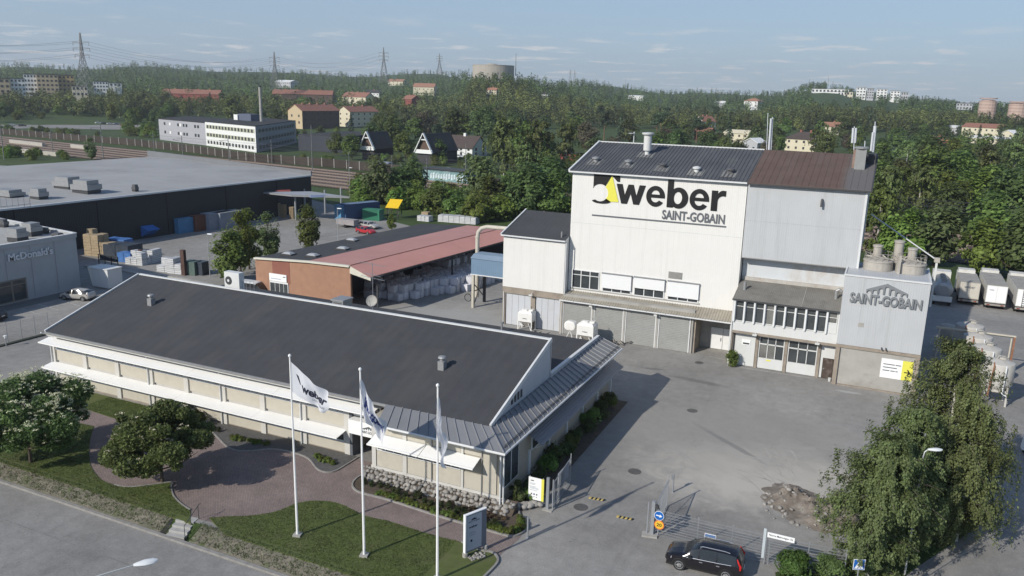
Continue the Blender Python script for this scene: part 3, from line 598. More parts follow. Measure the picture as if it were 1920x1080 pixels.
def ell_e(x0,x1):
 cx_=(x0+x1)/2;rx=(x1-x0)/2;cy_=(zb_+zx)/2;ry=(zx-zb_)/2+0.06
 out=arc(cx_,cy_,rx,ry,-10,322,40)
 outer=arc(cx_,cy_,rx,ry,-12,0,3)+arc(cx_,cy_,rx,ry,0,335,44)
 o_=[(x1,cy_-0.16)]+arc(cx_,cy_,rx,ry,2,326,44)
 i_=arc(cx_,cy_-0.04,rx*0.50,ry*0.55,322,195,18)+[(cx_-rx*0.47,cy_-0.16)]
 hole=[(cx_-rx*0.45,cy_+0.20)]+arc(cx_,cy_+0.12,rx*0.46,ry*0.48,165,15,16)+[(cx_+rx*0.45,cy_+0.20)]
 letter_part([o_+i_,hole])
ell_e(-24.10,-21.98)
def letter_b(x0,x1,top):
 st_=0.66;cx_=(x0+x1)/2+0.12;rx=x1-cx_;cy_=(zb_+zx)/2;ry=(zx-zb_)/2+0.06
 o_=[(x0,top),(x0,zb_),(x0+st_,zb_),(x0+st_,zb_+0.22)]+arc(cx_,cy_,rx,ry,-128,128,36)+[(x0+st_,zx-0.22),(x0+st_,top)]
 letter_part([o_,arc(cx_-0.08,cy_,rx*0.44,ry*0.58,0,354,30)])
letter_b(-21.72,-19.38,19.05)
ell_e(-19.22,-17.10)
r_=[(-16.86,zx),(-16.86,zb_),(-16.18,zb_),(-16.18,17.15)]+arc(-15.62,17.10,0.56,0.58,170,80,8)+[(-15.34,17.66),(-15.34,18.27)]+arc(-15.62,17.75,0.56,0.52,70,150,8)+[(-16.20,17.86),(-16.20,zx)]
letter_part([r_])
cc,cr_=(-29.55,17.02),0.98
blk=[(-30.38,17.55),(-30.38,19.30),(-27.25,19.30),(-27.25,18.45),(-27.55,18.45),(-28.2,19.12),(-28.95,17.85)]+arc(cc[0],cc[1],cr_+0.06,cr_+0.06,58,148,12)
letter_part([blk],'emblem_square')
wedge=[(-28.18,19.08),(-27.28,16.14),(-28.55,16.10)]+arc(cc[0],cc[1],cr_,cr_,-52,48,16)
letter_part([wedge],'emblem_wedge',M_yel)
foot=arc(-29.35,16.12,1.12,0.30,180,360,20)+arc(cc[0],cc[1]+0.02,cr_,cr_,-38,-125,14)
letter_part([foot],'emblem_foot')
mb=MB();mb.box(-30.4,-15.05,87.93,87.99,14.33,14.48);fb(mb,'underline',M_lgrey)
lettering('letter','SAINT-GOBAIN',(-22.15,14.66,-15.25,15.70),FR,M_lgrey,fac,off=0.022,ext=0.05,each=True)
mb=MB();mb.ext([(-41.1,86.75,4.85),(-41.1,86.75,11.30),(-41.1,93.7,13.3),(-41.1,99,11.6),(-41.1,99,4.85)],(8.0,0,0));fb(mb,'wall',M_white)
mb=MB();mb.box(-41.1,-33.1,87.3,99,0,4.85);mb.box(-41.1,-33.1,86.8,87.3,4.05,4.84);mb.box(-41.1,-40.72,86.8,87.3,0,4.05);mb.box(-37.3,-36.72,86.8,87.3,0,4.05);mb.box(-33.46,-33.12,86.8,87.3,0,4.05);fb(mb,'wall',M_concb)
mb=MB();mb.add([(-41.3,86.5,11.32),(-33.02,86.5,11.32),(-33.02,93.8,13.42),(-41.3,93.8,13.42),(-33.02,99.3,11.6),(-41.3,99.3,11.6)],[(0,1,2,3),(3,2,4,5)]);mb.box(-41.3,-33.02,86.46,86.52,11.12,11.33);roof2=fb(mb,'roof',mat('felt_roof',(0.058,0.061,0.066),var=0.15,sc=0.5,bump=0.02,bsc=8,stripe=(0,0.6,0.0,0.06)))
trim([(-41.32,86.45,11.32),(-41.32,93.8,13.46)],0.16,0.26,M_flash,'verge_trim',roof2);trim([(-41.3,86.42,11.24),(-33.0,86.42,11.24)],0.10,0.16,M_flash,'gutter',roof2)
mb=MB();mb.cyl((-33.8,87.3,11.5),(-33.8,87.3,12.2),0.10,n=8);mb.box(-33.9,-33.2,90.3,91.2,12.4,12.75);fb(mb,'roof_vent',M_vent,roof2)
mb=MB();mb.cyl((-32.93,86.66,4.9),(-32.93,86.66,11.2),0.07,n=8);fb(mb,'downpipe',M_flash)
M_fold=mat('folding_door',(0.50,0.52,0.55),rough=0.5,var=0.04,sc=1.0,dirt=((0.45,0.45,0.44),0.5,0.8,(1,1,.4)))
for u0,u1 in ((-40.70,-37.32),(-36.70,-33.48)):
 mb=MB();mb.box(u0,u1,87.02,87.08,3.92,4.04);fd_=fb(mb,'folding_door',M_flash);w=(u1-u0)/4
 for i in range(4):
  mb=MB();mb.box(u0+i*w+0.015,u0+(i+1)*w-0.015,86.97,87.06,0.06,3.92);fb(mb,'door_leaf',M_fold,fd_)
mb=MB();mb.box(-37.35,-36.95,86.2,86.4,4.2,4.35);mb.beam((-37.1,86.3,4.3),(-37.1,86.8,4.5),0.05,0.05);fb(mb,'wall_lamp',M_lamp)
mb=MB();mb.cyl((-40.9,86.72,0),(-40.9,86.72,4.2),0.06,n=8);fb(mb,'downpipe',M_flash)
mb=MB();mb.ext([(-13.1,87.85,11.3),(-13.1,87.85,19.30),(-13.1,98,22.05),(-13.1,108,19.4),(-13.1,108,11.3)],(11.55,0,0));fb(mb,'wall',M_grey)
mb=MB();mb.box(-13.1,-1.7,89.3,107.9,0,11.3);fb(mb,'wall',M_lwall)
mb=MB();mb.box(-13.1,-1.6,87.9,89.3,11.22,11.3);fb(mb,'soffit',M_conc)
mb=MB();mb.box(-1.62,-1.42,87.78,87.98,11.25,19.2);fb(mb,'corner_trim',M_flash)
mb=MB();n_=18;wseg=(12.0)/n_
for i in range(n_):
 a=-13.12+i*wseg;mb.add([(a,87.5,19.37),(a+wseg,87.5,19.37),(a+wseg,98,22.24),(a,98,22.24)],[(0,1,2,3)])
 mb.beam((a,87.5,19.375),(a,98,22.245),0.03,0.05)
mb.add([(-13.12,98,22.24),(-1.12,98,22.24),(-1.12,108.3,19.4),(-13.12,108.3,19.4)],[(0,1,2,3)]);mb.box(-13.1,-1.12,87.46,87.5,19.15,19.38)
roof3=fb(mb,'roof',M_rust)
trim([(-1.1,87.45,19.3),(-1.1,98,22.2)],0.14,0.26,M_dsteel,'verge_trim',roof3);trim([(-13.1,87.42,19.24),(-1.1,87.42,19.24)],0.1,0.14,M_dsteel,'gutter',roof3)
mb=MB();mb.box(-3.2,-2.15,93.2,94.2,20.6,23.1);mb.lathe([(0.75,0),(0.75,0.12),(0.6,0.2)],(-2.67,93.7,23.1),14);chm=fb(mb,'chimney',mat('chimney_sheet',(0.27,0.275,0.275),rough=0.5,var=0.12,sc=2,metal=0.2),roof3)
mb=MB();mb.box(-3.45,-3.2,93.6,95.2,20.9,22.9);fb(mb,'brick_stack',mat('old_brick',(0.24,0.17,0.14),var=0.3,sc=4),roof3)
M_ant=mat('antenna_white',(0.55,0.57,0.60),rough=0.4,var=0.05)
for (x0,y0,x1,y1,v,r_) in ((1441,290,1446,222,98.2,0.12),(1445,290,1449,220,98.4,0.07),(1437,290,1440,212,98.6,0.04),(1598,268,1600,240,97.4,0.13),(1603,268,1605,240,97.6,0.13),(1601,285,1602,237,97.5,0.05),(1636,285,1641,236,96.8,0.17),(1633,283,1637,248,96.6,0.12),(1638,288,1641,228,97.2,0.05),(1621,280,1622,264,97,0.05)):
 a=PV(x0,y0,v);b=PV(x1,y1,v);mb=MB();mb.cyl(a,b,r_,n=8);fb(mb,'antenna',M_ant,roof3)
mb=MB();mb.box(-2.0,-1.2,95.0,97.0,21.4,22.5);mb.box(-2.6,-2.1,95.8,96.6,21.6,22.6);fb(mb,'antenna_cabinet',M_dsteel,roof3)
q=PV(1541,381,87.8);mb=MB();mb.tube([(q.x,87.85,q.z+0.35),(q.x,87.6,q.z+0.35),(q.x,87.45,q.z+0.15),(q.x,87.45,q.z-0.35)],0.12,8);fb(mb,'outlet_pipe',M_vdark)
mb=MB();mb.box(-13.0,-2.5,84.6,89.3,3.95,4.98);mb.box(-13.0,-12.85,84.6,89.3,4.98,7.4);mb.box(-2.65,-2.5,84.6,89.3,4.98,7.4);mb.box(-12.85,-2.65,86.5,89.3,4.98,7.4);mb.box(-12.85,-2.65,84.62,86.5,7.28,7.4);fb(mb,'wall',M_wh2)
mb=MB();mb.box(-12.85,-2.65,84.9,86.5,5.0,5.02);fb(mb,'floor',M_conc)
low_pitch=(8.62-7.45)/(89.3-84.45)
mb=MB();mb.add([(-13.1,84.4,7.45),(-2.5,84.4,7.45),(-2.5,89.32,8.62),(-13.1,89.32,8.62)],[(0,1,2,3)]);mb.box(-13.1,-2.5,84.36,84.42,7.3,7.46);mb.add([(-13.1,84.4,7.45),(-13.1,89.32,8.62),(-13.1,89.32,7.4)],[(0,1,2)]);roof4=fb(mb,'roof',M_roofw)
trim([(-13.12,84.32,7.38),(-2.5,84.32,7.38)],0.1,0.14,M_dsteel,'gutter',roof4)
mb=MB();mb.beam((-6.2,84.42,7.47),(-6.2,89.2,8.61),0.05,0.04);fb(mb,'seam',M_conc,roof4)
mb=MB();mb.box(-13.0,-2.55,89.1,89.35,8.55,8.95);fb(mb,'flashing',mat('stained_flashing',(0.42,0.40,0.37),var=0.2,sc=1,dirt=((0.3,0.2,0.12),0.7,0.8)),roof4)
RP=Vector((0,-low_pitch,1)).normalized()
for k,(x,y,hh) in enumerate(((1396,543,0.9),(1567,560,0.6))):
 q=PL(x,y,(0,84.4,7.45),RP);mb=MB();mb.cyl((q.x,q.y,q.z-0.1),(q.x,q.y,q.z+hh),0.16,n=10)
 if k:mb.tube([(q.x,q.y,q.z+hh),(q.x,q.y,q.z+hh+0.25),(q.x+0.25,q.y,q.z+hh+0.4),(q.x+0.45,q.y,q.z+hh+0.2)],0.17,8)
 fb(mb,'roof_vent',M_vent,roof4)
nb_=10;bw=10.2/nb_
for i in range(nb_):
 u0=-12.85+i*bw;u1=u0+bw
 gm_=M_glass2 if i in (3,) else M_glass
 if i<9:w=window(u0+0.10,u1-0.04,84.72,5.02,7.26,1,6.62,gm=gm_,fr=0.06)
 else:
  w=window(u0+0.10,u1-0.04,84.72,6.05,7.26,1,6.62,gm=M_glass2,fr=0.06);mb=MB();mb.box(u0+0.1,u1-0.02,84.66,84.75,5.0,6.04);fb(mb,'panel',M_wh2)
 mb=MB();mb.box(u0-0.07,u0+0.10,84.40,84.80,4.96,7.28);fb(mb,'mullion',M_frame)
mb=MB();mb.box(-13.02,-2.5,84.5,84.62,3.72,3.98);mb.box(-12.9,-2.5,84.6,85.2,3.74,3.80);fb(mb,'beam',M_concb)
mb=MB();mb.box(-13.0,-2.5,85.28,89.3,0,3.74);fb(mb,'wall',M_conc)
for u in (-10.25,-7.30,-4.05):
 mb=MB();mb.box(u-0.14,u+0.14,85.0,85.29,0,3.73);fb(mb,'pillar',M_concb)
mb=MB();mb.box(-13.0,-12.72,84.9,85.29,0,3.73);fb(mb,'pillar',M_concb)
mb=MB();mb.box(-12.55,-10.45,85.16,85.27,0.05,3.7);pn_=fb(mb,'panel',M_wh2)
mb=MB();mb.box(-11.85,-10.95,85.10,85.15,2.35,2.95);sg=fb(mb,'notice_board',M_signw,pn_);mb=MB();mb.box(-11.72,-11.05,85.085,85.098,2.45,2.62);fb(mb,'notice_text',M_dsteel,pn_)
for u0,u1 in ((-10.08,-7.48),(-7.12,-4.22)):
 mb=MB();mb.box(u0,u1,85.14,85.26,0.05,1.2);mb.box(u0,u0+0.1,85.12,85.27,1.2,3.6);mb.box(u1-0.1,u1,85.12,85.27,1.2,3.6);mb.box(u0+0.1,u1-0.1,85.12,85.27,3.5,3.6);mb.box(u0+0.1,u1-0.1,85.12,85.27,2.68,2.80)
 W=(u1-u0-0.2)/3
 for c in (1,2):mb.box(u0+0.1+c*W-0.04,u0+0.1+c*W+0.04,85.12,85.27,1.2,3.5)
 gd=fb(mb,'garage_door',M_wh2)
 for c in range(3):
  for z0,z1 in ((1.24,2.66),(2.82,3.48)):
   mb=MB();mb.box(u0+0.14+c*W,u0+0.06+(c+1)*W,85.2,85.22,z0,z1);fb(mb,'pane',M_glass2 if (c<2 and u0<-9 and z0<2) else M_glass,gd)
 if u0<-9:
  mb=MB();mb.box(u0+0.9,u0+1.35,85.125,85.138,0.92,1.08);fb(mb,'sticker',M_yel,gd)
mb=MB();mb.box(-3.88,-2.52,85.16,85.27,2.2,3.7);mb.box(-3.88,-3.62,85.16,85.27,0.05,2.2);fb(mb,'panel',M_wh2)
mb=MB();mb.box(-3.58,-2.58,85.12,85.24,0.05,2.15);bd_=fb(mb,'door',M_brownd);mb=MB();mb.box(-3.5,-3.4,85.06,85.12,1.0,1.12);fb(mb,'handle',M_steel,bd_)
for u in (-10.35,-4.15):
 mb=MB();mb.box(u-0.35,u+0.08,84.05,84.3,3.78,3.94);mb.beam((u-0.1,84.2,3.85),(u-0.1,84.6,4.0),0.06,0.06);fb(mb,'wall_lamp',M_lamp)
mb=MB();mb.cyl((-12.98,84.5,0),(-12.98,84.5,7.3),0.06,n=8);fb(mb,'downpipe',M_flash)
mb=MB();mb.box(-2.48,5.12,83.8,91.5,4.28,11.35);fb(mb,'wall',M_grey)
mb=MB();mb.box(-2.55,5.18,83.72,83.95,11.30,11.45);mb.box(-2.55,-2.4,83.95,91.5,11.3,11.45);mb.box(5.03,5.18,83.95,91.5,11.3,11.45);fb(mb,'parapet_trim',M_flash)
mb=MB();mb.box(-2.5,5.14,83.86,91.4,3.93,4.27);mb.box(-2.5,-2.1,83.74,84.2,0,3.93);mb.box(4.75,5.14,83.88,84.3,0,3.93);fb(mb,'beam',M_concb)
mb=MB();mb.box(-2.1,4.75,83.98,91.4,0,3.93);mb.box(4.75,5.1,84.3,91.4,0,3.93);fb(mb,'wall',M_conc)
mb=MB();mb.box(-2.0,4.7,83.7,84.0,0.0,0.12);fb(mb,'plinth',M_concb)
FR2=wallframe((0,83.79,0));M_letter=mat('steel_letter',(0.24,0.255,0.27),rough=0.45,var=0.08,metal=0.3)
lettering('letter','SAINT-GOBAIN',(-1.78,8.72,4.60,9.72),FR2,M_letter,fac,off=0.03,ext=0.18,each=True)
AX0,AX1,AZ0=-0.40,3.24,9.86
top=[(AX0,AZ0+0.32),(1.40,10.92),(AX1,AZ0+0.30)];pts=list(top)
cols_=7;wd=(AX1-AX0)/(cols_)
def ztop(x):return AZ0+0.32+(10.92-AZ0-0.32)*(1-abs(x-1.42)/1.82)
for i in range(cols_-1,-1,-1):
 a=AX0+i*wd+0.08;b=AX0+(i+1)*wd-0.08;zt=max(AZ0+0.10,ztop((a+b)/2)-0.42)
 zb2=AZ0+0.0+(0.25 if i in (0,6) else 0.0)*0
 pts+=[(AX0+(i+1)*wd if i==6 else b+0.08,AZ0)] if i==6 else []
 pts+=[(b,AZ0)]+[(a+(b-a)/2+(b-a)/2*math.cos(R(t)),zt+0.14*math.sin(R(t))) for t in range(0,181,30)]+[(a,AZ0)]
pts+=[(AX0,AZ0)]
me=curve_mesh('emblem',[pts],0.09,M_letter,MW[fac.name].inverted()@wallframe((0,83.72,0)));link_mesh('emblem',me,fac)
for (x,y,w_,h_) in ((1614,609,0.5,0.42),):
 q=PV(x,y,83.8);mb=MB();mb.box(q.x-w_/2,q.x+w_/2,83.76,83.82,q.z-h_/2,q.z+h_/2);fb(mb,'hatch',M_conc)
for x,y in ((1653,652),(1661,653)):
 q=PV(x,y,83.8);mb=MB();mb.beam((q.x,83.8,q.z),(q.x+0.05,83.55,q.z-0.15),0.1,0.1);fb(mb,'bracket',M_dsteel)
mb=MB();mb.box(1.80,3.70,83.93,83.97,1.45,3.42);brd=fb(mb,'direction_board',M_signw)
mb=MB();mb.box(3.70,4.66,83.925,83.97,1.45,3.42);fb(mb,'board_panel',M_yel,brd)
FR3=wallframe((0,83.925,0))
for z,segs in ((2.82,((2.0,3.02),(3.1,3.6))),(2.50,((2.0,3.25),)),(2.18,((2.0,2.62),(2.70,3.1),(3.16,3.36)))):
 for a,b in segs:mb=MB();mb.box(a,b,83.92,83.932,z,z+.09);fb(mb,'text_line',M_lgrey,brd)
me=curve_mesh('arrow',[[(3.92,2.32),(4.28,2.32),(4.14,2.56),(4.26,2.56),(4.48,2.27),(4.26,1.98),(4.14,1.98),(4.28,2.22),(3.92,2.22)]],0.006,M_black,MW[fac.name].inverted()@wallframe((0,83.915,0)));link_mesh('arrow',me,brd)
# ------ office building
M_felt=mat('dark_roof_felt',(0.054,0.056,0.061),rough=0.9,var=0.14,sc=0.5,bump=0.02,bsc=20,dirt=((0.074,0.073,0.073),0.7,0.3,(1,.35,1)),stripe=(0,1.0,0.005,0.045))
M_beige=mat('beige_panel',(0.47,0.44,0.375),rough=0.8,var=0.06,sc=1.2,bump=0.006,bsc=40,dirt=((0.40,0.365,0.305),0.6,0.9))
M_pale=mat('pale_concrete',(0.52,0.51,0.48),rough=0.8,var=0.08,sc=1.0,bump=0.005,bsc=30)
M_awn=mat('white_awning',(0.80,0.80,0.785),rough=0.7,var=0.02,sc=0.8,dirt=((0.72,0.72,0.71),0.4,0.5))
M_seamr=mat('zinc_roof',(0.24,0.242,0.248),rough=0.5,var=0.08,sc=0.7,metal=0.25,rand=0.06)
M_zinc2=mat('zinc_seam',(0.30,0.302,0.31),rough=0.5,var=0.08,sc=2,metal=0.25)
M_gable=mat('gable_cladding',(0.50,0.53,0.57),rough=0.5,var=0.05,sc=1,stripe=(1,0.2,0.012,0.08))
M_corrb=mat('grey_awning_sheet',(0.25,0.265,0.295),rough=0.45,var=0.08,sc=0.6,metal=0.2)
M_beige2=mat('beige_render',(0.40,0.365,0.30),rough=0.85,var=0.08,sc=0.8,bump=0.006,bsc=30)
M_redw=mat('entrance_wall',(0.12,0.065,0.05),rough=0.8,var=0.2,sc=2)
off=thing('office_building','long low office with dark felt roof, white awnings and beige panels','office',(-46,47.8,0))
def ob(mb,name,m,p=off,**k):return mb.build(name,m,p,**k)
mb=MB();mb.ext([(-69.0,46.75,5.42),(-69.0,57.5,8.74),(-69.0,57.62,8.74),(-69.0,57.62,8.50),(-69.0,46.75,5.22)],(46.15,0,0));roofo=ob(mb,'roof',M_felt)
mb=MB();mb.box(-69.0,-22.85,57.63,57.75,5.3,8.6);ob(mb,'wall',M_pale)
mb=MB();mb.beam((-69.05,46.7,5.40),(-69.05,57.5,8.74),0.14,0.30);ob(mb,'verge_trim',M_flash,roofo)
mb=MB();mb.beam((-22.82,46.7,5.40),(-22.82,57.55,8.76),0.16,0.34);ob(mb,'verge_trim',M_flash,roofo)
mb=MB();mb.box(-69.0,-22.9,57.42,57.7,8.72,8.83);ob(mb,'ridge_cap',M_flash,roofo)
mb=MB();mb.box(-69.05,-22.8,46.62,46.74,5.20,5.38);ob(mb,'gutter',M_vent,roofo)
mb=MB();mb.box(-69.0,-33.0,46.75,47.8,5.02,5.14);ob(mb,'soffit',M_pale,roofo)
mb=MB();mb.box(-69.0,-33.0,47.3,47.7,4.75,4.95);ob(mb,'fascia',M_steel,roofo)
mb=MB();mb.box(-69.6,-35.75,47.85,57.6,0,5.05);mb.ext([(-69.6,47.85,5.05),(-69.6,57.6,5.05),(-69.6,57.6,8.45),(-69.6,47.9,5.35)],(0.3,0,0));ob(mb,'wall',M_pale)
mb=MB();mb.box(-35.75,-22.0,50.6,57.6,0,5.05);ob(mb,'wall',M_redw)
mb=MB();mb.ext([(-22.95,47.2,5.15),(-22.95,57.6,5.15),(-22.95,57.6,8.5),(-22.95,47.2,5.3)],(0.06,0,0));ob(mb,'gable_wall',M_gable)
for k in range(4):
 v0=50.2+k*0.55;mb=MB();mb.box(-22.89,-22.84,v0,v0+0.25,5.75,6.35);ob(mb,'louvre',M_dsteel)
mb=MB();mb.box(-69.0,-22.95,57.7,69.6,0,5.25);ob(mb,'flat_roof',M_felt)
mb=MB();mb.box(-22.98,-22.78,57.7,69.6,5.2,5.80);par_=ob(mb,'parapet',M_gable)
mb=MB();mb.box(-23.02,-22.74,57.7,69.7,5.80,5.86);ob(mb,'parapet_cap',M_flash,par_)
for i in range(8):
 u0=-69.6+i*4.22
 for z0,z1,wz0,wz1 in ((2.28,3.36,3.42,4.5),(0.10,0.94,1.0,2.0)):
  mb=MB();mb.box(u0+0.33,u0+3.98,47.74,47.86,z0,z1);ob(mb,'panel',M_beige)
  w=window(u0+0.33,u0+3.98,47.76,wz0,wz1,4,parent=off,fr=0.07)
 mb=MB();mb.box(u0+0.30,u0+4.0,47.66,47.86,3.35,3.43);ob(mb,'window_sill',M_flash);mb=MB();mb.box(u0+0.30,u0+4.0,47.66,47.86,0.93,1.01);ob(mb,'window_sill',M_flash)
for i in range(9):
 u0=-69.6+i*4.22;w=0.5 if i else 0.3
 mb=MB();mb.box(u0-w/2+0.1,u0+w/2+0.1,47.60,47.86,0,4.75);ob(mb,'pilaster',M_pale)
 if i in (0,3,5,7):mb=MB();mb.cyl((u0-0.10,47.50,0.05),(u0-0.10,47.50,4.8),0.06,n=8);mb.tube([(u0-0.1,47.5,4.8),(u0-0.1,47.1,5.0),(u0-0.1,46.7,5.2)],0.06,8);ob(mb,'downpipe',M_flash)
mb=MB();mb.box(-69.65,-35.75,47.70,47.88,0,0.1);ob(mb,'plinth',M_concb)
def awning(u0,u1,vi,zi,vo_,zo,th=0.03,parent=off,seams=()):
 mb=MB();mb.hexa([(u0,vo_,zo),(u1,vo_,zo),(u1,vi,zi),(u0,vi,zi),(u0,vo_,zo+th),(u1,vo_,zo+th),(u1,vi,zi+th),(u0,vi,zi+th)]);a=ob(mb,'awning',M_awn,parent)
 mb=MB();mb.box(u0,u1,vo_-0.05,vo_+0.02,zo-0.06,zo+0.06);ob(mb,'front_bar',M_awn,a)
 mb=MB()
 n=max(2,int((u1-u0)/2.1)+1)
 for k in range(n):
  u=u0+0.15+(u1-u0-0.3)*k/(n-1);mb.beam((u,vi,zi-0.35),(u,(vi+vo_)/2,(zi+zo)/2-0.06),0.04,0.04);mb.beam((u,(vi+vo_)/2,(zi+zo)/2-0.06),(u,vo_,zo-0.02),0.04,0.04)
 ob(mb,'arm',M_frame,a);return a
for k in range(4):
 L_=(69.8-32.7)/4;awning(-69.8+k*L_+0.01,-69.8+(k+1)*L_-0.01,47.72,4.56,46.42,4.32)
for k in range(4):
 L_=(69.8-35.8)/4;awning(-69.8+k*L_+0.01,-69.8+(k+1)*L_-0.01,47.72,2.06,46.42,1.86)
mb=MB();mb.box(-35.25,-32.55,47.15,47.8,2.15,3.28);sgn=ob(mb,'entrance_sign',M_signw)
FRe=wallframe((0,47.14,0));lettering('lettering','SAINT-GOBAIN',(-34.05,2.42,-32.68,2.64),FRe,M_lgrey,sgn,off=0.02,ext=0.006)
pts=[(-33.92,2.72),(-33.92,2.80),(-33.36,3.02),(-32.80,2.80),(-32.80,2.72)]
for i in range(5,-1,-1):a=-33.92+i*1.12/6+0.03;b=a+1.12/6-0.06;zt=2.70+0.17*(1-abs((a+b)/2+33.36)/0.6);pts+=[(b,2.72),(b-0.02,zt),(a+0.02,zt),(a,2.72)]
link_mesh('emblem',curve_mesh('emblem',[pts],0.005,M_lgrey,MW[off.name].inverted()@FRe),sgn)
mb=MB();mb.box(-35.75,-35.25,47.62,49.0,0,4.6);ob(mb,'pillar',M_lgrey)
window(-35.2,-32.7,47.82,3.42,4.45,3,parent=off,fr=0.07)
mb=MB();mb.box(-35.75,-32.0,47.85,50.6,3.2,3.32);ob(mb,'ceiling',M_pale)
mb=MB();mb.box(-35.25,-32.0,47.9,50.6,4.45,5.05);ob(mb,'wall',M_pale)
mb=MB();mb.box(-34.9,-33.2,50.5,50.58,0.05,2.3);dr_=ob(mb,'entrance_door',M_glass)
mb=MB();mb.box(-32.0,-21.55,45.65,57.6,0.0,4.72);mb.box(-32,-21.55,57.6,69.4,0,4.72);ob(mb,'wall',M_beige2)
for (u0,u1) in ((-31.55,-29.35),(-28.9,-26.9),(-26.8,-24.55),(-24.25,-22.9),(-22.8,-21.75)):
 big=u0>-24.5
 for z0,z1 in (((0.95,4.65),) if u0>-23 else ((0.95,2.15),(3.55,4.65))):
  mb=MB();mb.box(u0,u1,45.56,45.66,z0,z1);ob(mb,'panel',M_beige)
for u0,u1 in ((-31.95,-31.6),(-29.3,-28.95),(-24.5,-24.3)):
 mb=MB();mb.box(u0,u1,45.5,45.66,0.8,4.7);ob(mb,'pilaster',M_pale)
for u0,u1 in ((-31.55,-29.35),(-28.9,-26.9),(-26.8,-24.55)):window(u0,u1,45.58,2.2,3.5,3,parent=off,fr=0.08)
mb=MB();mb.box(-32.05,-21.5,45.52,45.68,0.70,0.92);ob(mb,'plinth',M_pale)
mb=MB();mb.cyl((-26.85,45.48,0.8),(-26.85,45.48,4.6),0.04,n=6);mb.cyl((-22.85,45.48,0.8),(-22.85,45.48,4.6),0.04,n=6);ob(mb,'downpipe',M_steel)
awning(-31.6,-27.32,45.5,3.45,44.4,3.12);awning(-27.28,-22.98,45.5,3.45,44.4,3.12)
mb=MB();mb.cyl((-21.35,45.35,0.1),(-21.35,45.35,4.5),0.07,n=8);mb.cyl((-21.15,45.45,0.1),(-21.15,45.45,4.6),0.06,n=8);mb.beam((-21.35,45.35,4.5),(-21.0,44.7,4.75),0.1,0.1);ob(mb,'downpipe',M_flash)
mb=MB();mb.box(-31.0,-20.8,44.5,47.2,4.60,4.72);mb.box(-22.8,-20.8,47.2,70.0,4.60,4.72);wr=ob(mb,'wing_roof',M_pale)
e0=Vector((-20.68,44.40,4.80));t0=Vector((-22.80,46.62,5.42))
nF=12;U0=-30.75
for i in range(nF):
 a=U0+(e0.x-U0)*i/nF;b=U0+(e0.x-U0)*(i+1)/nF
 tl=-31.4;ta=tl+(t0.x-tl)*i/nF;tb=tl+(t0.x-tl)*(i+1)/nF
 q=[Vector((a,44.4,4.8)),Vector((b,44.4,4.8)),Vector((tb,46.62,5.42)),Vector((ta,46.62,5.42))]
 mb=MB();d=Vector((0,0,0.05));mb.hexa([p-d for p in q]+q);pnl=ob(mb,'roof_panel',M_seamr,wr)
 mb=MB();mb.beam(q[1]+d*0.6,q[2]+d*0.6,0.05,0.08);ob(mb,'seam',M_zinc2,wr)
nS=30
for i in range(nS):
 a=44.4+(70.1-44.4)*i/nS;b=44.4+(70.1-44.4)*(i+1)/nS;ta=46.62+(70.1-46.62)*i/nS;tb=46.62+(70.1-46.62)*(i+1)/nS;za=5.42+0.14*i/nS;zb=5.42+0.14*(i+1)/nS
 q=[Vector((-20.68,a,4.8)),Vector((-20.68,b,4.8)),Vector((-22.80,tb,zb)),Vector((-22.80,ta,za))]
 mb=MB();d=Vector((0,0,0.05));mb.hexa([p-d for p in q]+q);ob(mb,'roof_panel',M_seamr,wr)
 mb=MB();mb.beam(q[1]+d*0.6,q[2]+d*0.6,0.05,0.08);ob(mb,'seam',M_zinc2,wr)
mb=MB();mb.beam(e0+Vector((0,0,.04)),t0+Vector((0,0,.04)),0.08,0.08);ob(mb,'hip_cap',M_zinc2,wr)
mb=MB();mb.tube([(-30.75,44.33,4.74),(-20.62,44.33,4.74),(-20.6,70.1,4.74)],0.085,8);ob(mb,'gutter',M_flash,wr)
mb=MB();mb.tube([(-20.95,45.0,5.02),(-20.98,70,5.02)],0.022,6);mb.tube([(-20.95,45.0,4.92),(-20.98,70,4.92)],0.022,6);ob(mb,'snow_guard',M_dsteel,wr)
w=thing
mb=MB();mb.box(-21.56,-21.46,46.1,48.6,1.2,3.9);sw=ob(mb,'window',M_frame)
for v0,v1 in ((46.2,47.25),(47.4,48.5)):mb=MB();mb.box(-21.47,-21.44,v0,v1,1.3,3.8);ob(mb,'pane',M_glass,sw)
mb=MB();mb.box(-21.55,-21.45,51.0,69,2.1,3.4);sw=ob(mb,'window',M_frame)
for k in range(11):v0=51.1+k*1.62;mb=MB();mb.box(-21.46,-21.43,v0,v0+1.5,2.2,3.3);ob(mb,'pane',M_glass,sw)
mb=MB();mb.corr((-20.35,50.3,2.98),(-1.12,0,0.62),(0,19.8,0),0.21,0.09,Vector((0.48,0,0.87)));aw=ob(mb,'side_awning',M_corrb)
for k in range(6):v0=50.6+k*3.85;mb=MB();mb.beam((-21.5,v0,2.3),(-20.4,v0,2.95),0.05,0.05);mb.box(-21.6,-21.4,v0-0.1,v0+0.1,0.3,2.3);ob(mb,'bracket',M_frame,aw)
PO,PON=(0,46.75,5.42),Vector((0,-3.32,10.75)).normalized()
for x,y in ((284,571),(829,691)):
 q=PL(x,y,PO,PON);mb=MB();mb.box(q.x-0.26,q.x+0.26,q.y-0.26,q.y+0.26,q.z-0.2,q.z+0.62);mb.lathe([(0.17,0.6),(0.17,0.85),(0.34,0.88),(0.28,1.0),(0.05,1.06)],q,12);ob(mb,'roof_vent',M_vent,roofo)
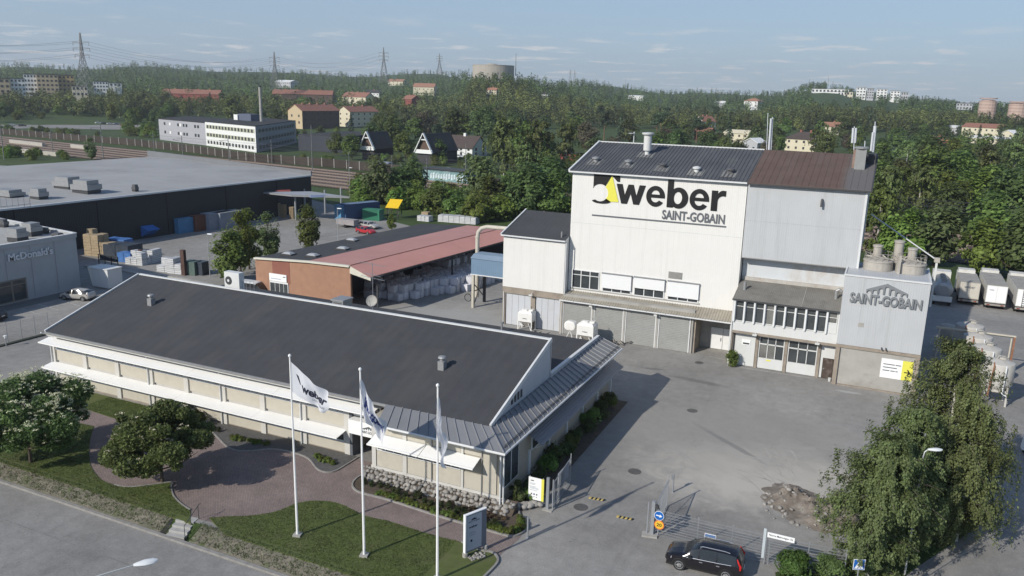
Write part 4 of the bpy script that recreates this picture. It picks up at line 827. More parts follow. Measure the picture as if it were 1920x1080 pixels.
mb=MB();mb.box(-44.95,-43.75,58.2,59.6,5.2,8.95);mb.box(-45.05,-43.65,58.1,59.7,8.95,9.1);hd=ob(mb,'ventilation_hood',M_vent)
mb=MB()
for k in range(7):mb.box(-44.8,-43.9,58.16,58.2,8.1+k*0.11,8.15+k*0.11)
ob(mb,'louvre',M_dsteel,hd)
mb=MB();q=PV(698,578,58.3)
n_=16;ax=Vector((0.25,-0.9,0.35)).normalized();X=ax.cross(Vector((0,0,1))).normalized();Y=X.cross(ax);c=Vector((q.x,58.3,9.45));rows=[]
for rr,dd in ((0.02,0),(0.22,0.03),(0.40,0.10),(0.52,0.19)):
 for k in range(n_):a=2*math.pi*k/n_;rows.append(c+ax*dd+(X*math.cos(a)+Y*math.sin(a))*rr)
mb.add(rows,[(i*n_+k,i*n_+(k+1)%n_,(i+1)*n_+(k+1)%n_,(i+1)*n_+k) for i in range(3) for k in range(n_)]);dsh=ob(mb,'satellite_dish',M_conc)
mb=MB();mb.cyl((c.x,58.35,5.2),(c.x,58.35,9.4),0.05,n=6);mb.beam(c-Y*0.6+ax*0.2,c+ax*0.75,0.03,0.03);ob(mb,'mast',M_steel,dsh)
mb=MB();b_=PV(941,612,68);mb.cyl((b_.x,68,5.2),(b_.x,68,6.1),0.1,n=8);mb.lathe([(0.16,6.1),(0.16,6.25)],(b_.x,68,0),8);ob(mb,'roof_vent',M_vent)
q=PV(699,540,60);mb=MB();mb.cyl((q.x,60,5.2),(q.x,60,12.6),0.03,n=6)
for z,l in ((12.5,1.4),(11.2,1.3),(11.5,0.9)):
 mb.beam((q.x-l,60,z),(q.x+l,60,z-0.2),0.03,0.03)
 for k in range(7):u=q.x-l+k*l/3;mb.beam((u,59.6,z-0.1),(u,60.4,z-0.1),0.015,0.015)
ob(mb,'aerial',M_steel)
hp=thing('heat_pump','white boxy heat pump with round black fan on the office roof edge','heat pump',(-57.4,58.9,5.25))
mb=MB();mb.box(-58.3,-56.4,58.5,59.2,8.3,10.1);mb.build('casing',M_wh2,hp);mb=MB();mb.box(-58.1,-56.6,58.6,59.1,5.25,8.3);mb.build('stand',M_steel,hp)
mb=MB();mb.cyl((-57.75,58.47,9.25),(-57.75,58.52,9.25),0.42,n=20);fn=mb.build('fan',M_dsteel,hp);mb=MB();mb.cyl((-57.75,58.44,9.25),(-57.75,58.46,9.25),0.14,n=12);mb.build('fan_hub',M_wh2,fn)
mb=MB();mb.box(-56.45,-55.5,58.9,58.95,7.9,8.9);
rl=MB()
for k in range(4):rl.beam((-56.3+k*0.5,58.8,8.4),(-56.3+k*0.5,58.8,9.4),0.03,0.03)
rl.beam((-56.3,58.8,9.4),(-54.8,58.8,9.4),0.03,0.03);rl.build('railing',M_steel,hp)
# ------ rocks along the wing
M_rock=mat('boulder',(0.30,0.285,0.265),rough=0.9,var=0.2,sc=3,bump=0.02,bsc=12,rand=0.22,dirt=((0.17,0.16,0.14),0.6,2.5))
def rock_mesh(seed,flat=0.75):
 bm_=bmesh.new();bmesh.ops.create_icosphere(bm_,subdivisions=2,radius=1.0)
 for v in bm_.verts:
  d=1+0.34*mnoise.noise(v.co*1.3+Vector((seed*7.1,seed*3.3,0)))+0.12*mnoise.noise(v.co*3.1+Vector((seed,0,5)));v.co*=d;v.co.z*=flat
  if v.co.z<-0.45:v.co.z=-0.45
 me=bpy.data.meshes.new('rock');bm_.to_mesh(me);bm_.free();me.materials.append(M_rock)
 me.polygons.foreach_set('use_smooth',[True]*len(me.polygons));return me
ROCKS=[rock_mesh(i) for i in range(7)]
bank_r=MB();bank_r.ext([(-32.4,44.75,0.0),(-32.4,45.75,0.75),(-32.4,45.75,0.0)],(12.2,0,0));rb=bank_r.build('rock_border',M_soil,None,label='border of grey field stones along the foot of the beige office wing',cat='rock border',base=(-26.5,45.3,0))
rr=random.Random(3);cnt=0
for row,(vv,zz_,r0) in enumerate(((45.56,0.62,0.16),(45.34,0.46,0.18),(45.08,0.28,0.20),(44.8,0.12,0.19))):
 u=-32.6+0.15*row
 while u<(-20.3 if row<2 else -20.6) and cnt<290:
  r_=r0*rr.uniform(0.6,1.25)
  o=bpy.data.objects.new('stone',ROCKS[rr.randrange(7)]);COL.objects.link(o);o.parent=rb
  o.location=Vector((u,vv+rr.uniform(-0.1,0.1),zz_+rr.uniform(-0.05,0.05)))-Vector((-26.5,45.3,0));o.scale=(r_*rr.uniform(0.9,1.3),r_,r_*rr.uniform(0.85,1.1));o.rotation_euler=(rr.uniform(-.4,.4),rr.uniform(-.4,.4),rr.uniform(0,6.3))
  u+=r_*rr.uniform(1.55,2.0);cnt+=1
for k in range(9):
 o=bpy.data.objects.new('stone',ROCKS[k%7]);COL.objects.link(o);o.parent=rb
 o.location=Vector((-20.9+k*0.22+rr.uniform(-.1,.1),45.75+k*0.16+rr.uniform(-.15,.15),0.2))-Vector((-26.5,45.3,0));s_=rr.uniform(0.22,0.38);o.scale=(s_*1.3,s_,s_*0.9);o.rotation_euler=(0,0,rr.uniform(0,6.3))
 # ------ steps and railing
M_stone=mat('step_concrete',(0.36,0.355,0.34),var=0.15,sc=2.5,bump=0.006,bsc=30)
stp=thing('garden_steps','four pale concrete steps from the street up to the garden path','steps',(-37.4,33.9,-0.6))
ta=G(353,972);tb_=G(327,1010,-0.6);dd=(Vector((ta.x,ta.y,0))-Vector((tb_.x,tb_.y,0)));ln=dd.length;dd.normalize();nn=Vector((-dd.y,dd.x,0))
for k in range(4):
 c=Vector((tb_.x,tb_.y,0))+dd*(0.05+k*0.36);mb=MB();mb.obox((c.x+dd.x*0.3,c.y+dd.y*0.3,-0.6),0.62,1.35,0.15*(k+1)+0.01*k,math.atan2(dd.y,dd.x));mb.build('step',M_stone,stp)
mb=MB();p0=Vector((tb_.x,tb_.y,0))-nn*0.72;zs=(-0.6,-0.02)
mb.tube([p0+dd*0.1+Vector((0,0,-0.6)),p0+dd*0.1+Vector((0,0,0.35)),p0+dd*1.75+Vector((0,0,1.0)),p0+dd*1.95+Vector((0,0,1.0))],0.025,6);mb.cyl(p0+dd*1.65+Vector((0,0,0)),p0+dd*1.65+Vector((0,0,0.97)),0.025,n=6);mb.build('handrail',M_dsteel,stp)
# ------ flagpoles and flags
M_pole=mat('white_pole',(0.78,0.78,0.77),rough=0.35,var=0.03,sc=2)
M_flag=None
def flagmat():
 m=bpy.data.materials.new('flag_cloth');m.use_nodes=True;t=m.node_tree;t.nodes.clear();N=t.nodes.new;o=N('ShaderNodeOutputMaterial');d=N('ShaderNodeBsdfDiffuse');tr=N('ShaderNodeBsdfTranslucent');mx_=N('ShaderNodeMixShader')
 d.inputs[0].default_value=(0.74,0.75,0.78,1);tr.inputs[0].default_value=(0.72,0.74,0.8,1);mx_.inputs[0].default_value=0.35;t.links.new(d.outputs[0],mx_.inputs[1]);t.links.new(tr.outputs[0],mx_.inputs[2]);t.links.new(mx_.outputs[0],o.inputs[0]);return m
M_flag=flagmat();M_blue=mat('print_blue',(0.03,0.055,0.21),var=0.1,sc=2);M_ink=mat('print_dark',(0.02,0.022,0.045),var=0.1,sc=2)
PLOC=[G(558,1005),G(683,1043),G(820,1088)]
plab=['white flagpole nearest the garden steps, flying the weber flag','middle one of three white flagpoles on the front lawn','white flagpole nearest the gate drive, beside the grey sign pillar']
pole0=thing('flagpole',plab[0],'flagpole',PLOC[0],group='flagpoles on the front lawn')
mb=MB();mb.cyl(PLOC[0],PLOC[0]+Vector((0,0,12.1)),0.085,0.045,n=12);mb.build('pole',M_pole,pole0,smooth=True)
mb=MB();mb.lathe([(0.02,12.08),(0.09,12.12),(0.10,12.2),(0.04,12.28)],PLOC[0],10);mb.build('finial',M_pole,pole0)
mb=MB();mb.obox(PLOC[0],0.5,0.5,0.16,0.3);mb.build('footing',M_conc,pole0)
mb=MB();mb.cyl(PLOC[0]+Vector((0.1,-0.05,0.6)),PLOC[0]+Vector((0.075,-0.04,12.05)),0.008,n=4);mb.build('halyard',M_pole,pole0)
for k in (1,2):copy_tree(pole0,loc=PLOC[k],label=plab[k])
def make_flag(k,fn,label,txts,thick=0.0):
 p=PLOC[k];fl=thing('flag',label,'flag',(p.x,p.y,9.9),group='flags on the front lawn')
 n,m_=26,16;mb=MB();V=[fn(i/n,j/m_)+p for i in range(n+1) for j in range(m_+1)]
 mb.add(V,[(i*(m_+1)+j,(i+1)*(m_+1)+j,(i+1)*(m_+1)+j+1,i*(m_+1)+j+1) for i in range(n) for j in range(m_)]);mb.build('cloth',M_flag,fl,smooth=True)
 for (txt,s0,t0_,s1,t1_,m2,offx,lname) in txts:
  a,f=text_mesh(txt,0.0,offx);mn=a.min(0);mx_=a.max(0)
  for sd in (1,-1):
   vs=[]
   for q in a:
    s=s0+(s1-s0)*(q[0]-mn[0])/(mx_[0]-mn[0]);t=t0_+(t1_-t0_)*(1-(q[1]-mn[1])/(mx_[1]-mn[1]))
    P=fn(s,t);e=0.004;nrm_=(fn(s+e,t)-P).cross(fn(s,t+e)-P).normalized();vs.append(P+nrm_*0.02*sd+p)
   mb=MB();mb.add(vs,f);mb.build(lname,m2,fl)
 return fl
cu_,cv_=math.cos(R(8)),math.sin(R(8))
def f1(s,t):
 x=2.72*s*(1-0.06*t)-0.22*t*s*s;z=11.85-1.95*(s**0.92)-t*(1.95-0.85*s);w=0.16*math.sin(s*9+t*2.5)*s+0.10*math.sin(s*17-t*4)*s+0.25*max(0,s-0.8)*math.cos(t*7)
 if s>0.86:x-=(s-0.86)*1.2*math.cos(t*5);z+=(s-0.86)*1.0*(1-t)
 return Vector((x*cu_,x*cv_+w,z))
make_flag(0,f1,'white weber flag blown out to the right on the pole by the steps',[('weber',0.30,0.34,0.93,0.70,M_ink,0.03,'lettering'),('SAINT-GOBAIN',0.56,0.76,0.93,0.86,mat('print_grey',(0.30,0.32,0.36),var=0.1),0.0,'lettering')])
def f1e(a_,b_):return None
fl=[o for o in bpy.data.objects if o.name=='flag'][0]
for sd in (1,-1):
 vs=[]
 for s,t in ((0.14,0.26),(0.20,0.27),(0.27,0.50),(0.25,0.52)):
  P=f1(s,t);e=0.004;nrm_=(f1(s+e,t)-P).cross(f1(s,t+e)-P).normalized();vs.append(P+nrm_*0.02*sd+PLOC[0])
 mb=MB();mb.add(vs,[(0,1,2,3)]);mb.build('emblem',M_ink,fl)
def f2(s,t):
 x=1.50*s**1.1*(1-0.10*t);z=11.7-2.75*(s**0.85)-t*(1.9-0.55*s);w=0.26*math.sin(s*7+t*3.5)*s**0.6+0.12*math.sin(s*15-t*6)
 return Vector((x*cu_-0.25*w,x*0.2+w,z))
make_flag(1,f2,'white flag with blue lettering hanging half furled on the middle pole',[('SAINT-GOBAIN',0.18,0.30,0.92,0.62,M_blue,0.05,'lettering')])
def f3(s,t):
 x=0.62*s**1.0*(1-0.2*t);z=11.7-3.05*(s**0.8)-t*(1.95-0.5*s);w=0.22*math.sin(s*9+t*4)*s**0.5+0.10*math.sin(s*19-t*5)
 return Vector((x+0.25*w*math.sin(t*3),-0.1*x+w,z))
make_flag(2,f3,'plain white flag hanging limp on the pole beside the grey sign pillar',[])
# ------ sign pillar
sp_=thing('sign_pillar','tall grey sign pillar with white edge at the lawn corner by the drive','sign',(-20.4,39.5,0))
A_=Vector((-20.74,39.2,0));B_=Vector((-20.06,40.62,0));dv=(B_-A_).normalized();nv=Vector((dv.y,-dv.x,0))
M_sgrey=mat('sign_grey',(0.36,0.40,0.46),rough=0.35,var=0.03,sc=2);M_sdark=mat('sign_dark',(0.15,0.165,0.20),rough=0.4,var=0.03,sc=2)
def slab(a,b,th,z0,z1,m,name,o_=0.0):
 mb=MB();q=[a+nv*o_,b+nv*o_,b+nv*(o_+th),a+nv*(o_+th)];mb.prism(q,z0,z1);return mb.build(name,m,sp_)
slab(A_,B_,0.16,0.30,2.85,M_sdark,'body',-0.08);slab(A_+dv*0.06,A_+dv*1.18,0.012,0.42,2.78,M_sgrey,'face',0.085)
slab(A_-dv*0.08,A_,0.22,0.26,2.90,M_signw,'edge',-0.11);slab(A_,B_,0.20,2.85,2.90,M_signw,'edge',-0.10)
mb=MB();mb.lathe([(0.17,0),(0.17,0.3),(0.05,0.34)],A_,12);mb.build('footing',M_conc,sp_);mb=MB();mb.lathe([(0.15,0),(0.15,0.3),(0.05,0.34)],B_,12);mb.build('footing',M_conc,sp_)
FS=wallframe(A_+nv*0.098,dv,(0,0,1))
lettering('lettering','SAINT-GOBAIN',(0.16,2.30,1.02,2.40),FS,M_ink,sp_,ext=0.004);lettering('lettering','weber',(0.2,1.92,0.86,2.08),FS,M_ink,sp_,off=0.03,ext=0.004)
pts=[(0.36,2.44),(0.36,2.48),(0.58,2.58),(0.80,2.48),(0.80,2.44)];link_mesh('emblem',curve_mesh('emblem',[pts],0.003,M_ink,MW[sp_.name].inverted()@FS),sp_)
link_mesh('emblem',curve_mesh('emblem',[arc(0.40,1.05,0.08,0.09,0,340,14)],0.003,M_ink,MW[sp_.name].inverted()@FS),sp_)
for zz_,l in ((1.62,0.42),(1.52,0.52),(1.40,0.46)):
 mb=MB();mb.add([A_+nv*0.1+dv*0.22+Vector((0,0,zz_)),A_+nv*0.1+dv*(0.22+l)+Vector((0,0,zz_)),A_+nv*0.1+dv*(0.22+l)+Vector((0,0,zz_+0.025)),A_+nv*0.1+dv*0.22+Vector((0,0,zz_+0.025))],[(0,1,2,3)]);mb.build('text_line',M_sdark,sp_)
for k in range(26):
 o=bpy.data.objects.new('stone',ROCKS[k%7]);COL.objects.link(o);o.parent=sp_;s_=rr.uniform(0.05,0.11)
 q=A_+dv*rr.uniform(0.1,1.3)+nv*rr.uniform(0.1,0.75);o.location=MW[sp_.name].inverted()@Vector((q.x,q.y,0.07));o.scale=(s_*1.2,s_,s_);o.rotation_euler=(0,0,rr.uniform(0,6))
 # ------ gates, fence, boards
M_galv=mat('galvanised_gate',(0.34,0.36,0.385),rough=0.45,var=0.1,sc=3,metal=0.4)
def gate_leaf(t,a,b,h,z0=0.15,nbar=18,rise=0.0):
 a=Vector(a);b=Vector(b);L_=(b-a).length;d=(b-a)/L_;mb=MB();Z=lambda z:Vector((0,0,z))
 mb.beam(a+Z(z0),b+Z(z0),0.06,0.06);mb.beam(a+Z(h),b+Z(h+rise),0.05,0.05);mb.beam(a+Z(z0),a+Z(h),0.06,0.06);mb.beam(b+Z(z0),b+Z(h+rise+0.35),0.06,0.06);mb.beam(a+d*L_*0.5+Z(z0),a+d*L_*0.5+Z(h+rise/2),0.04,0.04)
 mb.beam(a+Z(z0),b+Z(h+rise),0.03,0.03);g_=mb.build('gate_frame',M_galv,t)
 for k in range(1,nbar):
  p=a+d*L_*k/nbar;mb=MB();mb.beam(p+Z(z0),p+Z(h+rise*k/nbar),0.022,0.022);mb.build('gate_bar',M_galv,g_)
 return g_
gl=thing('swing_gate','open grey steel gate leaf beside the yellow edged notice board','gate',(-18.48,47.0,0))
mb=MB();mb.obox((-18.48,47.0,0),0.20,0.16,2.4);mb.build('post',M_galv,gl);mb=MB();mb.obox((-18.12,47.05,0),0.07,0.07,2.3);mb.build('post',M_galv,gl);mb=MB();mb.obox((-18.4,46.9,0),0.7,0.4,0.06);mb.build('footing',M_conc,gl)
gate_leaf(gl,(-18.12,47.15,0),(-18.45,51.3,0),2.05)
mb=MB();mb.box(-18.4,-18.33,48.6,50.6,0.9,2.0);mb.build('sheet',mat('gate_sheet',(0.26,0.28,0.31),var=0.05),gl)
nb=thing('notice_board','white notice board with yellow right edge beside the open gate','notice board',(-19.5,47.2,0))
mb=MB();mb.box(-20.02,-19.05,47.18,47.22,0.38,2.05);mb.build('board',M_signw,nb);mb=MB();mb.box(-19.05,-18.86,47.175,47.22,0.38,2.05);mb.build('board_edge',M_yel,nb)
mb=MB();mb.obox((-19.95,47.26,0),0.06,0.06,2.1);mb.build('post',M_galv,nb);mb=MB();mb.obox((-18.95,47.26,0),0.06,0.06,2.1);mb.build('post',M_galv,nb)
FN=wallframe((-20.02,47.172,0));lettering('lettering','weber',(0.14,1.78,0.42,1.87),FN,M_ink,nb,off=0.03,ext=0.003)
for zz_,l in ((1.60,0.28),(1.52,0.26),(1.36,0.3),(1.28,0.42),(1.20,0.48),(1.08,0.4)):mb=MB();mb.box(-19.9,-19.9+l*1.4,47.168,47.178,zz_,zz_+0.03);mb.build('text_line',M_sgrey,nb)
for k in range(3):
 link_mesh('pictogram',curve_mesh('pictogram',[arc(0.24+k*0.2,0.80,0.06,0.06,0,345,16)],0.003,M_blue if k==1 else M_lgrey,MW[nb.name].inverted()@FN),nb);link_mesh('pictogram',curve_mesh('pictogram',[arc(0.26+k*0.18,0.60,0.035,0.04,0,345,10)],0.003,M_lgrey,MW[nb.name].inverted()@FN),nb)
bl=[('thin grey steel bollard at the kerb between flower bed and drive',G(989,1008),1.5,False),('grey card reader post standing alone inside the right gate',G(1261,923),1.45,True)]
for lab,p,h,bx in bl:
 t=thing('bollard' if not bx else 'reader_post',lab,'bollard' if not bx else 'post',p);mb=MB();mb.cyl(p,p+Vector((0,0,h)),0.06,n=10);mb.build('post',M_galv,t)
 if bx:mb=MB();mb.obox(p+Vector((-0.1,-0.02,1.05)),0.14,0.16,0.26);mb.build('reader',M_steel,t)
 mb=MB();mb.obox(p,0.2,0.2,0.03);mb.build('base_plate',M_galv,t)
for lab,a,b in (('yellow and black speed bump nearest the open left gate',G(1104,933),G(1133,938)),('yellow and black speed bump in the middle of the drive, nearer the camera',G(1156,968),G(1186,974))):
 t=thing('speed_bump',lab,'speed bump',(a+b)/2,group='speed bumps in the gate drive');n=8;d=(b-a)/n;w=Vector((-d.y,d.x,0)).normalized()
 for k in range(n):
  p=a+d*k;q=p+d;s1=d*0.5;mb=MB();mb.hexa([p-w*0.16,q-w*0.16,q+w*0.16,p+w*0.16,p-w*0.09+s1+Vector((0,0,.05)),q-w*0.09+s1+Vector((0,0,.05)),q+w*0.09+s1+Vector((0,0,.05)),p+w*0.09+s1+Vector((0,0,.05))]);mb.build('segment',mat('bump_yellow',(0.42,0.33,0.12),var=0.15,sc=5) if k%2==0 else M_black,t)
gr=thing('swing_gate','open grey steel gate leaf at the right post carrying the road signs','gate',(-11.09,47.08,0))
mb=MB();mb.obox((-11.09,47.08,0),0.22,0.18,2.45);mb.build('post',M_galv,gr);mb=MB();mb.obox((-11.42,47.05,0),0.07,0.07,2.3);mb.build('post',M_galv,gr);mb=MB();mb.obox((-11.2,46.95,0),1.0,0.6,0.10,0.2);mb.build('footing',M_conc,gr)
gate_leaf(gr,(-10.98,47.2,0),(-11.15,51.2,0),2.05)
mb=MB();mb.obox((-10.85,47.0,2.0),0.22,0.2,0.25);mb.build('gate_motor',M_dsteel,gr)
M_sblue=mat('sign_blue',(0.015,0.12,0.42),rough=0.35,var=0.03);M_sred=mat('sign_orange',(0.72,0.22,0.05),rough=0.35,var=0.03);M_syel=mat('sign_yellow',(0.75,0.47,0.05),rough=0.35,var=0.03)
def disc(t,c,r_,m,name,th=0.02,par=None):
 mb=MB();mb.cyl(c,c+Vector((0,-th,0)),r_,n=28);return mb.build(name,m,par or t)
c=PV(1236,967,46.86);t=thing('road_sign','round blue road sign with white arrow pointing right','road sign',(c.x,c.y,c.z-0.33))
disc(t,c,0.325,M_signw,'rim');disc(t,c+Vector((0,-0.02,0)),0.30,M_sblue,'face',0.004)
link_mesh('arrow',curve_mesh('arrow',[[(-0.20,0.035),(0.04,0.035),(0.04,0.11),(0.21,0),(0.04,-0.11),(0.04,-0.035),(-0.20,-0.035)]],0.003,M_signw,MW[t.name].inverted()@wallframe(c+Vector((0,-0.03,0)),(1,0,-0.08),(0.08,0,1))),t)
c=PV(1236,984,46.86);t=thing('road_sign','round yellow 20 speed limit sign with orange rim','road sign',(c.x,c.y,c.z-0.33))
disc(t,c,0.325,M_sred,'rim');disc(t,c+Vector((0,-0.02,0)),0.26,M_syel,'face',0.004);lettering('lettering','20',(-0.17,-0.12,0.17,0.12),wallframe(c+Vector((0,-0.026,0))),M_black,t,off=0.02,ext=0.004)
fen=thing('wire_fence','low grey wire mesh fence behind the black car','fence',(-5,47.1,0));FU=[-10.7,-8.15,-6.0,-3.75,-1.5,0.6];FVv=[47.08,47.08,47.1,47.12,47.3,47.6]
for u,v in zip(FU,FVv):mb=MB();mb.obox((u,v,0),0.06,0.05,2.05);mb.build('post',M_galv,fen)
for i in range(len(FU)-1):
 a=Vector((FU[i],FVv[i]-0.04,0));b=Vector((FU[i+1],FVv[i+1]-0.04,0));mb=MB()
 for z in np.arange(0.1,1.95,0.2):mb.beam(a+Vector((0,0,z)),b+Vector((0,0,z)),0.014,0.014);mb.beam(a+Vector((0,0.02,z)),b+Vector((0,0.02,z)),0.01,0.01)
 n=int((b-a).length/0.05)
 for k in range(n+1):p=a+(b-a)*k/n;mb.add([p+Vector((-.0025,0,.05)),p+Vector((.0025,0,.05)),p+Vector((.0025,0,1.98)),p+Vector((-.0025,0,1.98))],[(0,1,2,3)])
 mb.build('mesh_panel',M_galv,fen)
q=PV(1332,1005,47.0);mb=MB();mb.box(q.x-0.36,q.x+0.36,46.97,47.0,q.z-0.13,q.z+0.13);t=mb.build('fence_sign',M_signw,label='small blue and white sign on the wire fence above the black car',cat='sign',base=(q.x,47,q.z));mb=MB();mb.box(q.x-0.33,q.x+0.33,46.962,46.969,q.z-0.10,q.z+0.10);f_=mb.build('face',mat('sign_blue_grey',(0.10,0.18,0.36),var=0.1),t)
q=PV(1464,1008,46.95);t=thing('address_sign','long white address sign on the wire fence right of the car','sign',(q.x,46.95,q.z-0.2));mb=MB();mb.box(q.x-0.80,q.x+0.80,46.93,46.97,q.z-0.16,q.z+0.17);mb.build('board',M_signw,t)
lettering('lettering','Norra Malmvägen 76',(q.x-0.68,q.z-0.08,q.x+0.70,q.z+0.09),wallframe((0,46.925,0)),M_ink,t,off=0.01,ext=0.003)
q=PV(1433,1013,46.9);t=thing('lamp_post_plate','narrow upright pale steel post plate at the bend of the wire fence','post',(q.x,46.9,0));mb=MB();mb.obox((q.x,46.9,0.45),0.16,0.05,2.0);mb.build('plate',mat('pale_steel',(0.50,0.55,0.58),var=0.05,metal=0.2),t);mb=MB();mb.obox((q.x+0.12,46.95,0),0.05,0.05,2.4);mb.build('post',M_galv,t)
# ------ dirt heap
M_dirt=mat('dirt',(0.175,0.150,0.125),var=0.35,sc=1.8,bump=0.06,bsc=7,dirt=((0.30,0.28,0.25),0.9,0.8))
c0=G(1502,958);hp_=MB();n=64;W_h=10.0;V=[]
for j in range(n+1):
 for i in range(n+1):
  x=(i/n-0.5)*W_h;y=(j/n-0.5)*W_h
  z=0
  for (ax,ay,ah,ar,br) in ((-0.9,1.5,0.95,1.2,1.4),(0.9,0.3,0.75,1.0,0.9),(2.0,1.2,0.8,1.1,1.0),(1.4,-1.2,0.5,1.3,0.8),(3.2,0.3,0.6,1.2,1.2)):
   z+=ah*math.exp(-((x-ax)/ar)**2-((y-ay)/br)**2)
  z*=.8;q_=Vector((x,y,0));z*=1+0.7*mnoise.noise(q_*1.1);z+=z*0.5*mnoise.noise(q_*3.3)
  V.append((c0.x+x,c0.y+y,z-0.05-.04*mnoise.noise(q_*2.1)))
hp_.add(V,[(j*(n+1)+i,j*(n+1)+i+1,(j+1)*(n+1)+i+1,(j+1)*(n+1)+i) for j in range(n) for i in range(n)])
dp=hp_.build('dirt_heap',M_dirt,smooth=True,label='heap of brown dirt and rubble beside the birches',cat='dirt heap',base=tuple(c0))
for k in range(60):
 x=rr.uniform(-2.6,3.8);y=rr.uniform(-2.4,3.2);zc=max(0,sum(ah*math.exp(-((x-ax)/ar)**2-((y-ay)/br)**2) for (ax,ay,ah,ar,br) in ((-0.9,1.5,0.95,1.2,1.4),(0.9,0.3,0.75,1.0,0.9),(2.0,1.2,0.8,1.1,1.0),(1.4,-1.2,0.5,1.3,0.8))))
 o=bpy.data.objects.new('stone',ROCKS[k%7]);COL.objects.link(o);o.parent=dp;s_=rr.uniform(0.05,0.16);o.location=(x,y,zc*0.78);o.scale=(s_*1.3,s_,s_);o.rotation_euler=(rr.uniform(-.5,.5),0,rr.uniform(0,6))
 # ------ cars
M_tyre=mat('tyre',(0.022,0.022,0.023),rough=0.8,var=0.1);M_rim=mat('alloy',(0.45,0.45,0.45),rough=0.3,var=0.05,metal=0.7);M_cglass=glass('car_glass',(0.018,0.021,0.024),rough=0.05,spec=0.7)
M_tail=mat('tail_light',(0.50,0.02,0.02),rough=0.25,var=0.1);M_head=mat('head_light',(0.72,0.74,0.76),rough=0.15,var=0.1);M_plast=mat('black_plastic',(0.025,0.025,0.026),rough=0.6,var=0.1)
M_chrome=mat('chrome',(0.75,0.76,0.77),rough=0.18,var=0.03,metal=0.8);M_plate=mat('number_plate',(0.7,0.7,0.68),var=0.03)
SUV=[(-2.31,.46,.74,.72,.78,.60),(-2.27,.40,.92,.83,.98,.70),(-2.18,.34,1.04,.89,1.22,.70),(-2.02,.31,1.07,.915,1.52,.66),(-1.85,.29,1.07,.925,1.64,.65),(-1.5,.28,1.06,.935,1.685,.665),(-1.0,.26,1.04,.94,1.71,.68),(-0.2,.26,1.01,.945,1.71,.69),(0.30,.26,.995,.945,1.665,.68),(0.72,.26,.985,.94,1.44,.69),(1.12,.26,.975,.935,1.13,.75),(1.24,.27,.965,.93,1.06,.77),(1.7,.28,.925,.92,1.0,.75),(2.05,.30,.85,.87,.91,.70),(2.24,.34,.74,.76,.79,.62),(2.31,.42,.62,.62,.66,.5)]
HAT=[(-2.2,.42,.78,.66,.84,.55),(-2.14,.34,.92,.78,1.10,.64),(-1.95,.28,.96,.83,1.24,.62),(-1.4,.25,.95,.855,1.39,.59),(-0.8,.24,.93,.865,1.44,.60),(-0.1,.24,.91,.87,1.49,.61),(0.45,.24,.90,.87,1.42,.61),(0.95,.24,.89,.86,1.18,.64),(1.4,.25,.86,.85,.95,.68),(1.75,.27,.80,.82,.86,.64),(2.08,.31,.68,.72,.73,.56),(2.18,.38,.58,.58,.61,.46)]
EST=[(-2.3,.44,.80,.68,.86,.58),(-2.24,.36,.94,.80,1.04,.66),(-2.08,.30,.97,.84,1.34,.60),(-1.7,.27,.96,.86,1.43,.60),(-0.8,.25,.94,.87,1.47,.62),(-0.1,.24,.92,.87,1.47,.62),(0.35,.24,.91,.87,1.42,.62),(0.85,.24,.90,.865,1.14,.66),(1.2,.25,.88,.86,.97,.70),(1.8,.27,.82,.83,.89,.66),(2.18,.32,.68,.72,.74,.56),(2.3,.40,.58,.58,.61,.46)]
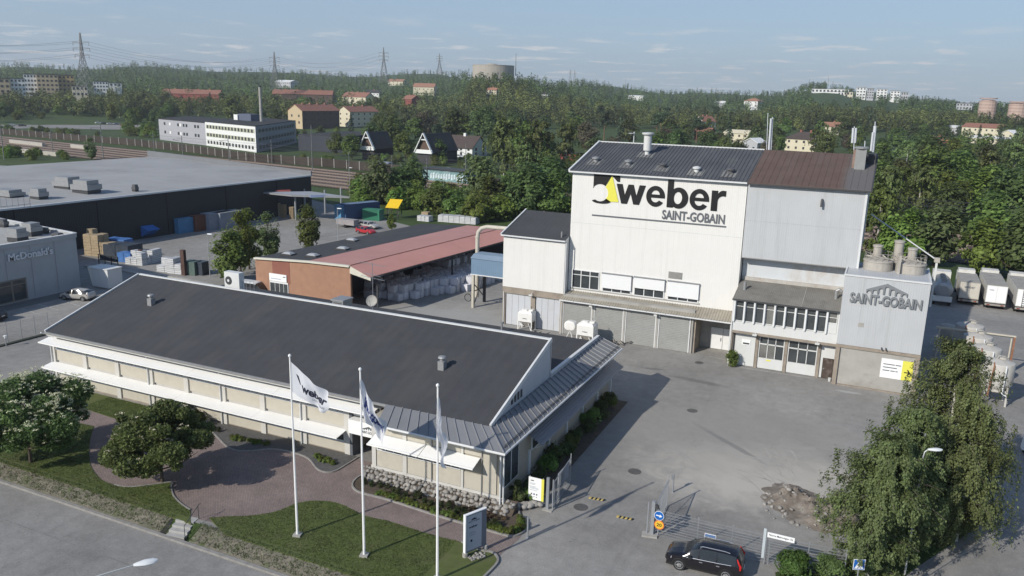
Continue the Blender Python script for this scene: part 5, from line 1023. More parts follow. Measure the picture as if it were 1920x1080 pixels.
def make_car(name,label,cat,prof,paint,loc,heading,wheelbase=2.77,wr=0.36,rails=False,group=None,roofglass=False):
 t=thing(name,label,cat,loc,heading,group);P=np.array(prof);ns=54
 xs=np.linspace(P[0,0],P[-1,0],ns);c=[np.interp(xs,P[:,0],P[:,k]) for k in range(1,6)]
 for k in range(5):
  a=c[k].copy();a[1:-1]=0.25*a[:-2]+0.5*a[1:-1]+0.25*a[2:];c[k]=a
 zb,zl,wl_,zr,wr_=c;V=[];nr=9
 for i in range(ns):
  H_=zl[i]-zb[i];ring=[(0.0,zb[i]),(wl_[i]*0.86,zb[i]),(wl_[i]*0.975,zb[i]+H_*0.22),(wl_[i]*1.0,zb[i]+H_*0.62),(wl_[i]*0.965,zl[i]),(wl_[i]*0.965*0.25+wr_[i]*0.75+0.02,zl[i]+(zr[i]-zl[i])*0.62),(wr_[i],zl[i]+(zr[i]-zl[i])*0.90),(wr_[i]*0.72,zr[i]-0.012),(0.0,zr[i])]
  V.append(ring)
 def vid(i,k,s):return (i*nr+k)*2+(0 if s>0 else 1)
 verts=[]
 for i in range(ns):
  for k in range(nr):
   for s in (1,-1):verts.append((xs[i],V[i][k][0]*s,V[i][k][1]))
 tall=zr-zl>0.16
 ti=np.where(tall)[0];i0,i1=ti[0],ti[-1]
 top=np.where(zr>zr.max()-0.10)[0];r0,r1=top[0],top[-1]
 groups={'body':[],'windscreen':[],'rear_window':[],'side_window':[],'side_window ':[]}
 for i in range(ns-1):
  for k in range(nr-1):
   for s in (1,-1):
    q=(vid(i,k,s),vid(i+1,k,s),vid(i+1,k+1,s),vid(i,k+1,s));q=q if s<0 else q[::-1]
    xm=(xs[i]+xs[i+1])/2;key='body'
    if k in (4,5) and i0+2<i<i1-3 and (k==4 or True):
     key='side_window' if s>0 else 'side_window '
     if abs(xm-0.25)<0.04 or abs(xm+0.75)<0.04 or (k==5 and False):key='body'
    if k in (6,7) and r1<i<i1:key='windscreen'
    if k in (6,7) and i0<i<r0-1 and r0-i0>2:key='rear_window'
    groups[key].append(q)
 for s in (1,-1):
  pass
 for key,fs in groups.items():
  if not fs:continue
  mb=MB();ids=sorted({i for f in fs for i in f});mp={a:b for b,a in enumerate(ids)};mb.v=[verts[i] for i in ids];mb.f=[tuple(mp[i] for i in f) for f in fs];mb.mi=[0]*len(fs)
  if key=='body':
   for i in (0,ns-1):mb.f.append(tuple(mp[vid(i,k,1)] for k in range(nr))+tuple(mp[vid(i,k,-1)] for k in range(nr-2,0,-1)));mb.mi.append(0)
  key=key.strip();me=mb.mesh(key,paint if key=='body' else M_cglass,None,True);link_mesh(key,me,t)
 L0,L1=P[0,0],P[-1,0]
 for sx in (-1,1):
  for s in (1,-1):
   wx=sx*wheelbase/2;yw=0.955*P[:,3].max();mb=MB();mb.cyl((wx,s*(yw-0.22),wr),(wx,s*(yw+0.03),wr),wr,n=24);w=link_mesh('wheel',mb.mesh('wheel',M_tyre,None,True),t)
   mb=MB();mb.cyl((wx,s*(yw+0.028),wr),(wx,s*(yw+0.04),wr),wr*0.42,n=12)
   for k in range(5):a=2*math.pi*k/5;mb.beam((wx,s*(yw+0.034),wr),(wx+math.cos(a)*wr*0.68,s*(yw+0.034),wr+math.sin(a)*wr*0.68),0.07,0.02)
   mb.tube([(wx+math.cos(2*math.pi*k/20)*wr*0.68,s*(yw+0.034),wr+math.sin(2*math.pi*k/20)*wr*0.68) for k in range(21)],0.022,5);link_mesh('rim',mb.mesh('rim',M_rim),w)
   mb=MB();pa=[(wx+math.cos(R(a))*(wr+0.055),s*(yw+0.012),wr+math.sin(R(a))*(wr+0.055)) for a in range(-5,190,15)];mb.tube(pa,0.035,5);link_mesh('wheel_arch',mb.mesh('wheel_arch',M_plast),t)
 wmax=P[:,3].max()
 for s in (1,-1):
  mb=MB();hx=L1-0.20;hw=np.interp(hx,P[:,0],P[:,3]);hz_=np.interp(hx,P[:,0],P[:,2]);mb.hexa([(hx+0.10,s*(hw*0.62),hz_-0.16),(hx-0.22,s*(hw+0.055),hz_-0.12),(hx-0.22,s*(hw+0.03),hz_+0.02),(hx+0.05,s*(hw*0.62),hz_-0.0),(hx+0.12,s*(hw*0.60),hz_-0.14),(hx-0.20,s*(hw+0.07),hz_-0.10),(hx-0.22,s*(hw+0.04),hz_+0.03),(hx+0.07,s*(hw*0.6),hz_+0.02)]);link_mesh('headlight',mb.mesh('headlight',M_head),t)
  rx=L0+0.16;mb=MB();zt=np.interp(rx,P[:,0],P[:,2])
  if rails:
   pts=[(rx-0.02,s*0.86,zt-0.16),(rx-0.03,s*0.865,zt+0.06),(rx+0.10,s*0.84,zt+0.26),(rx+0.20,s*0.76,zt+0.46)];mb.tube(pts,[0.06,0.075,0.055,0.035],6)
  else:mb.hexa([(rx-0.10,s*0.50,zt-0.18),(rx+0.12,s*wmax*0.97,zt-0.18),(rx+0.12,s*wmax*0.95,zt+0.02),(rx-0.08,s*0.5,zt+0.02),(rx-0.13,s*0.5,zt-0.18),(rx+0.12,s*(wmax+0.01),zt-0.18),(rx+0.12,s*wmax*0.98,zt+0.03),(rx-0.11,s*0.5,zt+0.03)])
  link_mesh('tail_light',mb.mesh('tail_light',M_tail),t)
  mb=MB();mx__=0.78;mb.obox((mx__,s*(wmax+0.10),1.0),0.16,0.22,0.16);link_mesh('mirror',mb.mesh('mirror',M_plast),t)
  for hx in (0.12,-0.88):mb=MB();mb.obox((hx,s*(wmax*1.0),0.86),0.20,0.04,0.03);link_mesh('handle',mb.mesh('handle',M_chrome if rails else paint),t)
  if rails:
   mb=MB();mb.tube([(0.25,s*0.60,1.675),(0.1,s*0.615,1.75),(-1.2,s*0.61,1.755),(-1.5,s*0.60,1.70)],0.025,6);link_mesh('roof_rail',mb.mesh('roof_rail',M_chrome),t)
   mb=MB();mb.tube([(0.98,s*0.925,1.0),(0.2,s*0.925,1.025),(-1.0,s*0.92,1.06),(-1.65,s*0.905,1.09)],0.016,5);link_mesh('window_trim',mb.mesh('window_trim',M_chrome),t)
 mb=MB();mb.obox((L0-0.012,0,0.62),0.03,0.5,0.11);link_mesh('number_plate',mb.mesh('number_plate',M_plate),t)
 mb=MB();mb.box(L0+0.1,L1-0.1,-0.8,0.8,0.2,0.34);link_mesh('underbody',mb.mesh('underbody',M_plast),t)
 if roofglass:mb=MB();mb.box(-0.9,0.1,-0.5,0.5,P[:,4].max()-0.005,P[:,4].max()+0.008);link_mesh('sunroof',mb.mesh('sunroof',M_cglass),t)
 return t
def carpaint(name,col,rough=0.22,metal=0.0,spec=0.6):return mat(name,col,rough=rough,var=0.03,metal=metal,spec=spec)
wf=G(1275,1069.3);wb=G(1357,1089);hd_=(wf-wb);ctr=(wf+wb)/2;left=Vector((-hd_.y,hd_.x,0)).normalized();ctr=ctr-left*0.90
make_car('suv_car','black estate style off-road car with silver roof rails parked by the wire fence','car',SUV,carpaint('paint_black',(0.008,0.007,0.010),rough=0.15,spec=0.8),(ctr.x,ctr.y,0.0),math.atan2(hd_.y,hd_.x),rails=True)
# ------ lamps and small signs in front
M_lampp=mat('lamp_pole',(0.42,0.44,0.45),rough=0.45,var=0.06,metal=0.3);M_lens=mat('lamp_lens',(0.72,0.74,0.74),rough=0.3,var=0.03)
def street_lamp(label,head,base,r=0.06,hl=0.75,arm=None,group=None):
 t=thing('street_lamp',label,'street lamp',base,group=group);head=Vector(head);base=Vector(base);mb=MB()
 d=Vector((head.x-base.x,head.y-base.y,0));k=d.length
 if k>0.05:
  d.normalize();mb.tube([base,Vector((base.x,base.y,head.z-0.5)),Vector((base.x,base.y,head.z-0.5))+d*k*0.25+Vector((0,0,0.35)),head],[r,r*0.75,r*0.6,r*0.5],8)
 else:d=Vector((1,0,0));mb.tube([base,head],[r,r*0.7],8)
 mb.build('pole',M_lampp,t,smooth=True);mb=MB();n=10;V=[];sec=[(0,.05,.05),(0.15,.10,.07),(0.45,.17,.09),(0.8,.16,.08),(1.0,.05,.04)];sd_=Vector((-d.y,d.x,0))
 for s,w_,h_ in sec:
  for q in range(n):a=2*math.pi*q/n;V.append(head+d*(s*hl)+sd_*w_*math.cos(a)*hl/0.75+Vector((0,0,h_*math.sin(a)*hl/0.75)))
 mb.add(V,[(i*n+q,i*n+(q+1)%n,(i+1)*n+(q+1)%n,(i+1)*n+q) for i in range(len(sec)-1) for q in range(n)]+[tuple(range(n)),tuple(range((len(sec)-1)*n,len(sec)*n))]);mb.build('lamp_head',M_lens,t,smooth=True);return t
h1=G(250,1060,8.2);street_lamp('pale street lamp head on a thin arm over the street, nearest the camera',h1,(h1.x-1.3,h1.y-1.7,-0.6),hl=0.95)
h2=G(1740,843,8.3);street_lamp('white street lamp rising out of the birch crowns',h2,(h2.x-0.2,h2.y-0.1,0),hl=0.85)
q=G(1611,1058,2.5);t=thing('crossing_sign','blue square pedestrian crossing sign on a post below the birches','road sign',(q.x,q.y,0));FX=wallframe(q-Vector((0,0,0.3)),Vector((0.92,0.38,0)),(0,0,1));inv=MW[t.name].inverted()
mb=MB();mb.cyl((q.x,q.y+0.05,0),(q.x,q.y+0.05,2.7),0.035,n=8);mb.build('post',M_galv,t)
for nm,poly,m_,e,zoff in (('rim',[(-.33,-.05),(.33,-.05),(.33,.61),(-.33,.61)],M_signw,0.008,0.0),('face',[(-.30,-.02),(.30,-.02),(.30,.58),(-.30,.58)],M_sblue,0.004,0.014),('triangle',[(-.26,.03),(.26,.03),(0,.53)],M_signw,0.003,0.02),('pictogram',[(-.10,.06),(-.03,.18),(-.06,.30),(-.10,.22),(-.12,.23),(-.05,.37),(0.02,.37),(.10,.24),(.08,.22),(.02,.29),(.03,.18),(.12,.06),(.08,.05),(0,.16),(-.06,.05)],M_ink,0.003,0.026),('pictogram',arc(-0.01,0.41,0.032,0.035,0,340,12),M_ink,0.003,0.026)):
 link_mesh(nm,curve_mesh(nm,[poly],e,m_,inv@FX@Matrix.Translation((0,0,zoff))),t)
p=G(12,650);t=thing('path_lamp','short white lamp post beside the kerb left of the office','lamp',p);mb=MB();mb.cyl(p,p+Vector((0,0,1.0)),0.05,n=8);mb.build('post',M_galv,t);mb=MB();mb.lathe([(0.10,0.95),(0.14,1.2),(0.22,1.22),(0.05,1.3)],p,10);mb.build('lamp_head',M_lens,t)
# ------ barbecue cart by the brown door
p=G(1580,717);t=thing('charcoal_grill','dark metal cart with tilted lid standing against the concrete wall','grill',p);M_soot=mat('soot_metal',(0.035,0.032,0.03),rough=0.6,var=0.3,sc=4)
mb=MB();mb.box(p.x-0.55,p.x+0.5,p.y-0.3,p.y+0.3,0.55,0.95);mb.build('body',M_soot,t);mb=MB();mb.hexa([(p.x-.6,p.y-.4,1.32),(p.x+.62,p.y-.4,1.25),(p.x+.62,p.y+.35,1.5),(p.x-.6,p.y+.35,1.55),(p.x-.6,p.y-.4,1.42),(p.x+.62,p.y-.4,1.35),(p.x+.62,p.y+.35,1.6),(p.x-.6,p.y+.35,1.65)]);mb.build('lid',mat('lid_metal',(0.16,0.15,0.14),rough=0.5,var=0.2),t)
for dx in (-.5,.45):
 for dy in (-.25,.25):mb=MB();mb.beam((p.x+dx,p.y+dy,0),(p.x+dx,p.y+dy,1.35),0.05,0.05);mb.build('leg',M_soot,t)
p=G(1555,715);mb=MB();mb.lathe([(0.12,0),(0.17,0.35),(0.17,0.37),(0.14,0.37)],p,12);mb.build('bucket',M_wh2,label='small white bucket at the foot of the pillar next to the brown door',cat='bucket',base=tuple(p))
# ------ silos on the sign block
M_silo=mat('dusty_silo',(0.40,0.375,0.335),rough=0.8,var=0.15,sc=1.0,bump=0.01,bsc=10,dirt=((0.28,0.255,0.22),0.7,0.8,(3,3,0.4)))
for k,(u,lab) in enumerate(((0.35,'dusty cement silo behind the sign block, beside the grey tower'),(3.35,'dusty cement silo behind the sign block, at its outer corner'))):
 t=thing('cement_silo',lab,'silo',(u,88.6,11.35),group='cement silos behind the sign block');mb=MB();mb.lathe([(1.38,11.36),(1.40,12.2),(1.46,12.22),(1.46,12.32),(0.9,12.5),(0.1,12.55)],(u,88.6,0),28);mb.build('body',M_silo,t,smooth=True)
 mb=MB();mb.lathe([(0.42,12.4),(0.42,13.6),(0.50,13.62),(0.50,13.78),(0.1,13.86)],(u-0.2 if k==0 else u+0.0,88.9,0),18);mb.build('filter',M_silo,t,smooth=True)
 mb=MB()
 for i in range(14):a=2*math.pi*i/14;mb.cyl((u+1.32*math.cos(a),88.6+1.32*math.sin(a),12.25),(u+1.32*math.cos(a),88.6+1.32*math.sin(a),13.1),0.02,n=4)
 for zz_ in (12.7,13.1):mb.tube([(u+1.32*math.cos(2*math.pi*i/20),88.6+1.32*math.sin(2*math.pi*i/20),zz_) for i in range(21)],0.02,4)
 mb.build('railing',M_silo,t)
 mb=MB();mb.beam((u-1.2,88.2,12.75),(u+1.3,87.9,12.6),0.12,0.12);mb.tube([(u-0.8,89.4,12.5),(u-0.4,89.3,12.8),(u+0.3,89.2,12.75),(u+0.7,88.8,12.5)],0.08,6);mb.build('pipe',M_silo,t)
t=thing('cement_silo','small dusty cement filter tower behind the two larger silos','silo',(2.1,90.2,11.35));mb=MB();mb.lathe([(0.45,11.36),(0.45,14.0),(0.52,14.02),(0.52,14.2),(0.1,14.3)],(2.1,90.2,0),18);mb.build('body',M_silo,t,smooth=True);mb=MB();mb.lathe([(0.55,11.37),(0.55,11.5)],(2.1,90.2,0),18);mb.build('flange',M_silo,t)
t=thing('boom_mast','pale steel mast with a long thin boom at the corner of the silo roof','boom',(5.0,89,11.35));a=PV(1757,488,89);b=AT(1634,402,106)
mb=MB();mb.box(a.x-0.1,a.x+0.1,88.9,89.1,8.0,a.z);mb.build('mast',M_wh2,t);mb=MB();mb.cyl(a,b,0.07,n=6);mb.build('boom',M_frame,t);mb=MB();mb.obox(a-Vector((0,0,.2)),0.5,0.4,0.45);mb.build('winch',M_silo,t)
mb=MB();p=PV(1685,500,88);mb.box(p.x-0.14,p.x+0.14,87.0,87.2,11.36,13.2);mb.build('duct_post',M_silo,label='square dusty duct standing between the two silo tops',cat='duct',base=(p.x,87.1,11.36))
# ------ row of mortar silos at the right
M_msilo=mat('mortar_silo',(0.47,0.455,0.42),rough=0.7,var=0.12,sc=1.2,dirt=((0.33,0.28,0.22),0.6,0.9))
M_rustp=mat('rusty_pipe',(0.26,0.13,0.08),rough=0.8,var=0.3,sc=3)
ml=['nearest pale mortar silo on four legs right of the birches','second mortar silo from the camera in the row behind the birches','third mortar silo from the camera, dusty top with hose','farthest mortar silo of the row, nearest the parked trucks']
for k,(u,v) in enumerate(((11.95,86.0),(11.3,90.6),(10.9,95.0),(10.5,99.4))):
 t=thing('mortar_silo',ml[k],'silo',(u,v,0),rz=0.0,group='mortar silos beside the yard');mb=MB();mb.lathe([(0.18,1.0),(0.30,1.0),(1.38,1.95),(1.42,2.1),(1.42,4.0),(1.36,4.12),(0.6,4.35),(0.1,4.4)],(u,v,0),26);mb.build('tank',M_msilo,t,smooth=True)
 for dx in (-0.95,0.95):
  for dy in (-0.95,0.95):mb=MB();mb.beam((u+dx,v+dy,0),(u+dx*0.95,v+dy*0.95,2.2),0.16,0.16);mb.build('leg',M_msilo,t)
 mb=MB()
 for s_ in ((-1,-1,1,-1),(1,-1,1,1),(1,1,-1,1),(-1,1,-1,-1)):mb.beam((u+s_[0]*0.95,v+s_[1]*0.95,1.45),(u+s_[2]*0.95,v+s_[3]*0.95,1.45),0.14,0.2)
 mb.build('frame',M_msilo,t)
 mb=MB();mb.tube([(u+0.5,v-1.1,4.1),(u+0.5,v-1.48,4.0),(u+0.45,v-1.5,1.4),(u+0.9,v-1.5,1.2)],0.07,7);mb.build('pipe',M_frame,t)
 mb=MB();mb.tube([(u-0.5,v-1.0,4.2),(u-0.5,v-1.46,4.0),(u-0.7,v-1.5,1.0)],0.08,7);mb.build('pipe',M_rustp,t)
 mb=MB();mb.lathe([(0.35,4.3),(0.35,4.55),(0.2,4.6)],(u+0.3,v+0.2,0),12);mb.tube([(u-0.2,v,4.35),(u-0.1,v-0.2,4.75),(u+0.4,v-0.1,4.7),(u+0.8,v+0.3,4.4)],0.05,6);mb.build('hatch',M_msilo,t)
t=thing('pipe_frame','long pale pipe bridge ending in a rusty post above the mortar silos','pipe frame',(14.4,96.5,0));mb=MB();mb.box(7.0,14.55,96.5,96.68,4.05,4.2);mb.box(7.0,14.4,96.75,96.9,3.9,4.02);mb.build('beam',mat('cream_steel',(0.52,0.48,0.40),var=0.1,sc=2),t);mb=MB();mb.box(14.35,14.55,96.5,96.7,0,4.05);mb.build('post',M_rustp,t);mb=MB();mb.box(7.3,7.45,96.5,96.7,0,4.05);mb.build('post',MATS['cream_steel'],t);mb=MB();mb.box(14.1,14.22,96.4,96.55,0,3.9);mb.build('post',MATS['cream_steel'],t)
p=G(1775,612,3);t=thing('powder_vessel','small domed dusty vessel under the pale pipe bridge','vessel',(8.6,102.8,0));mb=MB();mb.lathe([(0.3,0.9),(0.85,1.6),(0.9,2.6),(0.75,2.95),(0.1,3.15)],(8.6,102.8,0),18);mb.build('tank',M_silo,t,smooth=True)
for dx in (-.6,.6):mb=MB();mb.beam((8.6+dx,102.4,0),(8.6+dx,102.4,1.8),.1,.1);mb.build('leg',M_silo,t)
# ------ parked lorries
M_tarp=mat('trailer_white',(0.62,0.61,0.575),rough=0.5,var=0.08,sc=0.8,dirt=((0.42,0.39,0.34),0.5,0.7));M_troof=mat('trailer_roof',(0.33,0.315,0.285),rough=0.7,var=0.15,sc=0.8,dirt=((0.22,0.20,0.17),0.6,0.6));M_chass=mat('chassis',(0.06,0.055,0.05),rough=0.8,var=0.3,sc=2);M_dustp=mat('dusty_steel',(0.30,0.28,0.25),var=0.2,sc=2)
def trailer(label,u,v,w=2.5,L_=9.5,h=3.45,ladder=False,txt=None,cream=False,cab=True):
 t=thing('lorry',label,'lorry',(u,v,0),group='lorries parked beyond the yard');m=M_tarp if not cream else mat('trailer_cream',(0.52,0.49,0.43),rough=0.6,var=0.08,sc=0.8,dirt=((0.36,0.32,0.27),0.5,0.6))
 mb=MB();mb.box(u-w/2,u+w/2,v,v+L_,0.95,h);mb.build('box_body',m,t);mb=MB();mb.box(u-w/2-0.02,u+w/2+0.02,v-0.02,v+L_,h,h+0.06);mb.build('roof',M_troof,t)
 for s in (-1,1):mb=MB();mb.box(u+(0.02 if s>0 else -w/2+0.06),u+(w/2-0.06 if s>0 else -0.02),v-0.05,v-0.004,1.05,h-0.08);mb.build('rear_door',M_signw if not cream else m,t)
 mb=MB();mb.box(u-w/2,u+w/2,v-0.10,v+0.15,0.55,0.80);mb.build('bumper',M_dustp,t);mb=MB();mb.box(u-0.6,u+0.6,v,v+L_,0.6,0.95);mb.build('chassis',M_chass,t)
 for s in (-1,1):
  mb=MB();mb.box(u+s*(w/2-0.4)-0.18,u+s*(w/2-0.4)+0.18,v-0.13,v-0.10,0.6,0.74);mb.build('tail_light',mat('dusty_tail_light',(.22,.05,.04),var=.2),t)
  for q in (1.2,2.5):mb=MB();mb.cyl((u+s*(w/2-0.35),v+q,0.5),(u+s*(w/2-0.02),v+q,0.5),0.5,n=18);mb.build('wheel',M_tyre,t)
 if ladder:
  mb=MB()
  for s in (0.1,0.55):mb.beam((u-s,v-0.12,1.0),(u-s,v-0.12,h+0.1),0.05,0.05)
  for q in range(8):mb.beam((u-0.55,v-0.12,1.15+q*0.3),(u-0.1,v-0.12,1.15+q*0.3),0.05,0.05)
  mb.build('ladder',M_dsteel,t)
 if txt:lettering('lettering','weber',(u-0.75,2.45,u+0.65,2.85) if cream else (u-0.95,2.7,u-0.35,2.88),wallframe((0,v-0.056,0)),M_lgrey,t,off=0.02,ext=0.004)
 if cab:mb=MB();mb.box(u-1.2,u+1.2,v+L_+0.4,v+L_+2.3,0.7,3.3);mb.build('cab',M_tarp,t);mb=MB();mb.box(u-1.1,u+1.1,v+L_+0.5,v+L_+2.2,3.3,3.75);mb.build('wind_deflector',M_tarp,t);mb=MB();mb.cyl((u-1.15,v+L_+1.5,.5),(u+1.15,v+L_+1.5,.5),.5,n=16);mb.build('wheel',M_tyre,t)
 return t
trailer('cream lorry with weber lettering on its rear, second from the factory',12.75,128.3,L_=7.0,h=3.3,txt=True,cream=True)
trailer('white box lorry with plain white rear doors, third from the factory',16.0,127.4,L_=9.5,h=3.4,txt=True)
trailer('white box lorry with a black ladder on its rear, at the picture edge',19.6,126.9,L_=9.5,h=3.4,ladder=True)
u,v=9.3,125.5;t=thing('tanker_lorry','dusty tanker lorry half in shade, nearest the factory','lorry',(u,v,0));mb=MB();N_=20
for i,(yy,sc_) in enumerate(((0,.55),(0.15,.9),(0.4,1),(6.5,1),(6.8,.8))):
 for k in range(N_):a=2*math.pi*k/N_;mb.v.append((u+1.22*sc_*math.cos(a),v+yy,2.35+1.15*sc_*math.sin(a)))
mb.f=[(i*N_+k,i*N_+(k+1)%N_,(i+1)*N_+(k+1)%N_,(i+1)*N_+k) for i in range(4) for k in range(N_)]+[tuple(range(N_)),tuple(range(4*N_,5*N_))];mb.mi=[0]*len(mb.f);mb.build('tank',mat('tank_steel',(0.34,0.34,0.34),rough=0.35,var=0.1,metal=0.4),t,smooth=True)
mb=MB();mb.box(u-1.2,u+1.2,v-0.1,v+0.2,0.75,1.5);mb.build('rear_panel',M_tarp,t);mb=MB();mb.box(u-0.7,u+0.7,v,v+7,0.7,1.2);mb.build('chassis',M_chass,t);mb=MB();mb.box(u-1.2,u+1.2,v+7.2,v+9.2,0.7,3.7);mb.build('cab',M_tarp,t);mb=MB();mb.box(u-0.35,u+0.35,v+0.8,v+5.8,3.48,3.62)
for q in range(3):mb.lathe([(0.3,3.5),(0.3,3.75),(0.1,3.8)],(u,v+1.4+q*1.9,0),12)
mb.build('walkway',M_dustp,t)
for s in (-1,1):
 for q in (1.2,2.5,8.2):mb=MB();mb.cyl((u+s*0.85,v+q,0.5),(u+s*1.18,v+q,0.5),0.5,n=18);mb.build('wheel',M_tyre,t)
 # ------ hopper bins by the folding doors
M_bin=mat('white_bin',(0.74,0.735,0.71),rough=0.5,var=0.06,sc=1.5,dirt=((0.55,0.51,0.45),0.5,1.2));M_bing=mat('bin_cone',(0.36,0.34,0.31),var=0.15,sc=2)
def hopper(label,u,v,rz=0.0,s=1.0,tilt=0):
 t=thing('hopper_bin',label,'hopper',(u,v,0),rz,group='white hopper bins before the factory');L_=lambda mb,n,m:link_mesh(n,mb.mesh(n,m),t)
 mb=MB();mb.box(-1.05,1.05,-0.85,0.85,1.35,2.55);mb.hexa([(-1.05,-.85,2.55),(1.05,-.85,2.55),(1.05,.85,2.55),(-1.05,.85,2.55),(-.8,-.65,2.85),(.8,-.65,2.85),(.8,.65,2.85),(-.8,.65,2.85)]);L_(mb,'body',M_bin)
 mb=MB();mb.hexa([(-.25,-.2,.55),(.25,-.2,.55),(.25,.2,.55),(-.25,.2,.55),(-.95,-.78,1.35),(.95,-.78,1.35),(.95,.78,1.35),(-.95,.78,1.35)]);L_(mb,'cone',M_bing)
 for x in (-1,1):
  for y in (-.8,.8):mb=MB();mb.box(x-.07,x+.07,y-.07,y+.07,0,1.4);L_(mb,'leg',M_bin)
 for x in (-1,1):mb=MB();mb.beam((x,-.8,.1),(x*.5,-.8,1.2),.07,.07);L_(mb,'brace',M_bin)
 mb=MB();mb.box(.35,.95,-.3,.4,2.85,3.05);mb.box(-.7,.1,-.3,.3,2.85,2.95);L_(mb,'lid',M_bin);mb=MB();mb.box(.55,.62,.2,.27,2.8,3.4);L_(mb,'lifting_lug',M_dsteel)
 lettering('lettering','weber',(-0.35,1.75,0.35,1.92),MW[t.name]@wallframe((0,-0.857,0)),M_ink,t,off=0.02,ext=0.004)
 t.scale=(s,s,s);return t
hopper('white hopper bin on legs in front of the folding doors',-37.4,86.0,0.05,0.86);hopper('white hopper bin by the roller doors, beside the oval tank',-28.9,83.9,0.0,0.95)
p=(-30.9,83.7,0);t=thing('mixing_tank','small oval white tank on a tripod trailer by the roller doors','tank',p);mb=MB();n=24
for yy,sc_ in ((-.32,.82),(-.28,.97),(-.2,1),(.5,1),(.6,.85)):
 for k in range(n):a=2*math.pi*k/n;mb.v.append((p[0]+math.copysign(abs(math.cos(a))**0.7,math.cos(a))*.68*sc_,p[1]+yy,2.05+math.copysign(abs(math.sin(a))**0.8,math.sin(a))*.55*sc_))
mb.f=[(i*n+k,i*n+(k+1)%n,(i+1)*n+(k+1)%n,(i+1)*n+k) for i in range(4) for k in range(n)]+[tuple(range(n)),tuple(range(4*n,5*n))];mb.mi=[0]*len(mb.f);mb.build('tank',M_bin,t,smooth=True)
for dx,dy in ((-.6,-.4),(.6,-.4),(0,.7)):mb=MB();mb.beam((p[0]+dx,p[1]+dy,0.1),(p[0],p[1],1.5),.07,.07);mb.build('leg',M_bin,t)
mb=MB();mb.beam((p[0]-1.4,p[1]-.5,.25),(p[0]+1.8,p[1]-.5,.25),.08,.08);mb.build('drawbar',M_bin,t)
for s in (-.9,.9):mb=MB();mb.cyl((p[0]+s*0.9-.4,p[1]-.62,.28),(p[0]+s*0.9-.4,p[1]-.42,.28),.28,n=14);mb.build('wheel',M_tyre,t)
for lab,x,y in (('low pile of scrap machine parts behind the office parapet',1012,628),('heap of tubing and frames beside the white hopper bin by the roller doors',1160,645)):
 p=G(x,y);t=thing('scrap_pile',lab,'scrap',p)
 for k in range(9):mb=MB();a=rr.uniform(0,6.3);q=p+Vector((rr.uniform(-.8,.8),rr.uniform(-.6,.6),.1));e=q+Vector((math.cos(a)*.9,math.sin(a)*.6,rr.uniform(0,.5)));mb.beam(q,e,.09,.09);mb.build('tube',M_dustp if k%2 else M_dsteel,t)
 # ------ blue loading bridge with duct
M_blueb=mat('blue_cladding',(0.155,0.235,0.33),rough=0.5,var=0.08,sc=0.6,stripe=(0,0.3,0.008,0.06));M_duct=mat('cream_duct',(0.50,0.47,0.40),rough=0.6,var=0.1,sc=1.0,dirt=((0.36,0.32,0.26),0.5,1.0))
t=thing('loading_bridge','blue sheet clad loading bridge on steel legs joined to the factory annex','loading bridge',(-45,93.5,0))
mb=MB();mb.box(-48.1,-41.12,91.7,95.4,4.6,6.72);mb.build('housing',M_blueb,t)
mb=MB();mb.ext([(-48.2,91.6,6.72),(-48.2,92.6,7.15),(-48.2,94.5,7.15),(-48.2,95.5,6.72)],(7.05,0,0));mb.build('roof',mat('blue_roof',(0.20,0.27,0.35),var=0.1),t);mb=MB();mb.box(-48.15,-41.15,91.62,91.7,4.5,4.62);mb.build('edge',M_flash,t)
for (u,v) in ((-47.85,91.85),(-47.85,95.2)):mb=MB();mb.box(u-.16,u+.16,v-.16,v+.16,0,4.6);mb.build('leg',M_duct if v<93 else M_dsteel,t)
mb=MB();mb.beam((-47.8,92.0,0.3),(-47.8,95.1,4.2),.1,.1);mb.beam((-47.8,95.1,0.8),(-47.8,92.0,3.2),.1,.1);mb.beam((-47.8,92,2.2),(-47.8,95.1,2.2),.1,.1);mb.build('brace',M_dsteel,t)
mb=MB();mb.tube([(-48.55+.5*math.cos(a*.35),91.75+.0,1.3+.5*math.sin(a*.35)) for a in range(19)],.05,5);mb.build('hose_coil',M_plast,t)
d_=thing('exhaust_duct','cream bent duct rising over the red roof to the annex','duct',(-48.4,94,0));mb=MB();mb.tube([(-48.4,94,0.9),(-48.4,94,9.2),(-48.25,94,9.9),(-47.8,94,10.4),(-47.0,94,10.65),(-41.0,94,10.75)],.27,14);mb.build('pipe',M_duct,d_,smooth=True)
for z in (4.4,9.1):mb=MB();mb.lathe([(.34,z),(.34,z+.12)],(-48.4,94,0),16);mb.build('flange',M_duct,d_)
# ------ brick warehouse
M_brick=mat('orange_brick',(0.36,0.205,0.135),rough=0.85,var=0.12,sc=1.0,bump=0.01,bsc=20,stripe=(2,0.15,0.006,0.10),dirt=((0.28,0.155,0.105),0.6,0.4));M_redr=mat('red_roof_sheet',(0.44,0.225,0.195),rough=0.6,var=0.08,sc=0.3,dirt=((0.49,0.265,0.235),0.5,0.3));M_dbrick=mat('red_brick_band',(0.24,0.10,0.075),var=0.12,sc=1.5,bump=0.01,bsc=20);M_cream=mat('cream_fascia',(0.60,0.58,0.49),rough=0.6,var=0.05)
bw_=thing('brick_warehouse','long orange brick warehouse with dark felt and red sheet roof and open side','warehouse',(-70,86,0));DV=Vector((3.9,36.6,0))
FL,FM,FRr,EE=Vector((-75.7,81.7,5.45)),Vector((-66.9,81.75,5.92)),Vector((-60.3,81.9,6.0)),Vector((-57.1,81.7,4.9))
def g0(p):return Vector((p.x,p.y,0))
mb=MB();b=DV
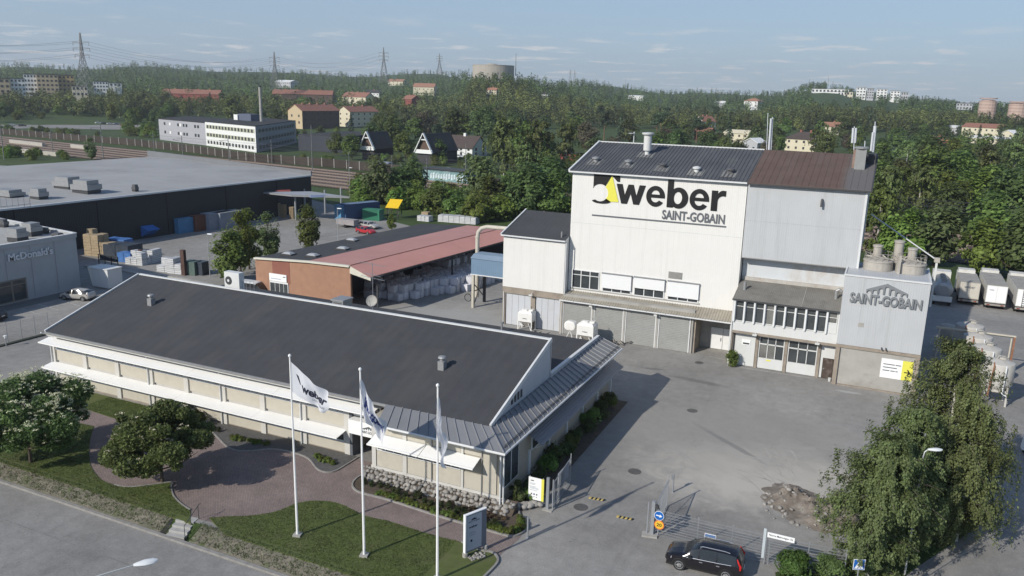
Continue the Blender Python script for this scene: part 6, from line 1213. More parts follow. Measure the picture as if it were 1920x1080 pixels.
def wallq(a,c,th,m,name,z0=0.0,n=Vector((0,1,0))):
 mb=MB();mb.hexa([g0(a)+Vector((0,0,z0)),g0(c)+Vector((0,0,z0)),g0(c)+n*th+Vector((0,0,z0)),g0(a)+n*th+Vector((0,0,z0)),a,c,c+n*th,a+n*th]);return mb.build(name,m,bw_)
wallq(FL,FM,0.35,M_brick,'wall');wallq(FM,FRr,0.35,M_brick,'wall')
mb=MB();mb.hexa([g0(FL),g0(FL)+Vector((.3,0,0)),g0(FL)+DV+Vector((.3,0,0)),g0(FL)+DV,FL,FL+Vector((.3,0,0)),FL+DV+Vector((.3,0,0)),FL+DV]);mb.build('wall',M_brick,bw_)
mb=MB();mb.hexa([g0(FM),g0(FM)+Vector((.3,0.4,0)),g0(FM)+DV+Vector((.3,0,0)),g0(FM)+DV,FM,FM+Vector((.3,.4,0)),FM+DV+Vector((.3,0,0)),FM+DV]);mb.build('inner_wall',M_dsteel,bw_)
mb=MB();q0,q1=FL+DV,EE+DV;mb.hexa([g0(q0),g0(q1),g0(q1)+Vector((0,.3,0)),g0(q0)+Vector((0,.3,0)),q0,q1,q1+Vector((0,.3,0)),q0+Vector((0,.3,0))]);mb.build('wall',M_lgrey,bw_)
up=Vector((0,0,.12));sh=Vector((0,-.15,0))
mb=MB();mb.add([FL+up+sh,FM+up+sh,FM+DV+up,FL+DV+up],[(0,1,2,3)]);mb.build('felt_roof',M_felt,bw_)
mb=MB();nr_=1
mb.add([FM+up*1.3+sh,FRr+up*1.3+sh,FRr+DV+up*1.3,FM+DV+up*1.3],[(0,1,2,3)]);av=DV;w_=EE-FRr
mb.corr(FRr+up*1.3+sh,DV,w_,0.35,0.03,Vector((.28,0,1)));rr_=mb.build('red_roof',M_redr,bw_)
mb=MB();mb.beam(FRr+up*1.6,FRr+DV+up*1.6,.10,.06);mb.build('ridge_line',M_dbrick,rr_)
for a,c in ((FL,FM),(FM,FRr)):mb=MB();mb.beam(a+up*.6+Vector((0,-.08,0)),c+up*.6+Vector((0,-.08,0)),.45,.22);mb.build('coping',M_cream,bw_)
mb=MB();mb.ext([FRr+Vector((0,-.1,.12)),EE+Vector((.1,-.1,.1)),EE+Vector((.1,-.1,-.28)),FRr+Vector((0,-.1,-.85))],(0,.15,0));mb.build('gable_fascia',M_cream,bw_)
mb=MB();mb.beam(EE+Vector((.05,0,.02)),EE+DV+Vector((.05,0,.02)),.14,.18);mb.build('gutter',M_dsteel,rr_)
for k in range(3):p=EE+DV*(0.05+k*0.45)+Vector((-.4,0,0));mb=MB();mb.box(p.x-.1,p.x+.1,p.y-.1,p.y+.1,0,4.85);mb.build('post',M_dsteel,bw_)
mb=MB();a0=FL+(FM-FL)*0.33;a1=FL+(FM-FL)*0.66;mb.hexa([g0(a0)+Vector((0,-.03,2.6)),g0(a1)+Vector((0,-.03,2.6)),g0(a1)+Vector((0,.1,2.6)),g0(a0)+Vector((0,.1,2.6)),a0+Vector((0,-.03,-.1)),a1+Vector((0,-.03,-.1)),a1+Vector((0,.1,-.1)),a0+Vector((0,.1,-.1))]);mb.build('brick_band',M_dbrick,bw_)
c=G(524,545);y_=84.62
sx0=-76.0;mb=MB();mb.box(-73.3,-70.4,81.58,81.70,2.75,3.75);s_=mb.build('shop_sign',M_signw,bw_)
mb=MB();mb.box(-73.0,-71.3,81.56,81.58,3.05,3.14);mb.build('text_line',M_sgrey,s_);mb=MB();mb.box(-70.95,-70.55,81.56,81.58,3.4,3.5);mb.build('text_line',M_ink,s_)
mb=MB();mb.box(-73.3,-70.2,81.62,81.74,0,2.7);dw=mb.build('shop_front',M_frame,bw_)
for a,b_ in ((-73.2,-72.45),(-72.35,-71.7),(-71.6,-71.0),(-70.9,-70.3)):mb=MB();mb.box(a,b_,81.58,81.62,.2,2.5);mb.build('pane',M_glass,dw)
M_sky=mat('rooflight',(0.36,0.37,0.38),rough=0.25,var=0.1)
nf=(FM-FL).cross(DV).normalized()
for x,y in ((541,478),(587,481),(643,468),(660,452)):
 p=PL(x,y,FL+up,nf);mb=MB();mb.obox(p,1.7,1.3,.22,0.11);rlg=mb.build('rooflight',M_dsteel,bw_);mb=MB();mb.hexa([p+Vector(q) for q in ((-.75,-.55,.22),(.75,-.55,.22),(.75,.55,.22),(-.75,.55,.22),(-.45,-.3,.42),(.45,-.3,.42),(.45,.3,.42),(-.45,.3,.42))]);mb.build('dome',M_sky,rlg)
def bag_mesh():
 bm_=bmesh.new();bmesh.ops.create_cube(bm_,size=1.0);bmesh.ops.subdivide_edges(bm_,edges=bm_.edges[:],cuts=3,use_grid_fill=True)
 for v in bm_.verts:
  p=v.co.copy();q=Vector((p.x,p.y,0));k=max(abs(p.x),abs(p.y));r_=q.length
  if r_>1e-4:v.co.x*=1-0.16*max(0,r_-.5);v.co.y*=1-0.16*max(0,r_-.5)
  bul=1+.08*math.cos(p.z*math.pi);v.co.x*=bul;v.co.y*=bul
  if p.z>.45:v.co.z+=.08*(1-2*k)
  v.co+=Vector((mnoise.noise(p*5),mnoise.noise(p*5+Vector((9,0,0))),0))*.03
  v.co.z+=.5
 for sx,sy in ((-.4,-.4),(.4,-.4),(.4,.4),(-.4,.4)):
  r=bmesh.ops.create_cube(bm_,size=1.0);
  for v in r['verts']:v.co=Vector((v.co.x*.12+sx,v.co.y*.04+sy,v.co.z*.22+1.08))
 me=bpy.data.meshes.new('bulk_bag');bm_.to_mesh(me);bm_.free();me.materials.append(mat('bag_cloth',(0.62,0.62,0.65),rough=0.8,var=0.1,sc=3,rand=0.12));me.polygons.foreach_set('use_smooth',[True]*len(me.polygons));me.set_sharp_from_angle(angle=R(50));return me
BAG=bag_mesh();rb_=random.Random(11);D1=DV.normalized();C1=Vector((-D1.y,D1.x,0));b0=Vector((-54.2,88.6,0))
for i in range(21):
 for j in range(10):
  p0=b0+D1*(i*1.1)+C1*(j*1.08)
  if p0.y<89.3+max(0,p0.x+58.4)*1.9 or p0.x<-66:continue
  e=min(p0.y-89.3-max(0,p0.x+58.4)*1.9,4)
  hmax=1 if e<.9 else 2
  if j>5 and i>7:hmax=3
  if (j>7 or i>15) and (i+j)%2:hmax=0
  if j>3 and i<14:hmax=min(hmax,2)
  if rb_.random()<.16:hmax-=1
  if 8<=i<=9 and j>5:hmax=0
  for k in range(hmax):
   p=p0+Vector((rb_.uniform(-.07,.07),rb_.uniform(-.07,.07),k*1.0))
   o=bpy.data.objects.new('bulk_bag',BAG);COL.objects.link(o);o.location=p;o.rotation_euler=(0,0,rb_.uniform(-.2,.2));o.scale=(.98,.98,.95)
   _tags(o,'whitish bulk bag under the red roof, %s layer, %s row from the yard, %s'%(('bottom','second','top')[k],('first','second','third','fourth','fifth','sixth','seventh','eighth','ninth','tenth')[j],('near end','middle','far end')[i//7]),'bulk bag','bulk bags stacked under the red roof')
   # ------ dark warehouse
M_blk=mat('anthracite_cladding',(0.030,0.032,0.035),rough=0.6,var=0.1,sc=0.5,stripe=(1,0.3,0.01,0.1));M_lroof=mat('light_roof_membrane',(0.33,0.332,0.33),rough=0.8,var=0.1,sc=0.12,dirt=((0.21,0.21,0.21),0.6,0.06));M_gpar=mat('grey_parapet',(0.17,0.178,0.19),rough=0.7,var=0.08,sc=0.3)
bk_=thing('dark_warehouse','huge flat warehouse with anthracite walls and pale grey roof','warehouse',(-114,110,0));N0,N1=Vector((-127.7,40,0)),Vector((-120.7,149.8,0));F1=Vector((-187,162,0));F0=Vector((-197,45,0));Hh=8.0
def Zv(p,z):return Vector((p.x,p.y,z))
mb=MB();mb.hexa([N0,N1,F1,F0,Zv(N0,Hh),Zv(N1,Hh),Zv(F1,Hh),Zv(F0,Hh)]);mb.build('wall',M_blk,bk_)
mb=MB();nseg=8;top=[]
for i in range(nseg+1):
 s=i/nseg;a=N0+(F0-N0)*s;b_=N1+(F1-N1)*s;z=Hh+0.15+0.55*abs(math.sin(s*math.pi*2));top.append((Zv(a,z),Zv(b_,z)))
for (a,b_),(c,d) in zip(top,top[1:]):mb.add([a,b_,d,c],[(0,1,2,3)])
mb.build('roof',M_lroof,bk_,smooth=False)
mb=MB();mb.ext([Zv(N1,Hh),Zv(F1,Hh),Zv(F1,Hh+1.9),Zv(N1,Hh+1.2)],(0.05,.35,0));mb.build('parapet',M_gpar,bk_)
mb=MB();mb.beam(Zv(N0,Hh+.2),Zv(N1,Hh+.2),.4,.3);mb.build('eave_trim',M_flash,bk_)
for k in range(5):p=N0+(N1-N0)*(0.38+k*.13);mb=MB();mb.box(p.x-.02,p.x+.08,p.y-.05,p.y+.05,0,Hh);mb.build('joint',M_black,bk_)
def rooftop_unit(parent,p,w,d,h,rz=0.0,m=None):
 mb=MB();mb.obox(p,w*.9,d*.9,h*.35,rz);a=mb.build('rooftop_unit',M_dsteel,parent);mb=MB();mb.obox(p+Vector((0,0,h*.35)),w,d,h*.35,rz);mb.obox(p+Vector((0,0,h*.7)),w*.8,d*.8,h*.3,rz);mb.build('hood',m or M_vent,a)
for x,y,w,d,h in ((128,357,4.2,3.2,2.6),(163,364,4.2,3.2,2.6),(74,375,2.4,2.0,2.0),(254,360,.9,.9,1.4),(15,372,5,3,1.6)):rooftop_unit(bk_,G(x,y,Hh+.2),w,d,h,.06,M_vdark if w<1 else None)
mb=MB()
for k in range(6):
 p=G(2+k*11,388,Hh+.3);mb.cyl(p,p+Vector((0,0,1.5)),.04,n=5)
mb.beam(G(0,388,Hh+1.7),G(58,382,Hh+1.7),.06,.06);mb.build('railing',M_steel,bk_)
sh_=thing('loading_shelter','open loading shelter with grey roof, red and blue signs at the dark warehouse','shelter',(-108,139,0))
ca=[G(488,361,5.6),G(548,367,5.6),G(655,370,5.6),G(583,360,5.6)];mb=MB();mb.prism([(p.x,p.y) for p in ca],5.4,5.75);mb.build('roof',mat('shelter_roof',(0.30,0.32,0.35),var=.1),sh_)
for x,y in ((496,405),(555,413),(610,400),(640,395),(572,398)):p=G(x,y);mb=MB();mb.box(p.x-.15,p.x+.15,p.y-.15,p.y+.15,0,5.4);mb.build('post',M_galv,sh_)
for x,y,m in ((531,361,mat('sign_red',(0.45,0.12,0.10))),(596,370,mat('shelter_sign',(.30,.36,.52)))):p=G(x,y,5.5);mb=MB();mb.obox(p,3.2,.3,.55,0.9);mb.build('sign_panel',m,sh_)
mb=MB();mb.beam(ca[0],ca[1],.3,.35);mb.beam(ca[1],ca[2],.3,.35);mb.build('fascia',M_vent,sh_)
M_pall=mat('pallet_wood',(0.33,0.26,0.17),var=.2,sc=3)
for k,(x,y,n) in enumerate(((521,405,9),(532,408,9),(549,410,8))):
 p=G(x,y);t=thing('pallet_stack',('leftmost stack of wooden pallets under the loading shelter','middle stack of wooden pallets under the loading shelter','stack of wooden pallets at the front post of the loading shelter')[k],'pallet stack',p)
 for q in range(n):
  mb=MB();mb.obox(p+Vector((0,0,q*.33)),1.1,.9,.05);mb.obox(p+Vector((0,0,q*.33+.2)),1.1,.9,.06)
  for s in (-.45,0,.45):mb.obox(p+Vector((s,0,q*.33+.05)),.12,.9,.15)
  mb.build('pallet',M_pall,t)
  # ------ restaurant
M_mcd=mat('grey_render',(0.38,0.395,0.41),rough=.8,var=.06,sc=.5,dirt=((0.30,0.31,0.32),.5,.3));M_mroof=mat('pale_membrane',(0.36,0.36,0.345),var=.08,sc=.3)
mc=thing('restaurant_building',"grey flat roofed restaurant with McDonald's lettering on its wall",'restaurant',(-110,60,0));K0,K1,K2,K3=Vector((-100.2,30,0)),Vector((-100.3,73.8,0)),Vector((-126,77,0)),Vector((-126,30,0))
mb=MB();mb.hexa([K0,K1,K2,K3,Zv(K0,7.2),Zv(K1,7.2),Zv(K2,7.2),Zv(K3,7.2)]);mb.build('wall',[M_mcd],mc)
mb=MB();mb.poly([Zv(p,7.21) for p in (K0+Vector((-.3,0,0)),K1+Vector((-.3,-.3,0)),K2,K3)]);mb.build('roof',M_mroof,mc)
mb=MB();mb.beam(Zv(K0,7.45),Zv(K1,7.45),.35,.55);mb.beam(Zv(K1,7.45),Zv(K2,7.45),.35,.55);mb.build('parapet',M_mcd,mc)
mb=MB();mb.beam(Zv(K0,7.75),Zv(K1,7.75),.45,.08);mb.beam(Zv(K1,7.75),Zv(K2,7.75),.45,.08);mb.build('parapet_cap',M_flash,mc)
for v0 in np.arange(33,73,3.4):mb=MB();mb.box(-100.19,-100.165,v0,v0+.05,.3,7.1);mb.build('joint',mat('joint_mcd',(.30,.31,.325),var=.05),mc)
lettering('letter',"McDonald's",(63.95,5.5,70.1,6.5),wallframe((-100.17,0,0),(0,1,0),(0,0,1)),mat('sign_letter_pale',(0.60,0.62,0.64),rough=.4),mc,off=.03,ext=.12,each=True)
mb=MB();mb.box(-100.24,-100.12,60.4,66.0,.2,3.05);dw=mb.build('window',mat('bronze_frame',(0.20,0.18,0.15),var=.1),mc)
for a,b_ in ((60.6,63.9),(64.15,65.8)):
 for z0,z1 in ((.35,2.3),(2.45,2.9)):mb=MB();mb.box(-100.13,-100.1,a,b_,z0,z1);mb.build('pane',M_glass,dw)
for x,y,w,d,h in ((34,452,2.4,2.2,2.2),(60,441,2.4,2.2,2.2),(108,443,1.6,1.2,.6),(85,437,1.4,.6,1.0),(5,425,2,1,1.4)):rooftop_unit(mc,G(x,y,7.25),w*.85,d*.85,h*.8,.1,M_vent if w>2 else M_vdark)
mb=MB();mb.poly([(-100.1,33,.006),(-97.2,34,.006),(-97.4,73,.006),(-100.1,73.6,.006)]);structure(mb,'pavement',mat('paving_slab',(0.15,0.15,0.148),var=.1,sc=1))
t=thing('wire_fence','thin wire fence along the car park left of the office','fence',(-80,56,0));a=G(-40,655);b_=G(92,622)
fn_=5
for k in range(fn_+1):p=a+(b_-a)*k/fn_;mb=MB();mb.cyl(p,p+Vector((0,0,2.3)),.035,n=6);mb.build('post',M_galv,t)
mb=MB()
for z in np.arange(.2,2.3,.26):mb.beam(a+Vector((0,0,z)),b_+Vector((0,0,z)),.014,.014)
mb.build('mesh_panel',M_galv,t)
kb=MB();kb.strip([(p.x,p.y) for p in (G(-60,664),G(0,650),G(80,629),G(100,622))],.5,0,.14);structure(kb,'kerb',mat('dark_kerb',(0.06,0.065,0.05),var=.3,sc=2))
# ------ containers, skips and goods behind the office
def cpaint(n,c):return mat(n,c,rough=.55,var=.12,sc=.8,dirt=((c[0]*.6+.03,c[1]*.6+.03,c[2]*.6+.03),.5,.8),stripe=(0,.28,.02,.12))
M_cb,M_cb2,M_cr,M_cg,M_cgr=cpaint('container_blue',(0.10,0.25,0.42)),cpaint('container_dark_blue',(0.055,0.10,0.20)),cpaint('container_rust',(0.17,0.07,0.05)),cpaint('container_grey',(0.25,0.28,0.33)),cpaint('container_green',(0.04,0.20,0.12))
M_cgroof=mat('container_roof',(0.34,0.355,0.37),var=.1,sc=.6)
def container(label,p,L_,w,h,rz,m,roofm=None,group='freight containers by the dark warehouse',name='shipping_container'):
 t=thing(name,label,'container',(p.x,p.y,0),rz,group);k=lambda mb,n,mm:link_mesh(n,mb.mesh(n,mm),t)
 mb=MB();mb.corr((-L_/2,-w/2+.06,.15),(L_,0,0),(0,0,h-.3),.28,.05,(0,-1,0));mb.corr((-L_/2,w/2-.06,.15),(L_,0,0),(0,0,h-.3),.28,.05,(0,1,0));mb.box(-L_/2+.05,L_/2-.05,-w/2+.1,w/2-.1,.1,h-.08);k(mb,'body',m)
 mb=MB()
 for x in (-L_/2,L_/2-.12):
  for y in (-w/2,w/2-.12):mb.box(x,x+.12,y,y+.12,0,h)
 for z in (0,h-.12):
  for y in (-w/2,w/2-.12):mb.box(-L_/2+.12,L_/2-.12,y+.01,y+.11,z,z+.12)
  for x in (-L_/2,L_/2-.12):mb.box(x+.01,x+.11,-w/2+.12,w/2-.12,z,z+.12)
 k(mb,'frame',m);mb=MB();mb.box(-L_/2+.1,L_/2-.1,-w/2+.1,w/2-.1,h-.08,h-.02);k(mb,'roof',roofm or m)
 for s in (-1,1):mb=MB();mb.box(L_/2-.04,L_/2+.01,min(0,s*(w/2-.14))+.01,max(0,s*(w/2-.14))-.01,.16,h-.16);k(mb,'door',m)
 mb=MB()
 for y in (-.75,-.3,.3,.75):mb.cyl((L_/2+.04,y*w/2.4,.2),(L_/2+.04,y*w/2.4,h-.2),.03,n=5)
 k(mb,'lock_rod',M_steel);return t
H_=R(-4)
container('light blue freight container with white sticker, beside the rust red one',G(350,434),5.6,2.5,2.9,R(86),M_cb)
container('dark blue container in the shade of the dark warehouse wall',G(318,424),5.6,2.5,2.8,R(86),M_cb2)
container('rust red freight container between blue and grey ones',G(383,430),6.0,2.5,3.1,R(86),M_cr)
container('grey freight container next to the rust red one',G(408,428),6.0,2.5,3.3,R(86),M_cg,M_cgroof)
container('grey freight container at the end of the row, farthest from the blue skip',G(428,426),6.0,2.5,3.3,R(86),M_cg,M_cgroof)
container('long blue freight container beyond the loading shelter',G(675,408),9.0,2.6,3.4,R(70),M_cb2,mat('blue_container_roof',(0.14,0.20,0.28),var=.1))
container('blue freight container end standing against the long blue one',G(648,410),4.0,2.5,3.2,R(70),M_cb)
container('short green waste container beyond the parked silver car',G(700,412),4.2,2.2,2.4,R(5),M_cgr,group='waste containers')
p=G(270,446);t=thing('tipping_skip','bright blue tilted tipping skip standing alone before the dark wall','skip',(p.x,p.y,0));mb=MB();mb.ext([(p.x-2.3,p.y-1.0,2.3),(p.x-1.0,p.y-1.0,.15),(p.x+.2,p.y-1.0,.15),(p.x+2.6,p.y-1.0,1.7),(p.x+.2,p.y-1,2.5)],(0,2.6,0));mb.build('body',mat('skip_blue',(0.05,0.17,0.46),rough=.5,var=.1,sc=1),t);mb=MB();mb.box(p.x-1.5,p.x-.6,p.y-1.03,p.y-1.01,.8,1.4);mb.build('sticker',M_signw,t)
c=G(193,540);t=thing('white_cabin','white steel storage cabin with slanted side beside the restaurant','cabin',(c.x,c.y,0));mb=MB();mb.box(c.x-1.6,c.x+1.6,c.y-.3,c.y+2.0,.15,2.75);mb.build('body',M_wh2,t);mb=MB();mb.hexa([(c.x-1.6,c.y-.3,.3),(c.x-1.6,c.y-.28,2.8),(c.x-1.6,c.y+2,2.8),(c.x-1.6,c.y+2,.3),(c.x-1.7,c.y-.3,.3),(c.x-2.4,c.y-.28,2.85),(c.x-2.4,c.y+2,2.85),(c.x-1.7,c.y+2,.3)]);mb.build('flap',mat('cabin_cream',(.68,.66,.6)),t);mb=MB();mb.box(c.x-1.7,c.x+1.7,c.y-.4,c.y+2.1,2.76,2.86);mb.build('roof',M_flash,t)
p=G(146,561);make_car('hatchback_car','silver hatchback car parked beside the grey restaurant','car',HAT,carpaint('paint_silver',(0.50,0.48,0.45),rough=.3,metal=.3),(p.x,p.y,0),R(196),wheelbase=2.7,wr=.31)
p=G(-25,600);make_car('dark_car','dark car cut off by the picture edge before the restaurant','car',EST,carpaint('paint_dark',(0.02,0.022,0.026)),(p.x,p.y,0),R(196),wheelbase=2.7,wr=.32)
p=G(692,428);make_car('estate_car','silver estate car parked beyond the brick warehouse','car',EST,carpaint('paint_silver',(0.5,0.48,0.45)),(p.x,p.y,0),R(-8),wheelbase=2.7,wr=.32)
p=G(686,438);make_car('red_car','red car half hidden behind the brick warehouse roof','car',HAT,carpaint('paint_red',(0.42,0.03,0.04)),(p.x,p.y,0),R(-10),wheelbase=2.6,wr=.31)
p=G(652,426);t=thing('flat_trailer','grey box trailer standing before the blue containers','trailer',(p.x,p.y,0));mb=MB();mb.box(p.x-2.2,p.x+2.2,p.y-.9,p.y+.9,.6,1.7);mb.build('body',mat('trailer_grey',(.30,.28,.28),var=.2),t);mb=MB();mb.cyl((p.x,p.y-1,.35),(p.x,p.y+1,.35),.35,n=14);mb.build('wheel',M_tyre,t);mb=MB();mb.beam((p.x+2.2,p.y,.5),(p.x+3.6,p.y,.5),.12,.12);mb.build('drawbar',M_dsteel,t)
p=G(742,410);t=thing('yellow_billboard','tilted yellow panel on dark trestle legs at the grass edge','billboard',(p.x,p.y,0));q=[G(727,400,2.2),G(745,401,2.2),G(756,383,3.6),G(740,382,3.6)];mb=MB();a=p+Vector((-1.9,-1.2,2.4));X=Vector((3.0,.5,0));Y=Vector((-.1,2.2,1.7));N_=X.cross(Y).normalized()*.12;mb.hexa([a,a+X,a+X+Y,a+Y,a+N_,a+X+N_,a+X+Y+N_,a+Y+N_]);mb.build('panel',mat('billboard_yellow',(.68,.45,.02),var=.05),t)
for s in (0.1,.9):mb=MB();b_=a+X*s+Y*.15;e=a+X*s+Y*.9;mb.beam((b_.x,b_.y,0),b_,.14,.14);mb.beam((e.x,e.y,0),e,.14,.14);mb.beam((b_.x,b_.y,.2),e,.1,.1);mb.build('trestle',M_dsteel,t)
def van(label,p,rz,group=None):
 t=thing('delivery_van',label,'van',(p.x,p.y,0),rz);VAN=[(-2.7,.45,1.05,.92,2.35,.80),(-2.62,.35,1.1,.98,2.5,.86),(-1,.3,1.12,1.0,2.55,.88),(.9,.3,1.12,1.0,2.5,.87),(1.35,.3,1.1,.99,2.2,.84),(1.95,.3,1.08,.98,1.3,.86),(2.5,.34,.95,.92,1.05,.8),(2.7,.42,.75,.8,.82,.7)]
 bpy.data.objects.remove(t);return make_car('delivery_van',label,'van',VAN,M_wh2,(p.x,p.y,0),rz,wheelbase=3.3,wr=.36)
p=G(468,563);p=G(472,527,2.5);van('white delivery van in front of the brick warehouse',Vector((p.x,p.y,0)),R(8))
p=G(1922,838);van('white van at the right picture edge by the side street',Vector((p.x+1.5,p.y,0)),R(60))
M_bwrap=mat('blue_wrap',(0.07,0.17,0.40),rough=.45,var=.2,sc=2);M_dwrap=mat('dark_wrap',(0.05,0.06,0.075),rough=.4,var=.2,sc=2);M_wwrap=mat('white_wrap',(0.55,0.56,0.57),rough=.45,var=.15,sc=2,stripe=(2,.3,.02,.25));M_grewrap=mat('green_tarp',(0.09,0.13,0.115),rough=.6,var=.2,sc=2)
def goods(label,x,y,w,d,h,rz,m,cat='goods',name='wrapped_goods',nx=1,ny=1,nz=1):
 p=G(x,y);t=thing(name,label,cat,(p.x,p.y,0),rz)
 for i in range(nx):
  for j in range(ny):
   for k in range(nz):
    if nz>1 and k==nz-1 and rr.random()<.3:continue
    mb=MB();a=w/nx;b_=d/ny;c_=h/nz;x0=-w/2+i*a;y0=-d/2+j*b_;q=lambda:rr.uniform(-.04,.04)
    mb.hexa([(x0+.03,y0+.03,k*c_+.02),(x0+a-.03,y0+.03,k*c_+.02),(x0+a-.03,y0+b_-.03,k*c_+.02),(x0+.03,y0+b_-.03,k*c_+.02),(x0+.06+q(),y0+.06+q(),(k+1)*c_+q()),(x0+a-.06+q(),y0+.06+q(),(k+1)*c_+q()),(x0+a-.06+q(),y0+b_-.06+q(),(k+1)*c_+q()),(x0+.06+q(),y0+b_-.06+q(),(k+1)*c_+q())]);link_mesh('bale' if name=='wrapped_goods' else 'pallet',mb.mesh('bale',m),t)
 return t
goods('tall stack of pale wooden pallets behind the restaurant corner',183,478,3.2,2.4,3.6,.1,M_pall,'pallet stack','pallet_stack',2,2,8)
goods('single wooden crate on the tall pallet stack corner',176,470,1.4,1.2,4.6,.1,M_pall,'crate','pallet_stack',1,1,6)
goods('row of low wooden crates beside the tall pallet stack',200,480,3.0,2.0,2.4,.1,M_pall,'crates','pallet_stack',2,1,4)
goods('goods under dark plastic wrap with blue top behind the restaurant',232,482,5.0,3.5,2.3,.15,M_dwrap,nx=2,ny=2)
goods('goods under bright blue tarpaulin, farther from the fence',225,474,4.0,2.2,2.5,.15,M_bwrap,nx=3)
goods('low goods under blue wrap next to the white bales',240,490,2.6,1.8,1.5,.15,M_bwrap,nx=2)
goods('white wrapped bales beside the dark tarpaulins',262,494,3.4,2.6,2.0,.12,M_wwrap,nx=3,ny=2,nz=2)
goods('bluish white wrapped bales behind the brown post',280,490,3.4,2.2,2.1,.12,M_wwrap,nx=3,ny=1,nz=2)
goods('white wrapped bales in a row left of the rusty upright',318,508,3.0,2.2,2.0,.12,M_wwrap,nx=2,ny=2,nz=2)
goods('white wrapped bales touching the rusty upright',336,511,2.6,2.2,2.3,.12,M_wwrap,nx=2,ny=1,nz=3)
goods('bales under a green grey tarpaulin right of the rusty upright',362,514,2.2,1.8,2.1,.12,M_grewrap,nx=2)
goods('bales under a dark green tarpaulin next to the poplars',378,514,1.8,1.8,2.0,.12,M_dwrap,nx=1)
p=G(346,516);mb=MB();mb.obox(p,.7,.5,3.9);mb.build('steel_upright',mat('rust_brown',(.085,.05,.042),rough=.8,var=.3,sc=1),label='tall rusty brown steel upright among the wrapped bales',cat='post',base=tuple(p))
p=G(265,493);mb=MB();mb.obox(p,.5,.5,2.2);mb.build('steel_upright',MATS['rust_brown'],label='short rusty brown upright before the white bales',cat='post',base=tuple(p))
p=G(205,503);t=thing('goods_rack','black steel rack frame before the dark tarpaulins','rack',p);mb=MB()
for x in (-2.2,-.8,.6,2):mb.beam(p+Vector((x,0,0)),p+Vector((x,0,2.0)),.1,.1)
mb.beam(p+Vector((-2.2,0,2)),p+Vector((2,0,2)),.1,.1);mb.beam(p+Vector((-2.2,0,1.2)),p+Vector((2,0,1.2)),.1,.1);mb.build('frame',M_dsteel,t);mb=MB();mb.obox(p+Vector((0,.1,1.2)),4,.06,.8);mb.build('panel',M_dwrap,t)
pth=[(p.x,p.y) for p in (G(160,500),G(215,505),G(260,515),G(300,517),G(350,526),G(400,537))]
kb=MB();kb.strip(pth,.6,0,.25);structure(kb,'kerb',M_conc)
for lab,x,y,hx,hy,hz_ in (('thin lamp post beside the poplars, behind the office',394,520,388,437,6.6),('thin lamp post between the poplars and the brick roof',634,452,630,391,6.2),('lamp post at the green belt, beyond the brick warehouse',656,372,655,333,8.0),('lamp post standing in the green belt near the railway',832,395,831,354,8)):
 b_=G(x,y);street_lamp(lab,(b_.x,b_.y,hz_),b_,hl=1.0)
goods('heap of white sacks beyond the dark felt roof, by the green belt',797,414,3.0,2.0,1.2,0,M_wwrap,nx=3,ny=2);goods('stack of pale crates beside the white sacks at the green belt',799,408,1.8,1.5,2.0,0,M_pall,'crate','pallet_stack',1,1,3);goods('long heap of white sacks behind the red roof ridge',860,417,9.0,2.5,1.5,.1,M_wwrap,nx=7,ny=2)
# ------ railway corridor
M_ballast=mat('ballast',(0.105,0.075,0.062),var=.25,sc=.8,bump=.05,bsc=6,dirt=((.15,.125,.11),.6,.3));M_rail=mat('rail_steel',(0.30,0.24,0.20),rough=.5,var=.15,sc=2,metal=.3);M_slp=mat('sleeper',(0.17,0.155,0.14),var=.2,sc=2)
RA,RB=G(620,321),G(920,352);rd=(RA-RB).normalized();rn=Vector((-rd.y,rd.x,0))
if rn.y>0:rn=-rn
r0_,r1_=RB-rd*160,RA+rd*420
mb=MB();mb.add([Zv(r0_-rn*4,.10),Zv(r1_-rn*4,.10),Zv(r1_+rn*34,.10),Zv(r0_+rn*34,.10)],[(0,1,2,3)]);structure(mb,'railway_bed',M_ballast)
for k in range(6):
 a=r0_+rn*(k*6.2+1.0);b_=r1_+rn*(k*6.2+1.0);mb=MB()
 for s in (-.75,.75):mb.beam(Zv(a+rn*s,.34),Zv(b_+rn*s,.34),.16,.16)
 for q in np.arange(0,(b_-a).length,1.3):c=a-(-rd)*q;mb.obox(Zv(a+rd*q,.10),.3,2.6,.12,math.atan2(rd.y,rd.x))
 tr=mb.build('railway_track',M_rail,kind='structure')
M_bar=mat('barrier_panel',(0.052,0.042,0.036),rough=.85,var=.2,sc=.5,rand=.2);M_bpost=mat('barrier_post',(0.30,0.29,0.27),var=.1)
bp=[G(-60,246),G(120,262),G(250,273),G(360,286),G(475,303),G(600,312),G(712,323),G(780,329)]
nbx=thing('noise_barrier','long dark brown noise barrier with pale posts along the railway','noise barrier',G(475,303));cum=[0]
for a,b_ in zip(bp,bp[1:]):cum.append(cum[-1]+(b_-a).length)
def along(pp,cm,s):
 for i in range(len(pp)-1):
  if s<=cm[i+1] or i==len(pp)-2:return pp[i]+(pp[i+1]-pp[i])*((s-cm[i])/(cm[i+1]-cm[i]))
n=int(cum[-1]/6.2)
for k in range(n+1):
 p=along(bp,cum,cum[-1]*k/n);mb=MB();mb.obox(p,.32,.5,3.25);mb.build('post',M_bpost,nbx)
 if k<n:q=along(bp,cum,cum[-1]*(k+1)/n);d=(q-p).normalized()*.2;mb=MB();mb.beam(p+d+Vector((0,0,1.5)),q-d+Vector((0,0,1.5)),.2,3.0);mb.build('panel',M_bar,nbx)
M_mast=mat('mast_steel',(0.20,0.205,0.205),var=.1,metal=.2)
masts=[(768,355,288,'catenary mast by the green belt'),(1,0,0,None)]
MS=[]
